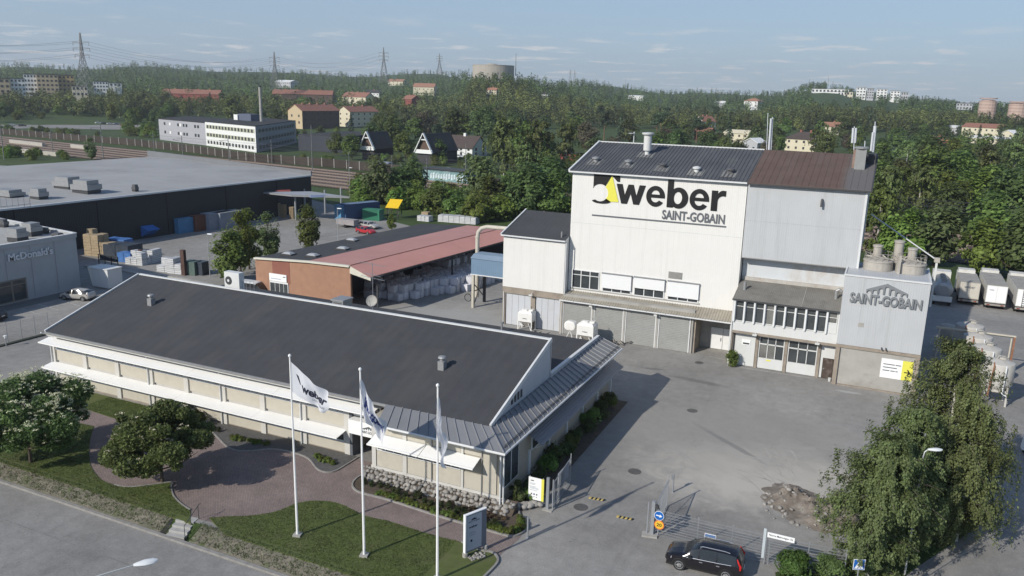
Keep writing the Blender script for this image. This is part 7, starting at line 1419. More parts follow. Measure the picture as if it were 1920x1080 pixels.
for k,(x,y,top_y,lab) in enumerate(((8,300,196,'tall railway mast at the left picture edge'),(194,297,230,'railway mast left of the pale warehouse roof corner'),(430,303,256,'railway mast in front of the white office block'),(586,320,235,'tall railway mast in front of the noise barrier end'),(735,333,291,'railway mast in front of the pointed white gables'),(873,341,268,'railway mast beside the graffiti wall'),(343,292,255,'railway mast before the grey end of the white office block'),(100,291,243,'slim railway mast between far left edge and the pale roof'),(290,290,248,'slim railway mast left of the white office block'),(510,306,262,'slim railway mast before the white corner of the office block'),(655,326,285,'slim railway mast right of the pale warehouse roof end'),(800,338,296,'slim railway mast left of the turquoise graffiti hut'))):
 p=G(x,y);hh=None;lo,hi=0,60
 for _ in range(40):
  m_=(lo+hi)/2
  if PROJ((p.x,p.y,m_))[1]>top_y:lo=m_
  else:hi=m_
 hh=lo;t=thing('railway_mast',lab,'mast',p,group='masts along the railway');mb=MB();mb.cyl(p,p+Vector((0,0,hh)),.18,.12,n=6);mb.build('pole',M_mast,t);mb=MB();mb.beam(p+Vector((0,0,hh*.86)),p+rn*4+Vector((0,0,hh*.86)),.12,.12);mb.beam(p+Vector((0,0,hh*.72)),p+rn*4+Vector((0,0,hh*.84)),.1,.1);mb.build('arm',M_mast,t);MS.append(p+Vector((0,0,hh*.84)))
wires=MB()
for off_ in (2.0,4.5,10,16):
 for zz_ in (6.3,7.6):
  a=Zv(r0_+rn*off_,zz_);b_=Zv(r1_+rn*off_,zz_);wires.beam(a,b_,.045,.045)
wires.build('catenary_wires',M_dsteel,label='thin overhead wires strung above the railway tracks',cat='wires',base=tuple(G(600,330)))
M_mural=mat('mural_turquoise',(0.20,0.32,0.33),var=.3,sc=.35,dirt=((.45,.55,.56),.8,.7))
a,b_=G(792,337),G(876,345);t=thing('railway_hut','long low hut by the railway with turquoise graffiti wall','hut',a);d=(b_-a);nn_=Vector((-d.y,d.x,0)).normalized()
if nn_.y<0:nn_=-nn_
mb=MB();mb.hexa([a,b_,b_+nn_*5,a+nn_*5,Zv(a,3.6),Zv(b_,3.6),Zv(b_+nn_*5,3.6),Zv(a+nn_*5,3.6)]);mb.build('wall',M_mural,t);mb=MB();mb.hexa([Zv(a,3.6)-nn_*.4,Zv(b_,3.6)-nn_*.4,Zv(b_+nn_*5.4,3.6),Zv(a+nn_*5.4,3.6),Zv(a,4.0)-nn_*.4,Zv(b_,4.0)-nn_*.4,Zv(b_+nn_*5.4,4.0),Zv(a+nn_*5.4,4.0)]);mb.build('roof',M_dsteel,t)
for k in range(13):
 s0=.18+k*.058;p0=a+d*s0-nn_*.06;p1=a+d*(s0+.04)-nn_*.06;z0=.7+rr.uniform(-.2,.2);z1=2.6+rr.uniform(-.3,.3);mb=MB();mb.add([Zv(p0,z0),Zv(p1,z0+.3),Zv(p1,z1),Zv(p0,z1-.4)],[(0,1,2,3)]);mb.build('graffiti_stroke',mat('mural_pale',(.58,.68,.70),var=.2),t)
a,b_=G(880,347),G(936,352);t=thing('railway_wall','low graffiti covered wall right of the turquoise hut','wall',a);d=b_-a;mb=MB();mb.hexa([a,b_,b_+nn_*.4,a+nn_*.4,Zv(a,2.6),Zv(b_,2.6),Zv(b_+nn_*.4,2.6),Zv(a+nn_*.4,2.6)]);mb.build('wall',M_bar,t)
for k in range(5):p0=a+d*(.1+k*.13)-nn_*.05;p1=a+d*(.2+k*.13)-nn_*.05;mb=MB();mb.add([Zv(p0,.5),Zv(p1,.4),Zv(p1,2.0),Zv(p0,2.2)],[(0,1,2,3)]);mb.build('graffiti_stroke',mat('mural_warm',(.42,.33,.20),var=.5,sc=1.0),t)
p=G(724,322);mb=MB();mb.obox(p,4.5,2.5,3.4,math.atan2(rd.y,rd.x));t=mb.build('relay_cabinet',M_cg,label='grey relay cabin with white graffiti at the end of the noise barrier',cat='cabin',base=tuple(p));mb=MB();q=p-Vector((0,1.45,0));mb.obox(q+Vector((0,0,1.2)),1.3,.1,1.2,math.atan2(rd.y,rd.x));mb.build('graffiti',M_signw,t)
for k,(x0,y0,x1,y1,h,lab) in enumerate(((20,268,82,275,1.6,'pale low concrete wall on the railway ground at far left'),(135,278,160,281,1.8,'pair of grey switch cabinets between the tracks'),(14,283,108,293,1.5,'pale concrete ramp edge before the railway tracks'))):
 a,b_=G(x0,y0),G(x1,y1);mb=MB();mb.beam(Zv(a,h/2),Zv(b_,h/2),1.2,h);mb.build('low_wall',mat('pale_railway_wall',(.40,.38,.34),var=.15),label=lab,cat='wall',base=tuple(a))
 # ------ white office block beyond the railway
M_fwhite=mat('far_white_wall',(0.72,0.73,0.72),rough=.7,var=.03);M_fgrey=mat('far_grey_wall',(0.27,0.275,0.29),rough=.7,var=.05);M_fwin=mat('far_window',(0.045,0.05,0.055),rough=.3,var=.2);M_band=mat('pale_green_band',(0.42,0.43,0.33),var=.05);M_froof=mat('dark_flat_roof',(0.04,0.04,0.042),var=.1)
t=thing('office_block','white and grey three storey office block beyond the railway','office block',G(387,273));W0,W1,W2=G(300,262),G(387,273),G(481,286);W3=G(556,268);hb=11.0;back=(W3-W2)
mb=MB();mb.hexa([W0,W1,W1+back*.6,W0+back*.6,Zv(W0,hb-.6),Zv(W1,hb-.6),Zv(W1+back*.6,hb-.6),Zv(W0+back*.6,hb-.6)]);mb.build('wall',mat('far_lilac_wall',(.36,.365,.40),var=.04),t)
mb=MB();mb.hexa([W1,W2,W3,W1+back,Zv(W1,hb),Zv(W2,hb),Zv(W3,hb),Zv(W1+back,hb)]);mb.build('wall',M_fwhite,t);mb=MB();mb.hexa([W2+Vector((.1,-.1,0)),W3+Vector((.1,-.1,0)),W3+Vector((0,.1,0)),W2+Vector((0,.1,0)),Zv(W2,hb+.05)+Vector((.1,-.1,0)),Zv(W3,hb+.05)+Vector((.1,-.1,0)),Zv(W3,hb+.05),Zv(W2,hb+.05)]);mb.build('wall',M_fgrey,t)
mb=MB();mb.hexa([Zv(W0,hb-.55),Zv(W1,hb-.55),Zv(W1+back*.6,hb-.55),Zv(W0+back*.6,hb-.55),Zv(W0,hb-.1),Zv(W1,hb-.1),Zv(W1+back*.6,hb-.1),Zv(W0+back*.6,hb-.1)]);mb.hexa([Zv(W1,hb),Zv(W2,hb),Zv(W3,hb),Zv(W1+back,hb),Zv(W1,hb+.4),Zv(W2,hb+.4),Zv(W3,hb+.4),Zv(W1+back,hb+.4)]);mb.build('roof',M_froof,t)
f=(W2-W1);fo=Vector((f.y,-f.x,0)).normalized()*.08
for z0 in (1.2,4.6,8.3):
 mb=MB();a,b_=W1+fo+f*.02,W2+fo-f*.02;mb.add([Zv(a,z0-.15),Zv(b_,z0-.15),Zv(b_,z0+1.55),Zv(a,z0+1.55)],[(0,1,2,3)])
 if z0>2:mb.build('window_band',M_band,t)
 for k in range(15):
  a=W1+fo*1.6+f*(.04+k*.063);b_=a+f*.032;mb=MB();mb.add([Zv(a,z0),Zv(b_,z0),Zv(b_,z0+1.4),Zv(a,z0+1.4)],[(0,1,2,3)]);mb.build('window',M_fwin,t)
f2_=W3-W2;fo2=Vector((f2_.y,-f2_.x,0)).normalized()*.18
for z0 in (1.2,4.6,8.3):
 for k in range(12):a=W2+fo2+f2_*(.06+k*.075);b_=a+f2_*.045;mb=MB();mb.add([Zv(a,z0),Zv(b_,z0),Zv(b_,z0+1.4),Zv(a,z0+1.4)],[(0,1,2,3)]);mb.build('window',M_fwin,t)
f3_=W1-W0
for z0 in (3.6,7.8):
 for s in (.12,.24,.42,.47,.54,.60,.78,.84):a=W0+fo+f3_*s;b_=a+f3_*.035;mb=MB();mb.add([Zv(a,z0),Zv(b_,z0),Zv(b_,z0+1.4),Zv(a,z0+1.4)],[(0,1,2,3)]);mb.build('window',M_fwin if s not in (.24,.47) else M_fwhite,t)
q=Zv(W1+f*.45+back*.5,hb+.4);mb=MB();mb.obox(q,12,5,3.2,math.atan2(f.y,f.x));mb.build('rooftop_unit',mat('plant_blue',(.10,.12,.17),var=.1),t);mb=MB();mb.obox(q+(f*-.2),4,5,2.6,math.atan2(f.y,f.x));mb.build('rooftop_unit',M_fwhite,t)
pc=G(487,275);tp=AT(487,163,math.hypot(pc.x,pc.y)+10);t2=thing('boiler_chimney','slim pale chimney behind the white office block','chimney',(tp.x,tp.y,0));mb=MB();mb.cyl((tp.x,tp.y,0),tp,.8,.65,n=10);mb.build('shaft',M_conc,t2);mb=MB();mb.lathe([(.75,0),(.75,.6)],tp,10);mb.build('cap',M_dsteel,t2)
t=thing('low_hall','low dark flat hall between white office block and pointed gables','hall',G(600,290));a,b_=G(560,282),G(650,287);d=b_-a;n2=Vector((-d.y,d.x,0)).normalized();n2=n2 if n2.y>0 else -n2;mb=MB();mb.hexa([a,b_,b_+n2*40,a+n2*40,Zv(a,7),Zv(b_,7),Zv(b_+n2*40,7),Zv(a+n2*40,7)]);mb.build('wall',mat('dark_hall',(.05,.055,.07),var=.1),t);mb=MB();mb.hexa([Zv(a,7),Zv(b_,7),Zv(b_+n2*40,7),Zv(a+n2*40,7),Zv(a,7.3),Zv(b_,7.3),Zv(b_+n2*40,7.3),Zv(a+n2*40,7.3)]);mb.build('roof',M_froof,t)
# ------ houses
M_tile=mat('red_tiles',(0.26,0.125,0.09),rough=.8,var=.15,sc=.6);M_tile2=mat('orange_tiles',(0.33,0.17,0.115),rough=.8,var=.12,sc=.6);M_btile=mat('brown_tiles',(0.075,0.058,0.052),rough=.8,var=.15,sc=.6);M_dtile=mat('dark_tiles',(0.055,0.053,0.055),var=.15,sc=.6)
M_yell=mat('yellow_plaster',(0.50,0.40,0.26),var=.05,sc=.3);M_crem=mat('cream_plaster',(0.62,0.57,0.43),var=.05,sc=.3);M_brwn=mat('brown_plaster',(0.115,0.080,0.062),var=.08,sc=.3);M_redp=mat('falu_red',(0.24,0.07,0.055),var=.1,sc=.5);M_gryp=mat('grey_plaster',(0.42,0.43,0.45),var=.05,sc=.3)
CLEAR=[]
def ontop(x,y):
 d=ray(x,y);h=math.hypot(d.x,d.y);prev=None
 lo=200
 for D in range(380,3000,36):
  if CAMH+d.z/h*D<=TZ(d.x/h*D,d.y/h*D):
   hi=D
   for _ in range(4):
    m=(lo+hi)/2
    if CAMH+d.z/h*m<=TZ(d.x/h*m,d.y/h*m):hi=m
    else:lo=m
   return hi
  lo=D
 return 1500
def house(label,px,W,px1,D,L_,w,h,rz,wm,rm,pitch=.6,hip=False,chim=1,floors=2,nwin=4,front=None,name='house',clear=True,gm=None,cat='house'):
 """ridge runs along local x; px, W: picture point of the base centre"""
 Dn=ontop(px,W);kf=max(.7,min(1.9,Dn/D));L_,w,h,D=L_*kf,w*kf,h*kf,Dn
 P=AT(px,W,D);z=P.z;t=thing(name,label,cat,(P.x,P.y,z),rz,'houses among the trees' if name=='house' else None);k=lambda mb,n,m:link_mesh(n,mb.mesh(n,m),t)
 mb=MB();mb.box(-L_/2,L_/2,-w/2,w/2,-3,h)
 if not hip:mb.ext([(-L_/2,-w/2,h),(-L_/2,w/2,h),(-L_/2,0,h+w/2*pitch)],(L_,0,0))
 k(mb,'wall',wm)
 o=.5;e=w/2+o;zr=h+w/2*pitch;hx=(w/2*.8 if hip else 0);mb=MB();zl=h-o*pitch
 A_=[(-L_/2-o,-e,zl),(L_/2+o,-e,zl),(L_/2+o,e,zl),(-L_/2-o,e,zl),(-L_/2-(o if not hip else 0)+hx,0,zr),(L_/2+(o if not hip else 0)-hx,0,zr)]
 th_=.3;B_=[(p[0],p[1],p[2]+th_) for p in A_]
 mb.add(B_,[(0,1,5,4),(2,3,4,5)]+([(1,2,5),(3,0,4)] if hip else []));mb.add(A_+B_,[(0,1,7,6),(2,3,9,8)]+([(1,2,8,7),(3,0,6,9)] if hip else [(1,5,11,7),(5,2,8,11),(3,4,10,9),(4,0,6,10)]));rf=k(mb,'roof',rm)
 for c in range(chim):mb=MB();x=-L_/2+L_*(c+1)/(chim+1);mb.box(x-.6,x+.6,-.5,.5,zr-.8,zr+1.3);link_mesh('chimney',mb.mesh('chimney',gm or M_tile2),t)
 for f_ in range(floors):
  z0=h*(f_+.35)/floors
  for s,(dx,n_) in (((0,-1),(L_,nwin)),((1,0),(w,max(2,nwin//2))),((-1,0),(w,max(2,nwin//2))),((0,1),(L_,nwin))):
   for q in range(n_):
    c=-dx/2+dx*(q+.5)/n_;mb=MB();hw=.6
    if s[0]==0:mb.box(c-hw,c+hw,s[1]*w/2-.06,s[1]*w/2+.06,z0,z0+1.3)
    else:mb.box(s[0]*L_/2-.06,s[0]*L_/2+.06,c-hw,c+hw,z0,z0+1.3)
    k(mb,'window',M_fwin)
 if clear:
  pts=[PROJ(MW[t.name]@Vector((x,y,zz_))) for x in (-L_/2,L_/2) for y in (-w/2,w/2) for zz_ in (h*.25,h+w/2*pitch)];xs_=[p[0] for p in pts];ys_=[p[1] for p in pts];cxm,hwm=(min(xs_)+max(xs_))/2,(max(xs_)-min(xs_))*(.10 if px>1000 else .30);CLEAR.append((cxm-hwm,min(ys_),cxm+hwm,min(ys_)+(max(ys_)-min(ys_))*(.30 if px>1000 else .55),D-4,.15 if px>1000 else .7))
 return t
fr=R(-24.66)
house('brown and yellow gabled house with red tile roof behind the office block',590,240,0,640,36,16,13.0,R(79),M_brwn,M_tile,.55,chim=4,floors=3,nwin=6)
t=bpy.data.objects['house'];bb=[v.co for c_ in t.children if c_.name.startswith('wall') for v in c_.data.vertices];X0=min(v.x for v in bb);Y0=max(v.y for v in bb);Z1=sorted({round(v.z,2) for v in bb})[-2];Z2=max(v.z for v in bb);mb=MB();mb.box(X0-.15,X0-.02,-Y0,Y0,-3,Z1);mb.ext([(X0-.15,-Y0,Z1),(X0-.15,Y0,Z1),(X0-.15,0,Z2)],(.13,0,0));link_mesh('gable_wall',mb.mesh('gable_wall',M_yell),t)
for yy in (-4,3.5):
 for zz_ in (3.5,8):mb=MB();mb.box(X0-.22,X0-.16,yy-.7,yy+.7,zz_,zz_+1.6);link_mesh('window',mb.mesh('window',M_fwin),t)
house('cream gabled house with brown roof right of the brown house',672,236,0,650,30,14,11,R(79),M_crem,M_tile,.55,chim=2,floors=3,nwin=5)
house('long red roofed house behind the brown and yellow house',570,196,0,760,52,14,9,R(30),M_brwn,M_tile,.5,chim=4,floors=2,nwin=6)
house('red roofed house with cream walls on the wooded slope below the reservoir',797,179,0,900,23,13,9,R(18),M_crem,M_tile2,.55,chim=2,floors=2,nwin=5)
house('long house with bright red roof among trees at left',363,190,0,720,46,13,6,R(25),M_redp,M_tile,.5,chim=4,floors=2,nwin=8)
house('small red tiled house between trees behind the pointed gables',772,203,0,560,10,8,6,R(-20),M_redp,M_tile,.6,chim=2)
house('red roofed house tops behind the cream gabled house',672,195,0,720,26,12,6,R(-5),M_crem,M_tile,.6,chim=3)
house('white house with dark roof beside the red roofs',702,186,0,800,14,9,6,R(10),M_fwhite,M_dtile,.5,chim=1)
house('pale blue row of houses below the far ridge',538,165,0,1300,36,16,9,R(-10),M_gryp,M_fwhite,.3,chim=0,floors=2,nwin=8)
house('white modern house on the wooded slope right of the reservoir',1020,184,0,900,17.6,8.0,4.8,R(-20),M_fwhite,M_dtile,.3,chim=1)
house('tiny red roofed house on the slope below the reservoir',925,176,0,850,12,8,4,R(-5),M_crem,M_tile2,.5)
house('orange roofed house group on the far wooded slope',745,160,0,1300,26,12,6,R(5),M_crem,M_tile2,.5)
house('white flat block on the wooded slope above the factory roof',1195,188,0,900,19.2,8.0,4.4,R(-15),M_fwhite,M_fwhite,.15,chim=0,floors=2,nwin=6)
house('white house with pale roof half hidden by trees above the factory',1350,202,0,700,8.0,6.4,4.0,R(5),M_gryp,M_fwhite,.4)
house('orange roofed white villa on the slope right of the factory chimney',1412,206,0,640,11.2,8.8,6.4,R(-20),M_fwhite,M_tile2,.4,hip=True,chim=1,floors=3,nwin=3)
house('brown roofed villa with white gable among trees above the ridge',1320,245,0,330,7.9,5.3,4.0,R(60),M_fwhite,M_tile,.8,chim=2)
house('small red brick house behind the factory ridge',1320,262,0,300,5.9,4.6,3.0,R(-10),M_redp,M_tile,.5,chim=0)
house('cream villa half hidden by trees above the factory roof',1386,270,0,280,8.6,5.9,3.6,R(-15),M_crem,M_crem,.3,chim=0,floors=2)
house('grey gabled cottage just behind the factory ridge',1414,286,0,230,4.6,4.6,2.8,R(65),M_gryp,M_fwhite,.5,chim=0,floors=1,nwin=2)
house('brown hipped roof villa with cream walls beside the white antennas',1508,283,0,250,9.2,6.6,3.6,R(-20),M_crem,M_btile,.55,hip=True,chim=2,gm=M_dbrick)
house('yellow house with tiled roof right of the brown villa',1562,252,0,330,7.9,5.9,3.3,R(15),M_crem,M_tile2,.5)
house('low hall with white roof far right among trees',1782,250,0,520,13.2,10.6,3.3,R(-25),M_gryp,M_fwhite,.2,chim=0,floors=1)
house('brown roofed cream school building at far right',1845,258,0,500,19.8,9.2,5.3,R(-30),M_crem,M_tile,.4,chim=0,nwin=7)
house('white roofed wing beside the cream school building',1858,270,0,440,17.2,5.9,2.6,R(-30),M_crem,M_fwhite,.25,chim=0,floors=1)
house('red cottage with orange roof before the white roofed hall',1762,274,0,390,7.9,5.3,2.6,R(-25),M_redp,M_tile2,.55)
house('cream house at far right below the school',1895,268,0,420,6.6,5.9,4.0,R(50),M_crem,M_fwhite,.5,chim=0)
house('red roofed cottage at the right picture edge',1912,345,0,240,6.6,5.3,2.6,R(-40),M_crem,M_tile2,.5)
house('dark low shed behind the grey tower at right',1665,345,0,210,7.9,5.3,2.6,R(-25),M_dtile,M_dtile,.3,chim=0,floors=1)
house('red garage at the end of the green belt left of the factory',1072,302,0,275,6.6,4.0,2.6,R(-20),M_redp,M_froof,.1,chim=0,floors=1,nwin=2)
house('brown tiled house with white gable right of the pointed gables',872,292,0,318,14,10,3.6,R(-8),M_fwhite,M_btile,.8,chim=1,gm=M_fwhite)
def aframe(label,px,py,D,L_,w,h,rz):
 P=AT(px,py,D);t=thing('pointed_house',label,'house',(P.x,P.y,max(0,P.z)),rz,'pointed gable houses by the railway');k=lambda mb,n,m:link_mesh(n,mb.mesh(n,m),t);z0=2.8
 mb=MB();mb.box(-w/2+.8,w/2-.8,.8,L_,-2,z0+.3);k(mb,'wall',M_dtile)
 for s in (-1,1):mb=MB();mb.hexa([(s*w/2,0,z0),(s*w/2,L_,z0),(s*(w/2-.35),L_,z0),(s*(w/2-.35),0,z0),(s*.02,0,h),(s*.02,L_,h),(-s*.3,L_,h-.35),(-s*.3,0,h-.35)]);k(mb,'roof',M_dtile);mb=MB();mb.beam((s*w/2,-.05,z0-.2),(0,-.05,h+.1),.3,.95,up=(0,1,0));k(mb,'gable_board',M_fwhite)
 mb=MB();mb.ext([(-w/2+.6,.9,z0),(w/2-.6,.9,z0),(0,.9,h-.6)],(0,.2,0));k(mb,'gable_wall',M_brwn);mb=MB();mb.box(-w/2+.2,w/2-.2,-.15,.05,z0-.5,z0+1.0);k(mb,'balcony',M_fwhite);mb=MB();mb.box(-1.1,1.1,-.1,.1,h-2.6,h-2.2);k(mb,'cross_board',M_fwhite)
 pts=[PROJ(MW[t.name]@Vector((x,0,zz_))) for x in (-w/2,w/2) for zz_ in (z0-1,h)];CLEAR.append((min(p[0] for p in pts),min(p[1] for p in pts),max(p[0] for p in pts)+25,max(p[1] for p in pts),D-6));return t
aframe('pointed white gable of a dark house, left of the railway mast',688,292,335,13,8.0,9.6,R(-6));aframe('pointed white gable of a dark roofed house beside the graffiti hut',794,299,318,18,8.6,10.0,R(-6))
def block(label,x0,x1,ytop,ybase,D,wm,floors,depth=14,roofm=None,rz=None,ncol=6,group='apartment blocks on the far slopes'):
 a,b_=AT(x0,ybase,D),AT(x1,ybase,D);h=(ybase-ytop)/FPX*D;P=(a+b_)/2;d=b_-a;L_=math.hypot(d.x,d.y);t=thing('apartment_block',label,'apartment block',P,math.atan2(d.y,d.x)+(rz or 0),group);k=lambda mb,n,m:link_mesh(n,mb.mesh(n,m),t)
 mb=MB();mb.box(-L_/2,L_/2,0,depth,-8,h);k(mb,'wall',wm);mb=MB();mb.box(-L_/2-.3,L_/2+.3,-.3,depth+.3,h,h+.5);k(mb,'roof',roofm or M_froof);fh=h/floors
 for f_ in range(floors):
  for c in range(ncol):x=-L_/2+L_*(c+.5)/ncol;mb=MB();ww=L_/ncol*.26;mb.box(x-ww,x+ww,-.12,.05,f_*fh+fh*.35,f_*fh+fh*.8);k(mb,'window',M_fwin)
 CLEAR.append((x0+1,ytop-1,x1-1,ytop+(ybase-ytop)*.45,D-8,.5));return t
block('yellow apartment block end at the far left edge',-30,22,155,186,900,M_yell,4,ncol=5);block('pale grey apartment block next to the yellow end at far left',22,50,154,180,905,M_fwhite,4,ncol=4);block('white apartment block left of the tall yellow one',48,72,147,180,930,M_fwhite,5,ncol=4);block('tall yellow apartment block left of the big pylon',72,112,147,180,925,M_yell,5,ncol=5);block('ochre apartment block beside the big pylon',112,142,148,180,935,mat('ochre_plaster',(.42,.30,.14),var=.05),5,ncol=4)
block('small yellow apartment house at the foot of the big pylon',136,166,165,182,800,M_crem,2,ncol=4);block('white apartment house right of the big pylon',176,204,156,172,950,M_fwhite,3,ncol=5);block('white flat roofed house peeping from trees right of the big pylon',205,228,157,163,1000,M_fwhite,1,ncol=3)
hs=[('long white terrace high on the right hill',1520,1590,169,181,M_fwhite,2,10),('white stepped block below the terrace on the right hill',1524,1550,181,193,M_fwhite,2,5),('cream stepped block on the right hill',1552,1597,175,192,M_crem,3,8),('low white row under the stepped block on the right hill',1570,1597,188,196,M_fwhite,1,5),('white tower block nearest the right hilltop',1604,1622,167,184,M_fwhite,4,3),('second white tower block from the right hilltop',1624,1637,169,184,M_gryp,4,3),('third white tower block from the right hilltop',1642,1662,170,184,M_fwhite,4,3),('white tower block at the end of the hilltop row',1668,1686,173,184,M_fwhite,3,3),('small white block ending the hilltop row',1688,1702,175,184,M_gryp,2,3),('white villa below the hilltop row',1613,1640,191,202,M_fwhite,2,4),('low white houses on the slope under the hilltop row',1660,1684,198,206,M_fwhite,2,4),('white house group low on the right slope',1792,1822,196,204,M_gryp,2,5)]
for lab,x0,x1,yt,yb,m_,fl_,nc in hs:block(lab,x0,x1,yt,yb+2,1330,m_,fl_,10,M_dtile,ncol=nc)
for lab,x0,x1,yt,yb in (('pink rounded tower block at far right, the left one of two',1834,1868,190,204),('pink rounded tower block at the right picture edge',1889,1925,195,211)):
 D=1000;a,b_=AT(x0,yb,D),AT(x1,yb,D);P=(a+b_)/2;rad=(b_-a).length/2;t=thing('tower_block',lab,'tower block',P,group='pink tower blocks');h=(yb-yt)/FPX*D;mb=MB();mb.lathe([(rad,-12),(rad,h*.8),(rad*.8,h*.82),(rad*.75,h),(.2,h+.4)],P,16);mb.build('wall',mat('pink_plaster',(.50,.37,.31),var=.06),t)
 for f_ in range(6):mb=MB();mb.lathe([(rad+.12,-6+f_*3.2),(rad+.12,-4.8+f_*3.2)],P,16,cap=False);mb.build('window_band',mat('pink_band',(.40,.29,.25),var=.1),t)
 CLEAR.append((x0,yt,x1,yb-1,D-10))
D=960;a,b_=AT(886,133,D),AT(964,133,D);P=(a+b_)/2;rad=(b_-a).length/2;t=thing('water_reservoir','round pale concrete water reservoir on the wooded hilltop','reservoir',P);M_res=mat('reservoir_concrete',(.40,.37,.325),var=.08,sc=.1,stripe=(0,3.0,0.0,.08))
mb=MB();mb.lathe([(rad,-10),(rad,5.6),(rad*1.01,5.7),(rad*1.01,6.2),(rad*.96,6.4),(.5,7.3)],P,48);mb.build('wall',M_res,t);mb=MB();mb.lathe([(6,6.4),(6,7.8),(.3,8.2)],P+Vector((-2,0,0)),20);mb.build('roof_cap',mat('reservoir_cap',(.40,.36,.28),var=.1),t);CLEAR.append((882,118,966,128,D-30,.3))
mb=MB();m0=AT(967,134,D);mb.cyl(Zv(m0,m0.z-5),AT(967.5,100,D),.5,.25,n=6);mb.build('radio_mast',M_mast,label='slim radio mast right beside the round reservoir',cat='mast',base=tuple(Zv(m0,m0.z-5)))
M_pyl=mat('pylon_steel',(0.23,0.235,0.24),rough=.6,var=.05,metal=.2)
def pylon(label,px,ybase,ytop,D,w=8.0,arms=((.97,.38),(.86,.40),(.74,.34)),thin=.20):
 B=AT(px,ybase,D);tp=AT(px,ytop,D);h=tp.z-B.z;t=thing('power_pylon',label,'pylon',B,R(20),'power pylons');V=lambda x,y,z:Vector((x,y,z));n=9;mb=MB()
 def hw(s):return w/2*((1-s/.62)*.8+.2) if s<.62 else w/2*.2*(1-(s-.62)/.38*.75)
 lev=[h*s for s in (0,.16,.30,.42,.52,.62,.70,.78,.86,.94,1)];C4=((-1,-1),(1,-1),(1,1),(-1,1))
 for z0,z1 in zip(lev,lev[1:]):
  a,b_=hw(z0/h),hw(z1/h)
  for i in range(4):
   c,d=C4[i],C4[(i+1)%4];mb.beam((c[0]*a,c[1]*a,z0),(c[0]*b_,c[1]*b_,z1),thin,thin);mb.beam((c[0]*a,c[1]*a,z0),(d[0]*b_,d[1]*b_,z1),thin*.6,thin*.6);mb.beam((d[0]*a,d[1]*a,z0),(c[0]*b_,c[1]*b_,z1),thin*.6,thin*.6);mb.beam((c[0]*b_,c[1]*b_,z1),(d[0]*b_,d[1]*b_,z1),thin*.6,thin*.6)
 link_mesh('tower',mb.mesh('tower',M_pyl),t)
 for s,al in arms:
  z=h*s*.88;mb=MB();L_=h*al*.36
  for q in (-1,1):mb.beam((0,0,z+h*.02),(q*L_,0,z),thin*.9,thin*.9);mb.beam((0,0,z-h*.025),(q*L_,0,z),thin*.9,thin*.9);mb.beam((q*L_,0,z),(q*L_,0,z-h*.055),thin,thin)
  link_mesh('cross_arm',mb.mesh('cross_arm',M_pyl),t)
 return t,h
pyl=[]
for lab,px,yb,yt,D,w,th_ in (('nearest tall lattice power pylon at left',161,178,62,620,9,.26),('lattice power pylon left of the middle, above the red roofs',517,170,97,900,9.5,.30),('lattice power pylon left of the round reservoir',720,155,89,900,9,.30),('thin lattice pylon between the left of reservoir and its neighbour',824,140,100,1250,8,.36),('faint far pylon right of the reservoir, the left one of a pair',1069,153,130,2000,7,.4),('faint far pylon right of the reservoir, the right one of a pair',1077,153,132,2050,7,.4)):
 pyl.append(pylon(lab,px,yb,yt,D,w,thin=th_))
pl_=MB()
def span(a,b_,sag):
 pts=[a+(b_-a)*(i/14)+Vector((0,0,-sag*4*(i/14)*(1-i/14))) for i in range(15)];pl_.tube(pts,.055,4)
for (za,zb2,sg_) in ((.86,.86,9),(.76,.76,9),(.65,.65,9)):
 for q in (-1,1):
  P1=Vector(pyl[0][0].location);P2=Vector(pyl[1][0].location);P3=Vector(pyl[2][0].location);of=Vector((q*5.0,q*2,0));L0_=P1+(P1-P2)*.9
  span(P1+Vector((0,0,pyl[0][1]*za))+of,P2+Vector((0,0,pyl[1][1]*zb2))+of,sg_);span(P2+Vector((0,0,pyl[1][1]*za))+of,P3+Vector((0,0,pyl[2][1]*zb2))+of,sg_);span(Zv(L0_,P1.z+pyl[0][1]*za)+of,P1+Vector((0,0,pyl[0][1]*za))+of,sg_)
pl_.build('power_lines',M_pyl,label='thin power lines strung between the lattice pylons',cat='power lines',base=tuple(pyl[0][0].location))
for lab,px,yb,yt,D in (('thin mast on the right hilltop, the left one',1518,158,148,1480),('thin mast on the right hilltop, the right one',1553,158,143,1480),('thin far mast on the skyline above the factory',1173,158,148,2200)):
 a,b_=AT(px,yb+4,D),AT(px,yt,D);mb=MB();mb.cyl(a,b_,.35,.2,n=5);mb.build('radio_mast',M_mast,label=lab,cat='mast',base=tuple(a))
fl_=[(22,236,(.7,.7,.7)),(42,237,(.05,.05,.06)),(185,232,(.75,.75,.76)),(196,233,(.08,.08,.09)),(207,234,(.6,.6,.62)),(220,234,(.25,.27,.3)),(232,236,(.2,.04,.04)),(243,237,(.1,.1,.12))]
pc_l=['white','black','leftmost white','dark','pale grey','grey','dark red','black']
fc_l=['white car at the far left beyond the noise barrier','black car beside the white one at far left beyond the barrier','leftmost white car of the row parked under the trees beyond the railway','dark car next to the leftmost white one beyond the railway','pale grey car in the middle of the row beyond the railway','grey car beside the dark red one beyond the railway','dark red car in the row beyond the railway','black car ending the row beyond the railway']
for k,(x,y,c) in enumerate(fl_):p=G(x,y);make_car('parked_car',fc_l[k],'car',EST if k%2 else HAT,carpaint('far_paint%d'%k,c),(p.x,p.y,0),R(60),wheelbase=2.6,wr=.32,group='cars parked beyond the railway')
lo_=MB();lo_.poly([Zv(G(x,y),.02) for x,y in ((-40,232),(120,226),(260,233),(300,243),(200,243),(80,240),(-40,243))]);structure(lo_,'parking_lot',M_street)
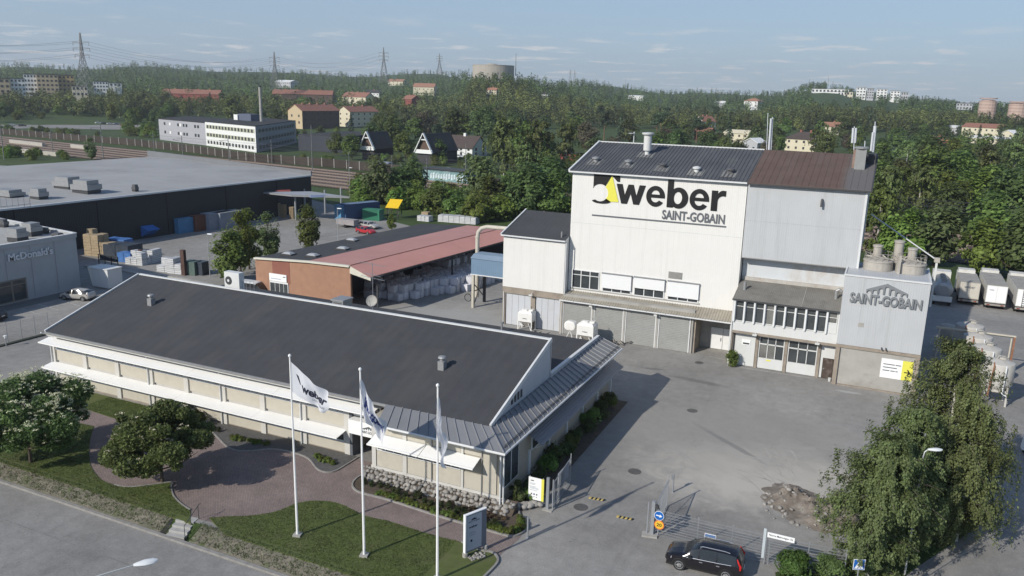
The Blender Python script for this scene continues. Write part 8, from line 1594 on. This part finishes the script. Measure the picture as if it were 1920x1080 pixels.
for lab,x,y in (('small white van beside the graffiti hut',842,322),('white car parked beside the pointed gable house',862,296)):p=G(x,y);make_car('parked_car',lab,'car',EST,M_wh2,(p.x,p.y,0),R(-30),wheelbase=2.6,wr=.32)
# ------ foliage tools
NR=np.random.default_rng(5)
def leaves_mesh(name,C,size,mats,up=0.25,mi=None,aspect=0.62,hang=False,out=None):
 """C (n,3) leaf centres; each leaf a small bent quad"""
 n=len(C);nrm=NR.normal(size=(n,3));nrm[:,2]=np.abs(nrm[:,2])+up
 if out is not None:o_=out/(np.linalg.norm(out,axis=1)[:,None]+1e-6);nrm=nrm*.65+o_*1.1+np.array([0,0,.25])
 nrm/=np.linalg.norm(nrm,axis=1)[:,None]
 t=NR.normal(size=(n,3));t-=nrm*(t*nrm).sum(1)[:,None];t/=np.linalg.norm(t,axis=1)[:,None]+1e-9
 if hang:t=t*.5+np.array([0,0,-1.0]);t-=nrm*(t*nrm).sum(1)[:,None];t/=np.linalg.norm(t,axis=1)[:,None]+1e-9
 b=np.cross(nrm,t);s=(np.asarray(size)*NR.uniform(.65,1.35,n))[:,None]
 V=np.empty((n,4,3));V[:,0]=C-t*s;V[:,1]=C+b*s*aspect;V[:,2]=C+t*s;V[:,3]=C-b*s*aspect
 me=bpy.data.meshes.new(name);me.vertices.add(4*n);me.vertices.foreach_set('co',V.reshape(-1));me.loops.add(4*n);me.loops.foreach_set('vertex_index',np.arange(4*n,dtype=np.int32));me.polygons.add(n);me.polygons.foreach_set('loop_start',np.arange(0,4*n,4,dtype=np.int32));me.polygons.foreach_set('loop_total',np.full(n,4,dtype=np.int32))
 for m in (mats if isinstance(mats,(list,tuple)) else [mats]):me.materials.append(m)
 if mi is not None:me.polygons.foreach_set('material_index',np.asarray(mi,dtype=np.int32))
 me.update(calc_edges=True);me.validate();return me
def ellips(n,c,r,lo=.55):
 p=NR.normal(size=(n,3));p/=np.linalg.norm(p,axis=1)[:,None];return np.asarray(c)+p*np.asarray(r)*NR.uniform(lo,1.0,n)[:,None]**.7
M_bark=mat('bark',(0.085,0.065,0.05),var=.3,sc=4,bump=.02,bsc=8);M_birch=mat('birch_bark',(0.52,0.50,0.46),var=.15,sc=3,dirt=((.06,.055,.05),.9,3.0,(1,1,3)))
M_twig=mat('birch_twig',(0.16,0.13,0.11),var=.3,sc=4)
ML_g=leafmat('leaf_green',(0.140,0.191,0.052));ML_d=leafmat('leaf_dark',(0.106,0.149,0.051),rand=.3);ML_b=leafmat('leaf_birch',(0.155,0.197,0.070),sc=.5);ML_y=leafmat('leaf_fresh',(0.168,0.229,0.052));ML_s=leafmat('leaf_spruce',(0.071,0.102,0.054),trans=.15,rand=.3);ML_o=leafmat('leaf_olive',(0.135,0.162,0.068));ML_br=leafmat('leaf_brown',(0.142,0.121,0.078))
ML_w=leafmat('blossom',(0.64,0.62,0.44),var=.15,trans=.25,rand=0.05);ML_fr=leafmat('leaf_near_birch',(0.146,0.189,0.074),sc=.7,rand=.1,spec=.3);ML_row=leafmat('leaf_rowan',(0.116,0.172,0.055),sc=.9,rand=.1,spec=.35)
def trunk_mb(H_,r0,lean=(0,0),branches=5,spread=2.0,seed=0,crown0=.3,n=7):
 q=random.Random(seed);mb=MB();pts=[Vector((lean[0]*t*t+.12*math.sin(5*t+seed)*t,lean[1]*t*t+.12*math.cos(4*t+seed)*t,H_*t)) for t in (0,.15,.3,.45,.6,.75,.9)];mb.tube(pts,[r0*(1.25,1,.85,.7,.5,.3,.12)[i] for i in range(7)],n);tips=[]
 for k in range(branches):
  t=crown0+(.85-crown0)*k/max(1,branches-1);i=min(5,int(t/.15));p=pts[i]+(pts[i+1]-pts[i])*((t-i*.15)/.15);a=k*2.4+q.uniform(-.4,.4);l=spread*(1.15-t)*q.uniform(.8,1.2);e=p+Vector((math.cos(a)*l,math.sin(a)*l,l*.55));m=(p+e)/2+Vector((0,0,-.1*l));mb.tube([p,m,e],[r0*(1-t)*.55+.01,r0*(1-t)*.35+.01,.012],5);tips.append(e)
 return mb,pts,tips
def decid(name,seed,H_,Rr,base=.25,nclump=16,nleaf=2600,ls=.42,ml=None,bark=None,oval=1.0,top=.0,lo=.5):
 q=random.Random(seed);cl=[];cz=H_*(base+(1-base)/2);rz_=H_*(1-base)/2
 for k in range(nclump):
  a=q.uniform(0,6.28);u=q.uniform(-1,1)**1;ph=math.sqrt(max(0,1-u*u));rr_=q.uniform(.45,.8)
  prof=1.0 if u<0.2 else (1-.35*(u-.2)*oval)
  cl.append((Vector((math.cos(a)*ph*Rr*rr_*prof,math.sin(a)*ph*Rr*rr_*prof,cz+u*rz_*.78)),Rr*q.uniform(.28,.46),Rr*q.uniform(.24,.40)))
 cl.append((Vector((0,0,cz)),Rr*.55,rz_*.6));w=np.array([c[1]**2*1.0 for c in cl]);w/=w.sum();C=np.concatenate([ellips(max(8,int(nleaf*wi)),c[0],(c[1],c[1],c[2]),lo) for c,wi in zip(cl,w)])
 k=int(nleaf*.06);F=ellips(k,(0,0,cz),(Rr*1.0,Rr*1.0,rz_*1.02),.92);C=np.concatenate([C,F])
 mb,_,_=trunk_mb(H_*.92,max(.06,H_*.018),(q.uniform(-.4,.4),q.uniform(-.4,.4)),6,Rr*1.0,seed,max(.18,base*.8));return mb.mesh(name+'_trunk',bark or M_bark,None,True),leaves_mesh(name+'_crown',C,ls,ml or ML_g,out=C-np.array([0,0,cz*.8]))
def spruce(name,seed,H_,Rr,nleaf=1500,ls=.40,ml=None):
 q=np.random.default_rng(seed);L_=[];nt=15
 for k in range(nt):
  t=.10+.88*k/(nt-1);rad=Rr*(1-t)**.85+.12;nb=max(4,int(11*(1-t)+3))
  for j in range(nb):
   a=q.uniform(0,6.28);l=rad*q.uniform(.75,1.15);m=max(4,int(nleaf/nt/nb*(1.6*(1-t)+.4)));s=q.uniform(.12,1,m);L_.append(np.stack([math.cos(a)*l*s+q.normal(0,.1,m),math.sin(a)*l*s+q.normal(0,.1,m),H_*t-.30*l*s+q.normal(0,.13,m)],1))
 mb=MB();mb.cyl((0,0,0),(0,0,H_*.97),H_*.014,.02,n=6);return mb.mesh(name+'_trunk',M_bark),leaves_mesh(name+'_crown',np.concatenate(L_),ls,ml or ML_s,up=.1,out=np.concatenate(L_)*np.array([1,1,0])+np.array([0,0,.6]))
def pine(name,seed,H_,Rr,nleaf=1500,ls=.42):
 q=random.Random(seed);C=[]
 for k in range(12):a=q.uniform(0,6.28);r_=Rr*q.uniform(.1,.75);z=H_*q.uniform(.55,.95);C.append(ellips(nleaf//12,(math.cos(a)*r_,math.sin(a)*r_,z),(Rr*.42,Rr*.42,Rr*.24),.3))
 mb,_,_=trunk_mb(H_*.95,H_*.016,(0,0),7,Rr*1.1,seed,.5);return mb.mesh(name+'_trunk',mat('pine_bark',(.19,.105,.07),var=.3,sc=3)),leaves_mesh(name+'_crown',np.concatenate(C),ls,ML_s)
def birch(name,seed,H_,Rr,nl=40,per=26,ls=.14,ml=None,base=.1,sl=2.2,lean=(0,0),rdown=1.0,trunk_r=.15,st=13,fat=.5):
 q=random.Random(seed);nq=np.random.default_rng(seed);mb,pts,tips=trunk_mb(H_*.97,trunk_r,lean,0,Rr,seed,base,9);C=[]
 for k in range(nl):
  t=base+(.97-base)*((k+q.uniform(0,.9))/nl);a=k*2.4+q.uniform(-.6,.6);prof=(min(1,(t-base+.08)/.2))**.7*(1-.80*max(0,(t-fat)/(1-fat))**1.25);l=Rr*prof*q.choice((.62,.8,.95,1.1));i=min(5,int(t/.15));p=pts[i]+(pts[i+1]-pts[i])*min(1,(t-i*.15)/.15);ri=q.uniform(.25,.7)*l;ca_,sa_=math.cos(a),math.sin(a)
  limb=[p+Vector((ca_*l*s,sa_*l*s,ri*math.sin(s*2.3))) for s in (0,.25,.5,.75,1)];mb.tube(limb,[max(.012,trunk_r*(1-t)*.5),max(.012,trunk_r*(1-t)*.3),.018,.012,.008],5,1)
  for w in range(st):
   s=.12+.88*(w+q.random())/st;b=p+Vector((ca_*l*s,sa_*l*s,ri*math.sin(s*2.3)));x=b.x-sa_*q.gauss(0,.30*l*s*.5+.12);y=b.y+ca_*q.gauss(0,.30*l*s*.5+.12);hl=sl*q.uniform(.15,1)*(.35+.65*s)*(1.0 if t<.75 else .6);m=max(5,int(per*(.4+hl/sl)));u=nq.uniform(-.12,1,m);C.append(np.stack([x+nq.normal(0,.10,m),y+nq.normal(0,.10,m),b.z-hl*u+nq.normal(0,.08,m)],1))
 C=np.concatenate(C);C=C[C[:,2]>.5*rdown];return mb.mesh(name+'_trunk',[M_birch,M_twig],None,True),leaves_mesh(name+'_crown',C,ls,ml or ML_b,up=.0,hang=True,aspect=.6,out=C*np.array([1,1,0])+np.array([0,0,.5]))
def plant_tree(meshes,label,loc,scale=1.0,rz=0.0,group=None,name='tree',cat='tree',lean=None):
 t=bpy.data.objects.new(name,None);COL.objects.link(t);t.location=loc;t.rotation_euler=(0,0,rz);t.scale=scale if isinstance(scale,(tuple,list)) else (scale,)*3;t.empty_display_size=.3;_tags(t,label,cat,group)
 for nm,me in zip(('trunk','crown'),meshes):
  if me is None:continue
  o=bpy.data.objects.new(nm,me);COL.objects.link(o);o.parent=t
 return t
 # ------ near trees
def rowan(seed,H_,Rr,nflower,nleaf=26000,nfl=10):
 q=random.Random(seed);nq=np.random.default_rng(seed);C=[];FL_=[]
 cl=[]
 for k in range(66):
  a=q.uniform(0,6.28);u=q.uniform(-.62,1);ph=math.sqrt(1-u*u);rr_=q.uniform(.4,1.05);cl.append(((math.cos(a)*ph*Rr*rr_,math.sin(a)*ph*Rr*rr_*.95,H_*.57+u*H_*.37*q.uniform(.75,1.08)),Rr*q.choice((.12,.16,.2,.26,.3))))
 w=np.array([c[1]**2 for c in cl]);w/=w.sum()
 for (c,r_),wi in zip(cl,w):C.append(ellips(int(nleaf*wi),c,(r_,r_,r_*.75),.35))
 for k in range(nflower):
  c,r_=q.choice(cl);d=Vector((q.gauss(0,1),q.gauss(0,1),abs(q.gauss(0,1))+.2)).normalized();p=np.array(c)+np.array(d)*r_*1.02;FL_.append(p+nq.normal(0,q.uniform(.04,.10),(nfl,3))*np.array([1,1,.35]))
 F=np.concatenate(FL_);C=np.concatenate(C);A_=np.concatenate([C,F]);mi=np.concatenate([np.zeros(len(C)),np.ones(len(F))]);s=np.concatenate([np.full(len(C),.105),np.full(len(F),.048)])
 mb,_,_=trunk_mb(H_*.9,.11,(.3,.1),11,Rr*1.0,seed,.2,8);return mb.mesh('rowan_trunk',M_bark,None,True),leaves_mesh('rowan_crown',A_,s,[ML_row,ML_w],up=.35,mi=mi)
plant_tree(rowan(21,6.6,4.2,1500,52000,16),'large rowan full of creamy blossom on the lawn at far left',G(58,868),name='flowering_tree',group='flowering trees in the front garden')
plant_tree(rowan(22,5.8,3.5,70,44000,14),'dark green rowan with few white blossoms by the brick path',G(305,905),name='flowering_tree',group='flowering trees in the front garden')
gB='birches at the side street'
plant_tree(birch('bl',31,9.9,3.1,56,66,.080,ML_fr,.05,1.7,(.5,.3),.4,.16,18,.45),'left and lower birch with white trunk beside the dirt heap',(1.9,48.3,0),name='birch_tree',group=gB)
plant_tree(birch('br',32,13.7,4.1,64,66,.082,ML_fr,.10,2.4,(-.3,.6),.4,.2,18,.35),'tallest birch with drooping branches in front of the sign block',(6.1,57.9,0),name='birch_tree',group=gB)
plant_tree(birch('bm',33,10.6,3.2,48,64,.082,ML_fr,.08,2.2,(.3,-.3),.4,.16,16,.4),'birch between the left one and the tallest one',(3.4,52.8,0),name='birch_tree',group=gB)
plant_tree(birch('bq',34,9.4,2.9,42,64,.082,ML_fr,.08,2.4,(.3,.3),.4,.15,16,.4),'birch leaning over the side street right of the lamp',(7.0,55.6,0),name='birch_tree',group=gB)
plant_tree(decid('hb',41,1.5,1.15,.02,12,6000,.085,leafmat('leaf_hedge',(.085,.125,.03),sc=1.5,rand=.05)),'bright green rounded bush below the wire fence, right of the car',G(1487,1078),name='bush',cat='bush')
plant_tree(decid('hb2',42,1.4,1.1,.02,12,5000,.085,ML_row),'dark green bush between the bright bush and the crossing sign',G(1558,1078),name='bush',cat='bush')
sh=decid('shr',43,1.0,.7,.02,8,1400,.075,ML_y);shd=decid('shd',44,1.1,.7,.02,8,1400,.075,ML_d)
plant_tree(decid('ws',45,1.9,.75,.02,10,2600,.09,ML_g),'small leafy shrub against the pipe at the low building corner',(-12.55,84.2,0),name='bush',cat='bush')
bl_=[((352,790),1.4,shd,'dark shrub against the office wall behind the rowan'),((372,797),1.2,shd,'second dark shrub against the office wall, nearer the gravel'),((334,786),1.5,sh,'green shrub at the end of the small lawn by the office wall')]
for (x,y),s,m,lab in bl_:plant_tree(m,lab,G(x,y),s,rr.uniform(0,6),name='bush',cat='bush')
for k in range(13):
 p=Vector((-20.7+rr.uniform(-.35,.5),47.6+k*1.65,0));plant_tree(shd if k%3 else sh,'dark shrub in the shaded bed along the office side wall',p,rr.uniform(.9,1.6),rr.uniform(0,6),'shrubs along the shaded office wall','bush','bush')
p=G(972,940);plant_tree(decid('ns',46,1.6,.7,.05,8,1600,.08,ML_d),'dark shrub left of the notice board',p,1.0,0,name='bush',cat='bush')
low=decid('low',47,.34,.32,.0,6,260,.055,leafmat('leaf_low',(.125,.165,.035),sc=3,rand=.25));low2=decid('low2',48,.50,.36,.0,6,280,.055,leafmat('leaf_lowd',(.05,.07,.025),sc=3,rand=.25));low3=decid('low3',49,.35,.3,0,6,200,.055,leafmat('leaf_lowbr',(.13,.085,.05),sc=3,rand=.2))
def rowplants(path,n,mesh,label,group,s0=.8,s1=1.2,jit=.12,inset=0):
 P=[Vector((p[0],p[1],0)) for p in path];cm=[0]
 for a,b in zip(P,P[1:]):cm.append(cm[-1]+(b-a).length)
 for k in range(n):
  p=along(P,cm,cm[-1]*(k+.5)/n);plant_tree(mesh,label,(p.x+rr.uniform(-jit,jit),p.y+rr.uniform(-jit,jit),.05),rr.uniform(s0,s1),rr.uniform(0,6),group,'low_plant','plant')
c_in=Vector((-27,44.6))
inn=[(p[0]+(c_in.x-p[0])*.03,p[1]+.32) for p in eD[18:44]]
rowplants(inn,40,low,'yellow green low plant edging the flower bed beside the brick path','edging plants of the flower bed')
rowplants([(p.x,p.y) for p in (G(680,904),G(740,924),G(820,950),G(900,976),G(948,992))],20,low2,'dark green low plant in the middle row of the flower bed','middle row plants of the flower bed',.8,1.3,.2)
rowplants([(p.x,p.y) for p in (G(975,975),G(980,990),G(960,998))],8,low,'yellow green low plant at the kerb corner of the flower bed','corner plants of the flower bed')
rowplants([(p.x,p.y) for p in (G(840,948),G(905,966),G(950,980))],12,low3,'brownish dry low plant near the stones in the flower bed','dry plants of the flower bed',.7,1.1,.25)
rowplants([(p.x,p.y) for p in (G(430,823),G(460,828),G(505,836))],12,low,'low green plant in the gravel bed, group nearest the rowan','left gravel bed plants',.8,1.2,.2)
rowplants([(p.x,p.y) for p in (G(590,857),G(612,868),G(632,872))],10,low,'low green plant in the gravel bed, group nearest the entrance','right gravel bed plants',.8,1.2,.2)
rowplants([(p.x,p.y) for p in (G(385,803),G(405,808),G(415,810))],4,low2,'small low plant in the gravel bed behind the rowan','rear gravel bed plants',.7,1.0,.15)
def inpoly(x,y,P):
 c=False;j=len(P)-1
 for i in range(len(P)):
  if (P[i][1]>y)!=(P[j][1]>y) and x<(P[j][0]-P[i][0])*(y-P[i][1])/(P[j][1]-P[i][1])+P[i][0]:c=not c
  j=i
 return c
def blades(name,pts,h,m,label):
 P=np.array(pts);n=len(P);a=NR.uniform(0,6.28,n);hh=h*NR.uniform(.5,1.4,n);w=.022;d=np.stack([np.cos(a),np.sin(a),np.zeros(n)],1);l=NR.normal(0,.4,(n,2))*hh[:,None]
 V=np.empty((n,3,3));V[:,0]=P-d*w;V[:,1]=P+d*w;V[:,2]=P+np.concatenate([l,hh[:,None]],1);me=bpy.data.meshes.new(name);me.vertices.add(3*n);me.vertices.foreach_set('co',V.reshape(-1));me.loops.add(3*n);me.loops.foreach_set('vertex_index',np.arange(3*n,dtype=np.int32));me.polygons.add(n);me.polygons.foreach_set('loop_start',np.arange(0,3*n,3,dtype=np.int32));me.polygons.foreach_set('loop_total',np.full(n,3,dtype=np.int32));me.materials.append(m);me.update(calc_edges=True);me.validate()
 o=link_mesh(name,me);_tags(o,label,'grass',None,'stuff');return o
gl_=[]
while len(gl_)<46000:
 x=rr.uniform(-62,-22);y=rr.uniform(34.9,48)
 if any(inpoly(x,y,P) for P in LAWNS):gl_.append((x,y,.04))
blades('lawn_grass',gl_,.07,leafmat('blade',(.102,.132,.038),var=.4,sc=.8,rand=0),'short mown grass of the front lawns')
bl2=[]
for k in range(9000):
 x=rr.uniform(-75,-23)
 if abs(x-_us0)<1.1:continue
 s=rr.random();y=33.45+s*1.3;bl2.append((x,y,-.46+.5*min(1,s*1.25)))
blades('bank_grass',bl2,.16,leafmat('dry_blade',(.11,.135,.055),var=.5,sc=1.0,rand=0),'dry tufted grass on the bank above the street')
bl3=[(p[0],p[1],.08) for p in [(rr.uniform(-3.5,10),rr.uniform(43,62)) for _ in range(9000)] if inpoly(p[0],p[1],vq)]
blades('verge_grass',bl3,.22,leafmat('verge_blade',(.055,.075,.022),var=.4,sc=1.0,rand=0),'rough grass on the verge under the birches')
pop=[decid('p%d'%k,60+k,7.2,2.0,.04,22,6000,.17,ML_g if k==0 else ML_y if k==1 else ML_o,oval=2.2) for k in range(3)]
for k,(x,y,s,lab) in enumerate(((432,528,(1.4,1.4,1.1),'broad dark green tree nearest the white heat pump'),(468,505,(1.1,1.1,1.35),'tall loose tree in the group left of the brick warehouse'),(505,488,(1.0,1.0,1.15),'rightmost tree of the group left of the brick warehouse'),(579,472,(1.1,1.1,1.2),'single tree standing behind the brick warehouse roof'),(452,515,(.95,.95,1.4),'wispy topped tree in the middle of the group by the brick warehouse'))):plant_tree(pop[k%3],lab,G(x,y),s,k*1.3)
plant_tree(pop[1],'small bush tree behind the brick roof near the red car',G(735,432),.5,1);plant_tree(pop[2],'lone small tree by the tracks left of the pale warehouse roof',G(172,300),(1.1,1.1,1.2),2)
# ------ woods
PD=[decid('d%d'%k,80+k,11,4.4,.12,18,2600,.40,m) for k,m in enumerate((ML_g,ML_g,ML_d,ML_y,ML_o,ML_d))]
PB=[birch('mb%d'%k,90+k,12,3.6,30,14,.30,m,.10,2.2,(0,0),.4,.16,9) for k,m in enumerate((ML_b,ML_b,ML_g))]
PS=[spruce('s%d'%k,100+k,13,2.6,1500,.38) for k in range(3)];PP=[pine('pi%d'%k,110+k,13,3.2) for k in range(2)];PR=[decid('cb',120,11,4.5,.1,16,2400,.40,ML_br)]
PBU=[decid('bu%d'%k,130+k,5,2.8,.0,14,2200,.27,m) for k,m in enumerate((ML_y,ML_g,ML_y))]
CLEAR+=[(300,222,480,290,370),(480,228,556,286,380),(790,312,878,346,285),(880,330,940,352,285),(180,228,250,240,480),(0,230,60,241,480),(535,190,640,232,655),(715,300,735,325,290)]
placed=[]
def ok_tree(p,r_,H_,sp,clear=True):
 for (x,y,q) in placed:
  if (x-p.x)**2+(y-p.y)**2<(sp+q)**2*.25:return False
 a=PROJ((p.x,p.y,p.z+H_));b=PROJ((p.x,p.y,p.z));w=r_/b[2]*FPX;D=math.hypot(p.x,p.y)
 for (x0,y0,x1,y1,dc,*kk) in (CLEAR if clear else ()):
  w_=w*(kk[0] if kk else .7)
  if D<dc and b[0]+w_>x0 and b[0]-w_<x1 and a[1]+2<y1 and b[1]>y0:return False
 s=(p-RA).dot(rn)
 if -6<s<36:return False
 return True
zr_=random.Random(17);NT=[0]
def wood(n,poly,kinds,label,group,hs=(.8,1.2),sp=4.5,tries=20,clear=True):
 xs_=[p[0] for p in poly];ys_=[p[1] for p in poly];c=0
 for _ in range(n*tries):
  if c>=n:break
  x=zr_.uniform(min(xs_),max(xs_));y=zr_.uniform(min(ys_),max(ys_))
  if not inpoly(x,y,poly):continue
  p=G(x,y);D=math.hypot(p.x,p.y)
  if D>400:
   D=ontop(x,y);p=AT(x,y,D);p.z=TZ(p.x,p.y)
  k=zr_.choice(kinds);s=zr_.uniform(*hs);H_=11*s;r_=3.6*s
  if not ok_tree(p,r_,H_*(.5 if k=='u' else 1),sp*s,clear):continue
  placed.append((p.x,p.y,sp*s));ms={'d':PD,'b':PB,'s':PS,'p':PP,'r':PR,'u':PBU}[k];wd={'d':'leafy','b':'birch','s':'spruce','p':'pine','r':'brownish leafy','u':'bushy'}[k];nm={'d':'leafy_tree','b':'birch_tree','s':'spruce_tree','p':'pine_tree','r':'copper_tree','u':'bush'}[k]
  plant_tree(zr_.choice(ms),'%s %s, %s, %s'%(wd,label,'front part' if y>(min(ys_)+max(ys_))/2 else 'rear part',('left end','left of middle','middle','right of middle','right end')[min(4,int(5*(x-min(xs_))/(max(xs_)-min(xs_)+.1)))]),(p.x,p.y,p.z-.15),(s*zr_.uniform(.9,1.15),s*zr_.uniform(.9,1.15),s*zr_.uniform(.9,1.12)),zr_.uniform(0,6.3),'%s %s'%(wd,group),nm,'tree' if k!='u' else 'bush');c+=1;NT[0]+=1
wood(56,[(655,350),(1075,372),(1085,418),(880,418),(770,395),(660,380)],'uuudu','shrub of the green belt by the railway','growth of the green belt',(.9,1.35),3.6,20,False)
wood(10,[(940,345),(1080,345),(1080,410),(960,410)],'uudb','tree standing left of the factory annex','trees left of the factory',(.9,1.2),4.0,20,False)
for k,(x,y,s,lab) in enumerate(((945,340,1.75,'huge weeping birch rising left of the factory gable'),(1010,336,1.7,'huge birch next to the factory gable corner'),(985,320,1.6,'tall birch behind the huge weeping one'),(1060,318,1.5,'tall birch behind the factory gable'))):
 p=G(x,y);placed.append((p.x,p.y,6));plant_tree(PB[k%3],lab,p,(s*1.05,s*1.05,s),k,name='birch_tree')
for k,(x,y,s,m,lab) in enumerate(((735,285,1.55,PD[2],'big dark round tree behind the left pointed gable'),(700,282,1.2,PD[5],'dark tree left of the big round one'),(795,262,1.6,PR[0],'large brownish tree behind the right pointed gable'),(855,272,1.8,PD[2],'large dark tree behind the brown tiled house'),(905,268,1.9,PD[5],'tallest dark tree right of the brown tiled house'),(440,232,1.9,PD[1],'large round green tree left of the slim chimney'),(760,300,1.1,PD[1],'fresh green tree between the two pointed gables'),(660,300,.95,PD[0],'green tree left of the left pointed gable'),(630,292,.9,PD[1],'green tree before the low dark hall'))):
 p=G(x,y);placed.append((p.x,p.y,7));plant_tree(m,lab,p,s,k*1.1,name='leafy_tree')
wood(16,[(560,296),(720,300),(900,305),(900,318),(700,312),(560,305)],'uu','growth along the noise barrier','growth along the noise barrier',(.5,.85),3.0)
wood(22,[(640,255),(960,262),(1060,300),(960,320),(880,312),(640,290)],'dddbs','tree among the houses beyond the railway','trees among the houses beyond the railway',(.8,1.3),6)
wood(80,[(-30,196),(330,204),(330,230),(200,227),(60,224),(-30,232)],'dddub','tree behind the far left parking place','trees behind the far left parking place',(.7,1.15),5)
wood(16,[(238,212),(330,212),(304,246),(250,240)],'ddu','tree left of the white office block','trees left of the white office block',(.8,1.2),5)
wood(26,[(470,205),(640,225),(640,252),(560,266),(480,226)],'dddu','tree behind the white office block','trees behind the white office block',(.7,1.1),5)
wood(22,[(-30,243),(230,250),(230,258),(-30,250)],'u','bush along the barrier at far left','bushes along the barrier at far left',(.5,.8),4)
wood(30,[(225,240),(300,232),(305,262),(240,256)],'uu','bush beyond the barrier left of the white office block','bushes beyond the barrier',(.6,1.0),4)
wood(12,[(0,286),(240,296),(240,303),(0,300)],'uu','bush between the tracks and the pale warehouse roof','bushes by the tracks',(.5,.9),3.5)
wood(34,[(1085,268),(1660,285),(1660,320),(1085,315)],'dddbbr','tree directly behind the factory','trees behind the factory',(.85,1.35),6)
wood(40,[(1640,420),(1930,480),(1930,540),(1770,505),(1640,500)],'ddyb'.replace('y','d'),'tree of the green wall behind the lorries','trees behind the lorries',(.95,1.3),5)
wood(44,[(1640,330),(1960,345),(1960,480),(1640,430)],'ddddb','tree of the wood right of the factory','trees right of the factory',(.95,1.4),6)
p=G(1690,372);placed.append((p.x,p.y,4));plant_tree((birch('bare',97,13,3.6,22,4,.25,ML_o,.25,1.0,(0,0),.4,.32,3)[0],leaves_mesh('bare_crown',ellips(160,(0,0,9),(2.8,2.8,3.5)),.3,ML_o)),'nearly bare pale birch standing out of the wood at right',p,1.25,name='birch_tree')
wood(34,[(1640,262),(1960,280),(1960,345),(1640,330)],'dddbsr','tree in the villa quarter at right','trees of the villa quarter at right',(.9,1.35),7)
wood(70,[(1060,222),(1960,250),(1960,285),(1060,270)],'ddbsp','tree in the wood above the factory roof','trees in the wood above the factory roof',(1.0,1.45),6.5)
wood(70,[(240,205),(640,205),(960,222),(1060,255),(880,262),(640,250),(500,215)],'dddbs','tree in the wood beyond the brown house','trees in the wood beyond the railway',(1.0,1.45),6.5)
print('individual trees',NT[0])
def mass(name,n,y0f,y1f,label,q_,sz,Hm,dmin,dmax):
 zq=random.Random(q_);C=[];S=[];MI=[];O_=[];cnt=0;tr_=0
 while cnt<n and tr_<n*6:
  tr_+=1;x=zq.uniform(-70,1990);ysk=float(np.interp(x,[a for a,b in SKY_PX],[b for a,b in SKY_PX]));y=zq.uniform(ysk+y0f,y1f+(x-960)*.022)
  D=ontop(x,y)*zq.uniform(.985,1.015)
  if not dmin<D<dmax:continue
  p=AT(x,y,D);H_=Hm*zq.uniform(.75,1.25);con=zq.random()<(.36 if D>900 else .22);r_=(1.9 if con else 3.0)*H_/12*zq.uniform(.85,1.2);p.z=TZ(p.x,p.y)
  a=PROJ((p.x,p.y,p.z+H_));b=PROJ(p);w=r_/b[2]*FPX;bad=False
  for (x0,y0,x1,y1,dc,*kk) in CLEAR:
   if D<dc and b[0]+w*.6>x0 and b[0]-w*.6<x1 and a[1]<y1 and b[1]>y0:bad=True;break
  if bad:continue
  k=sz
  if con:
   t=NR.uniform(.06,1,k)**.8;rad=r_*(1-t)**.8+.15;an=NR.uniform(0,6.28,k);rr_=rad*NR.uniform(.5,1,k);P=np.stack([p.x+np.cos(an)*rr_,p.y+np.sin(an)*rr_,p.z+H_*t],1)
  else:P=ellips(k,(p.x,p.y,p.z+H_*.58),(r_,r_,H_*.42),.6)
  C.append(P);O_.append(P-np.array([p.x,p.y,p.z+H_*.4]));S.append(np.full(k,(.62 if con else .78)*(1.0 if D>900 else .85)*np.clip(H_/12,.8,1.3)));MI.append(np.full(k,0 if con else zq.choice((1,2,3))));cnt+=1
 me=leaves_mesh(name,np.concatenate(C),np.concatenate(S),[leafmat('far_spruce',(0.090,0.111,0.050),trans=.1,sc=.02,rand=0),leafmat('far_green',(0.146,0.185,0.057),trans=.2,sc=.02,rand=0),leafmat('far_dark',(0.106,0.139,0.051),trans=.2,sc=.02,rand=0),leafmat('far_fresh',(0.168,0.208,0.061),trans=.2,sc=.02,rand=0)],up=.35,mi=np.concatenate(MI),out=np.concatenate(O_));o=link_mesh(name,me);_tags(o,label,'forest',None,'stuff');return cnt
print('mass',mass('forest',5200,1,205,'dense dark mixed forest covering the far hills',3,84,12.5,850,3000),mass('wood',1900,10,236,'leafy wood on the slopes between the houses',4,170,13,420,880))
# ------ haze
hz=MB();hz.box(-4200,2600,-600,3400,-3.0,150.0);hm=bpy.data.materials.new('haze');hm.use_nodes=True;hm.node_tree.nodes.clear();_o=hm.node_tree.nodes.new('ShaderNodeOutputMaterial');_v=hm.node_tree.nodes.new('ShaderNodeVolumePrincipled')
_v.inputs['Color'].default_value=(0.86,0.90,0.95,1);_v.inputs['Density'].default_value=0.00015;_v.inputs['Anisotropy'].default_value=0.2;hm.node_tree.links.new(_v.outputs[0],_o.inputs['Volume'])
hz.build('haze',hm,kind='stuff',label='thin summer haze over the valley',cat='haze')
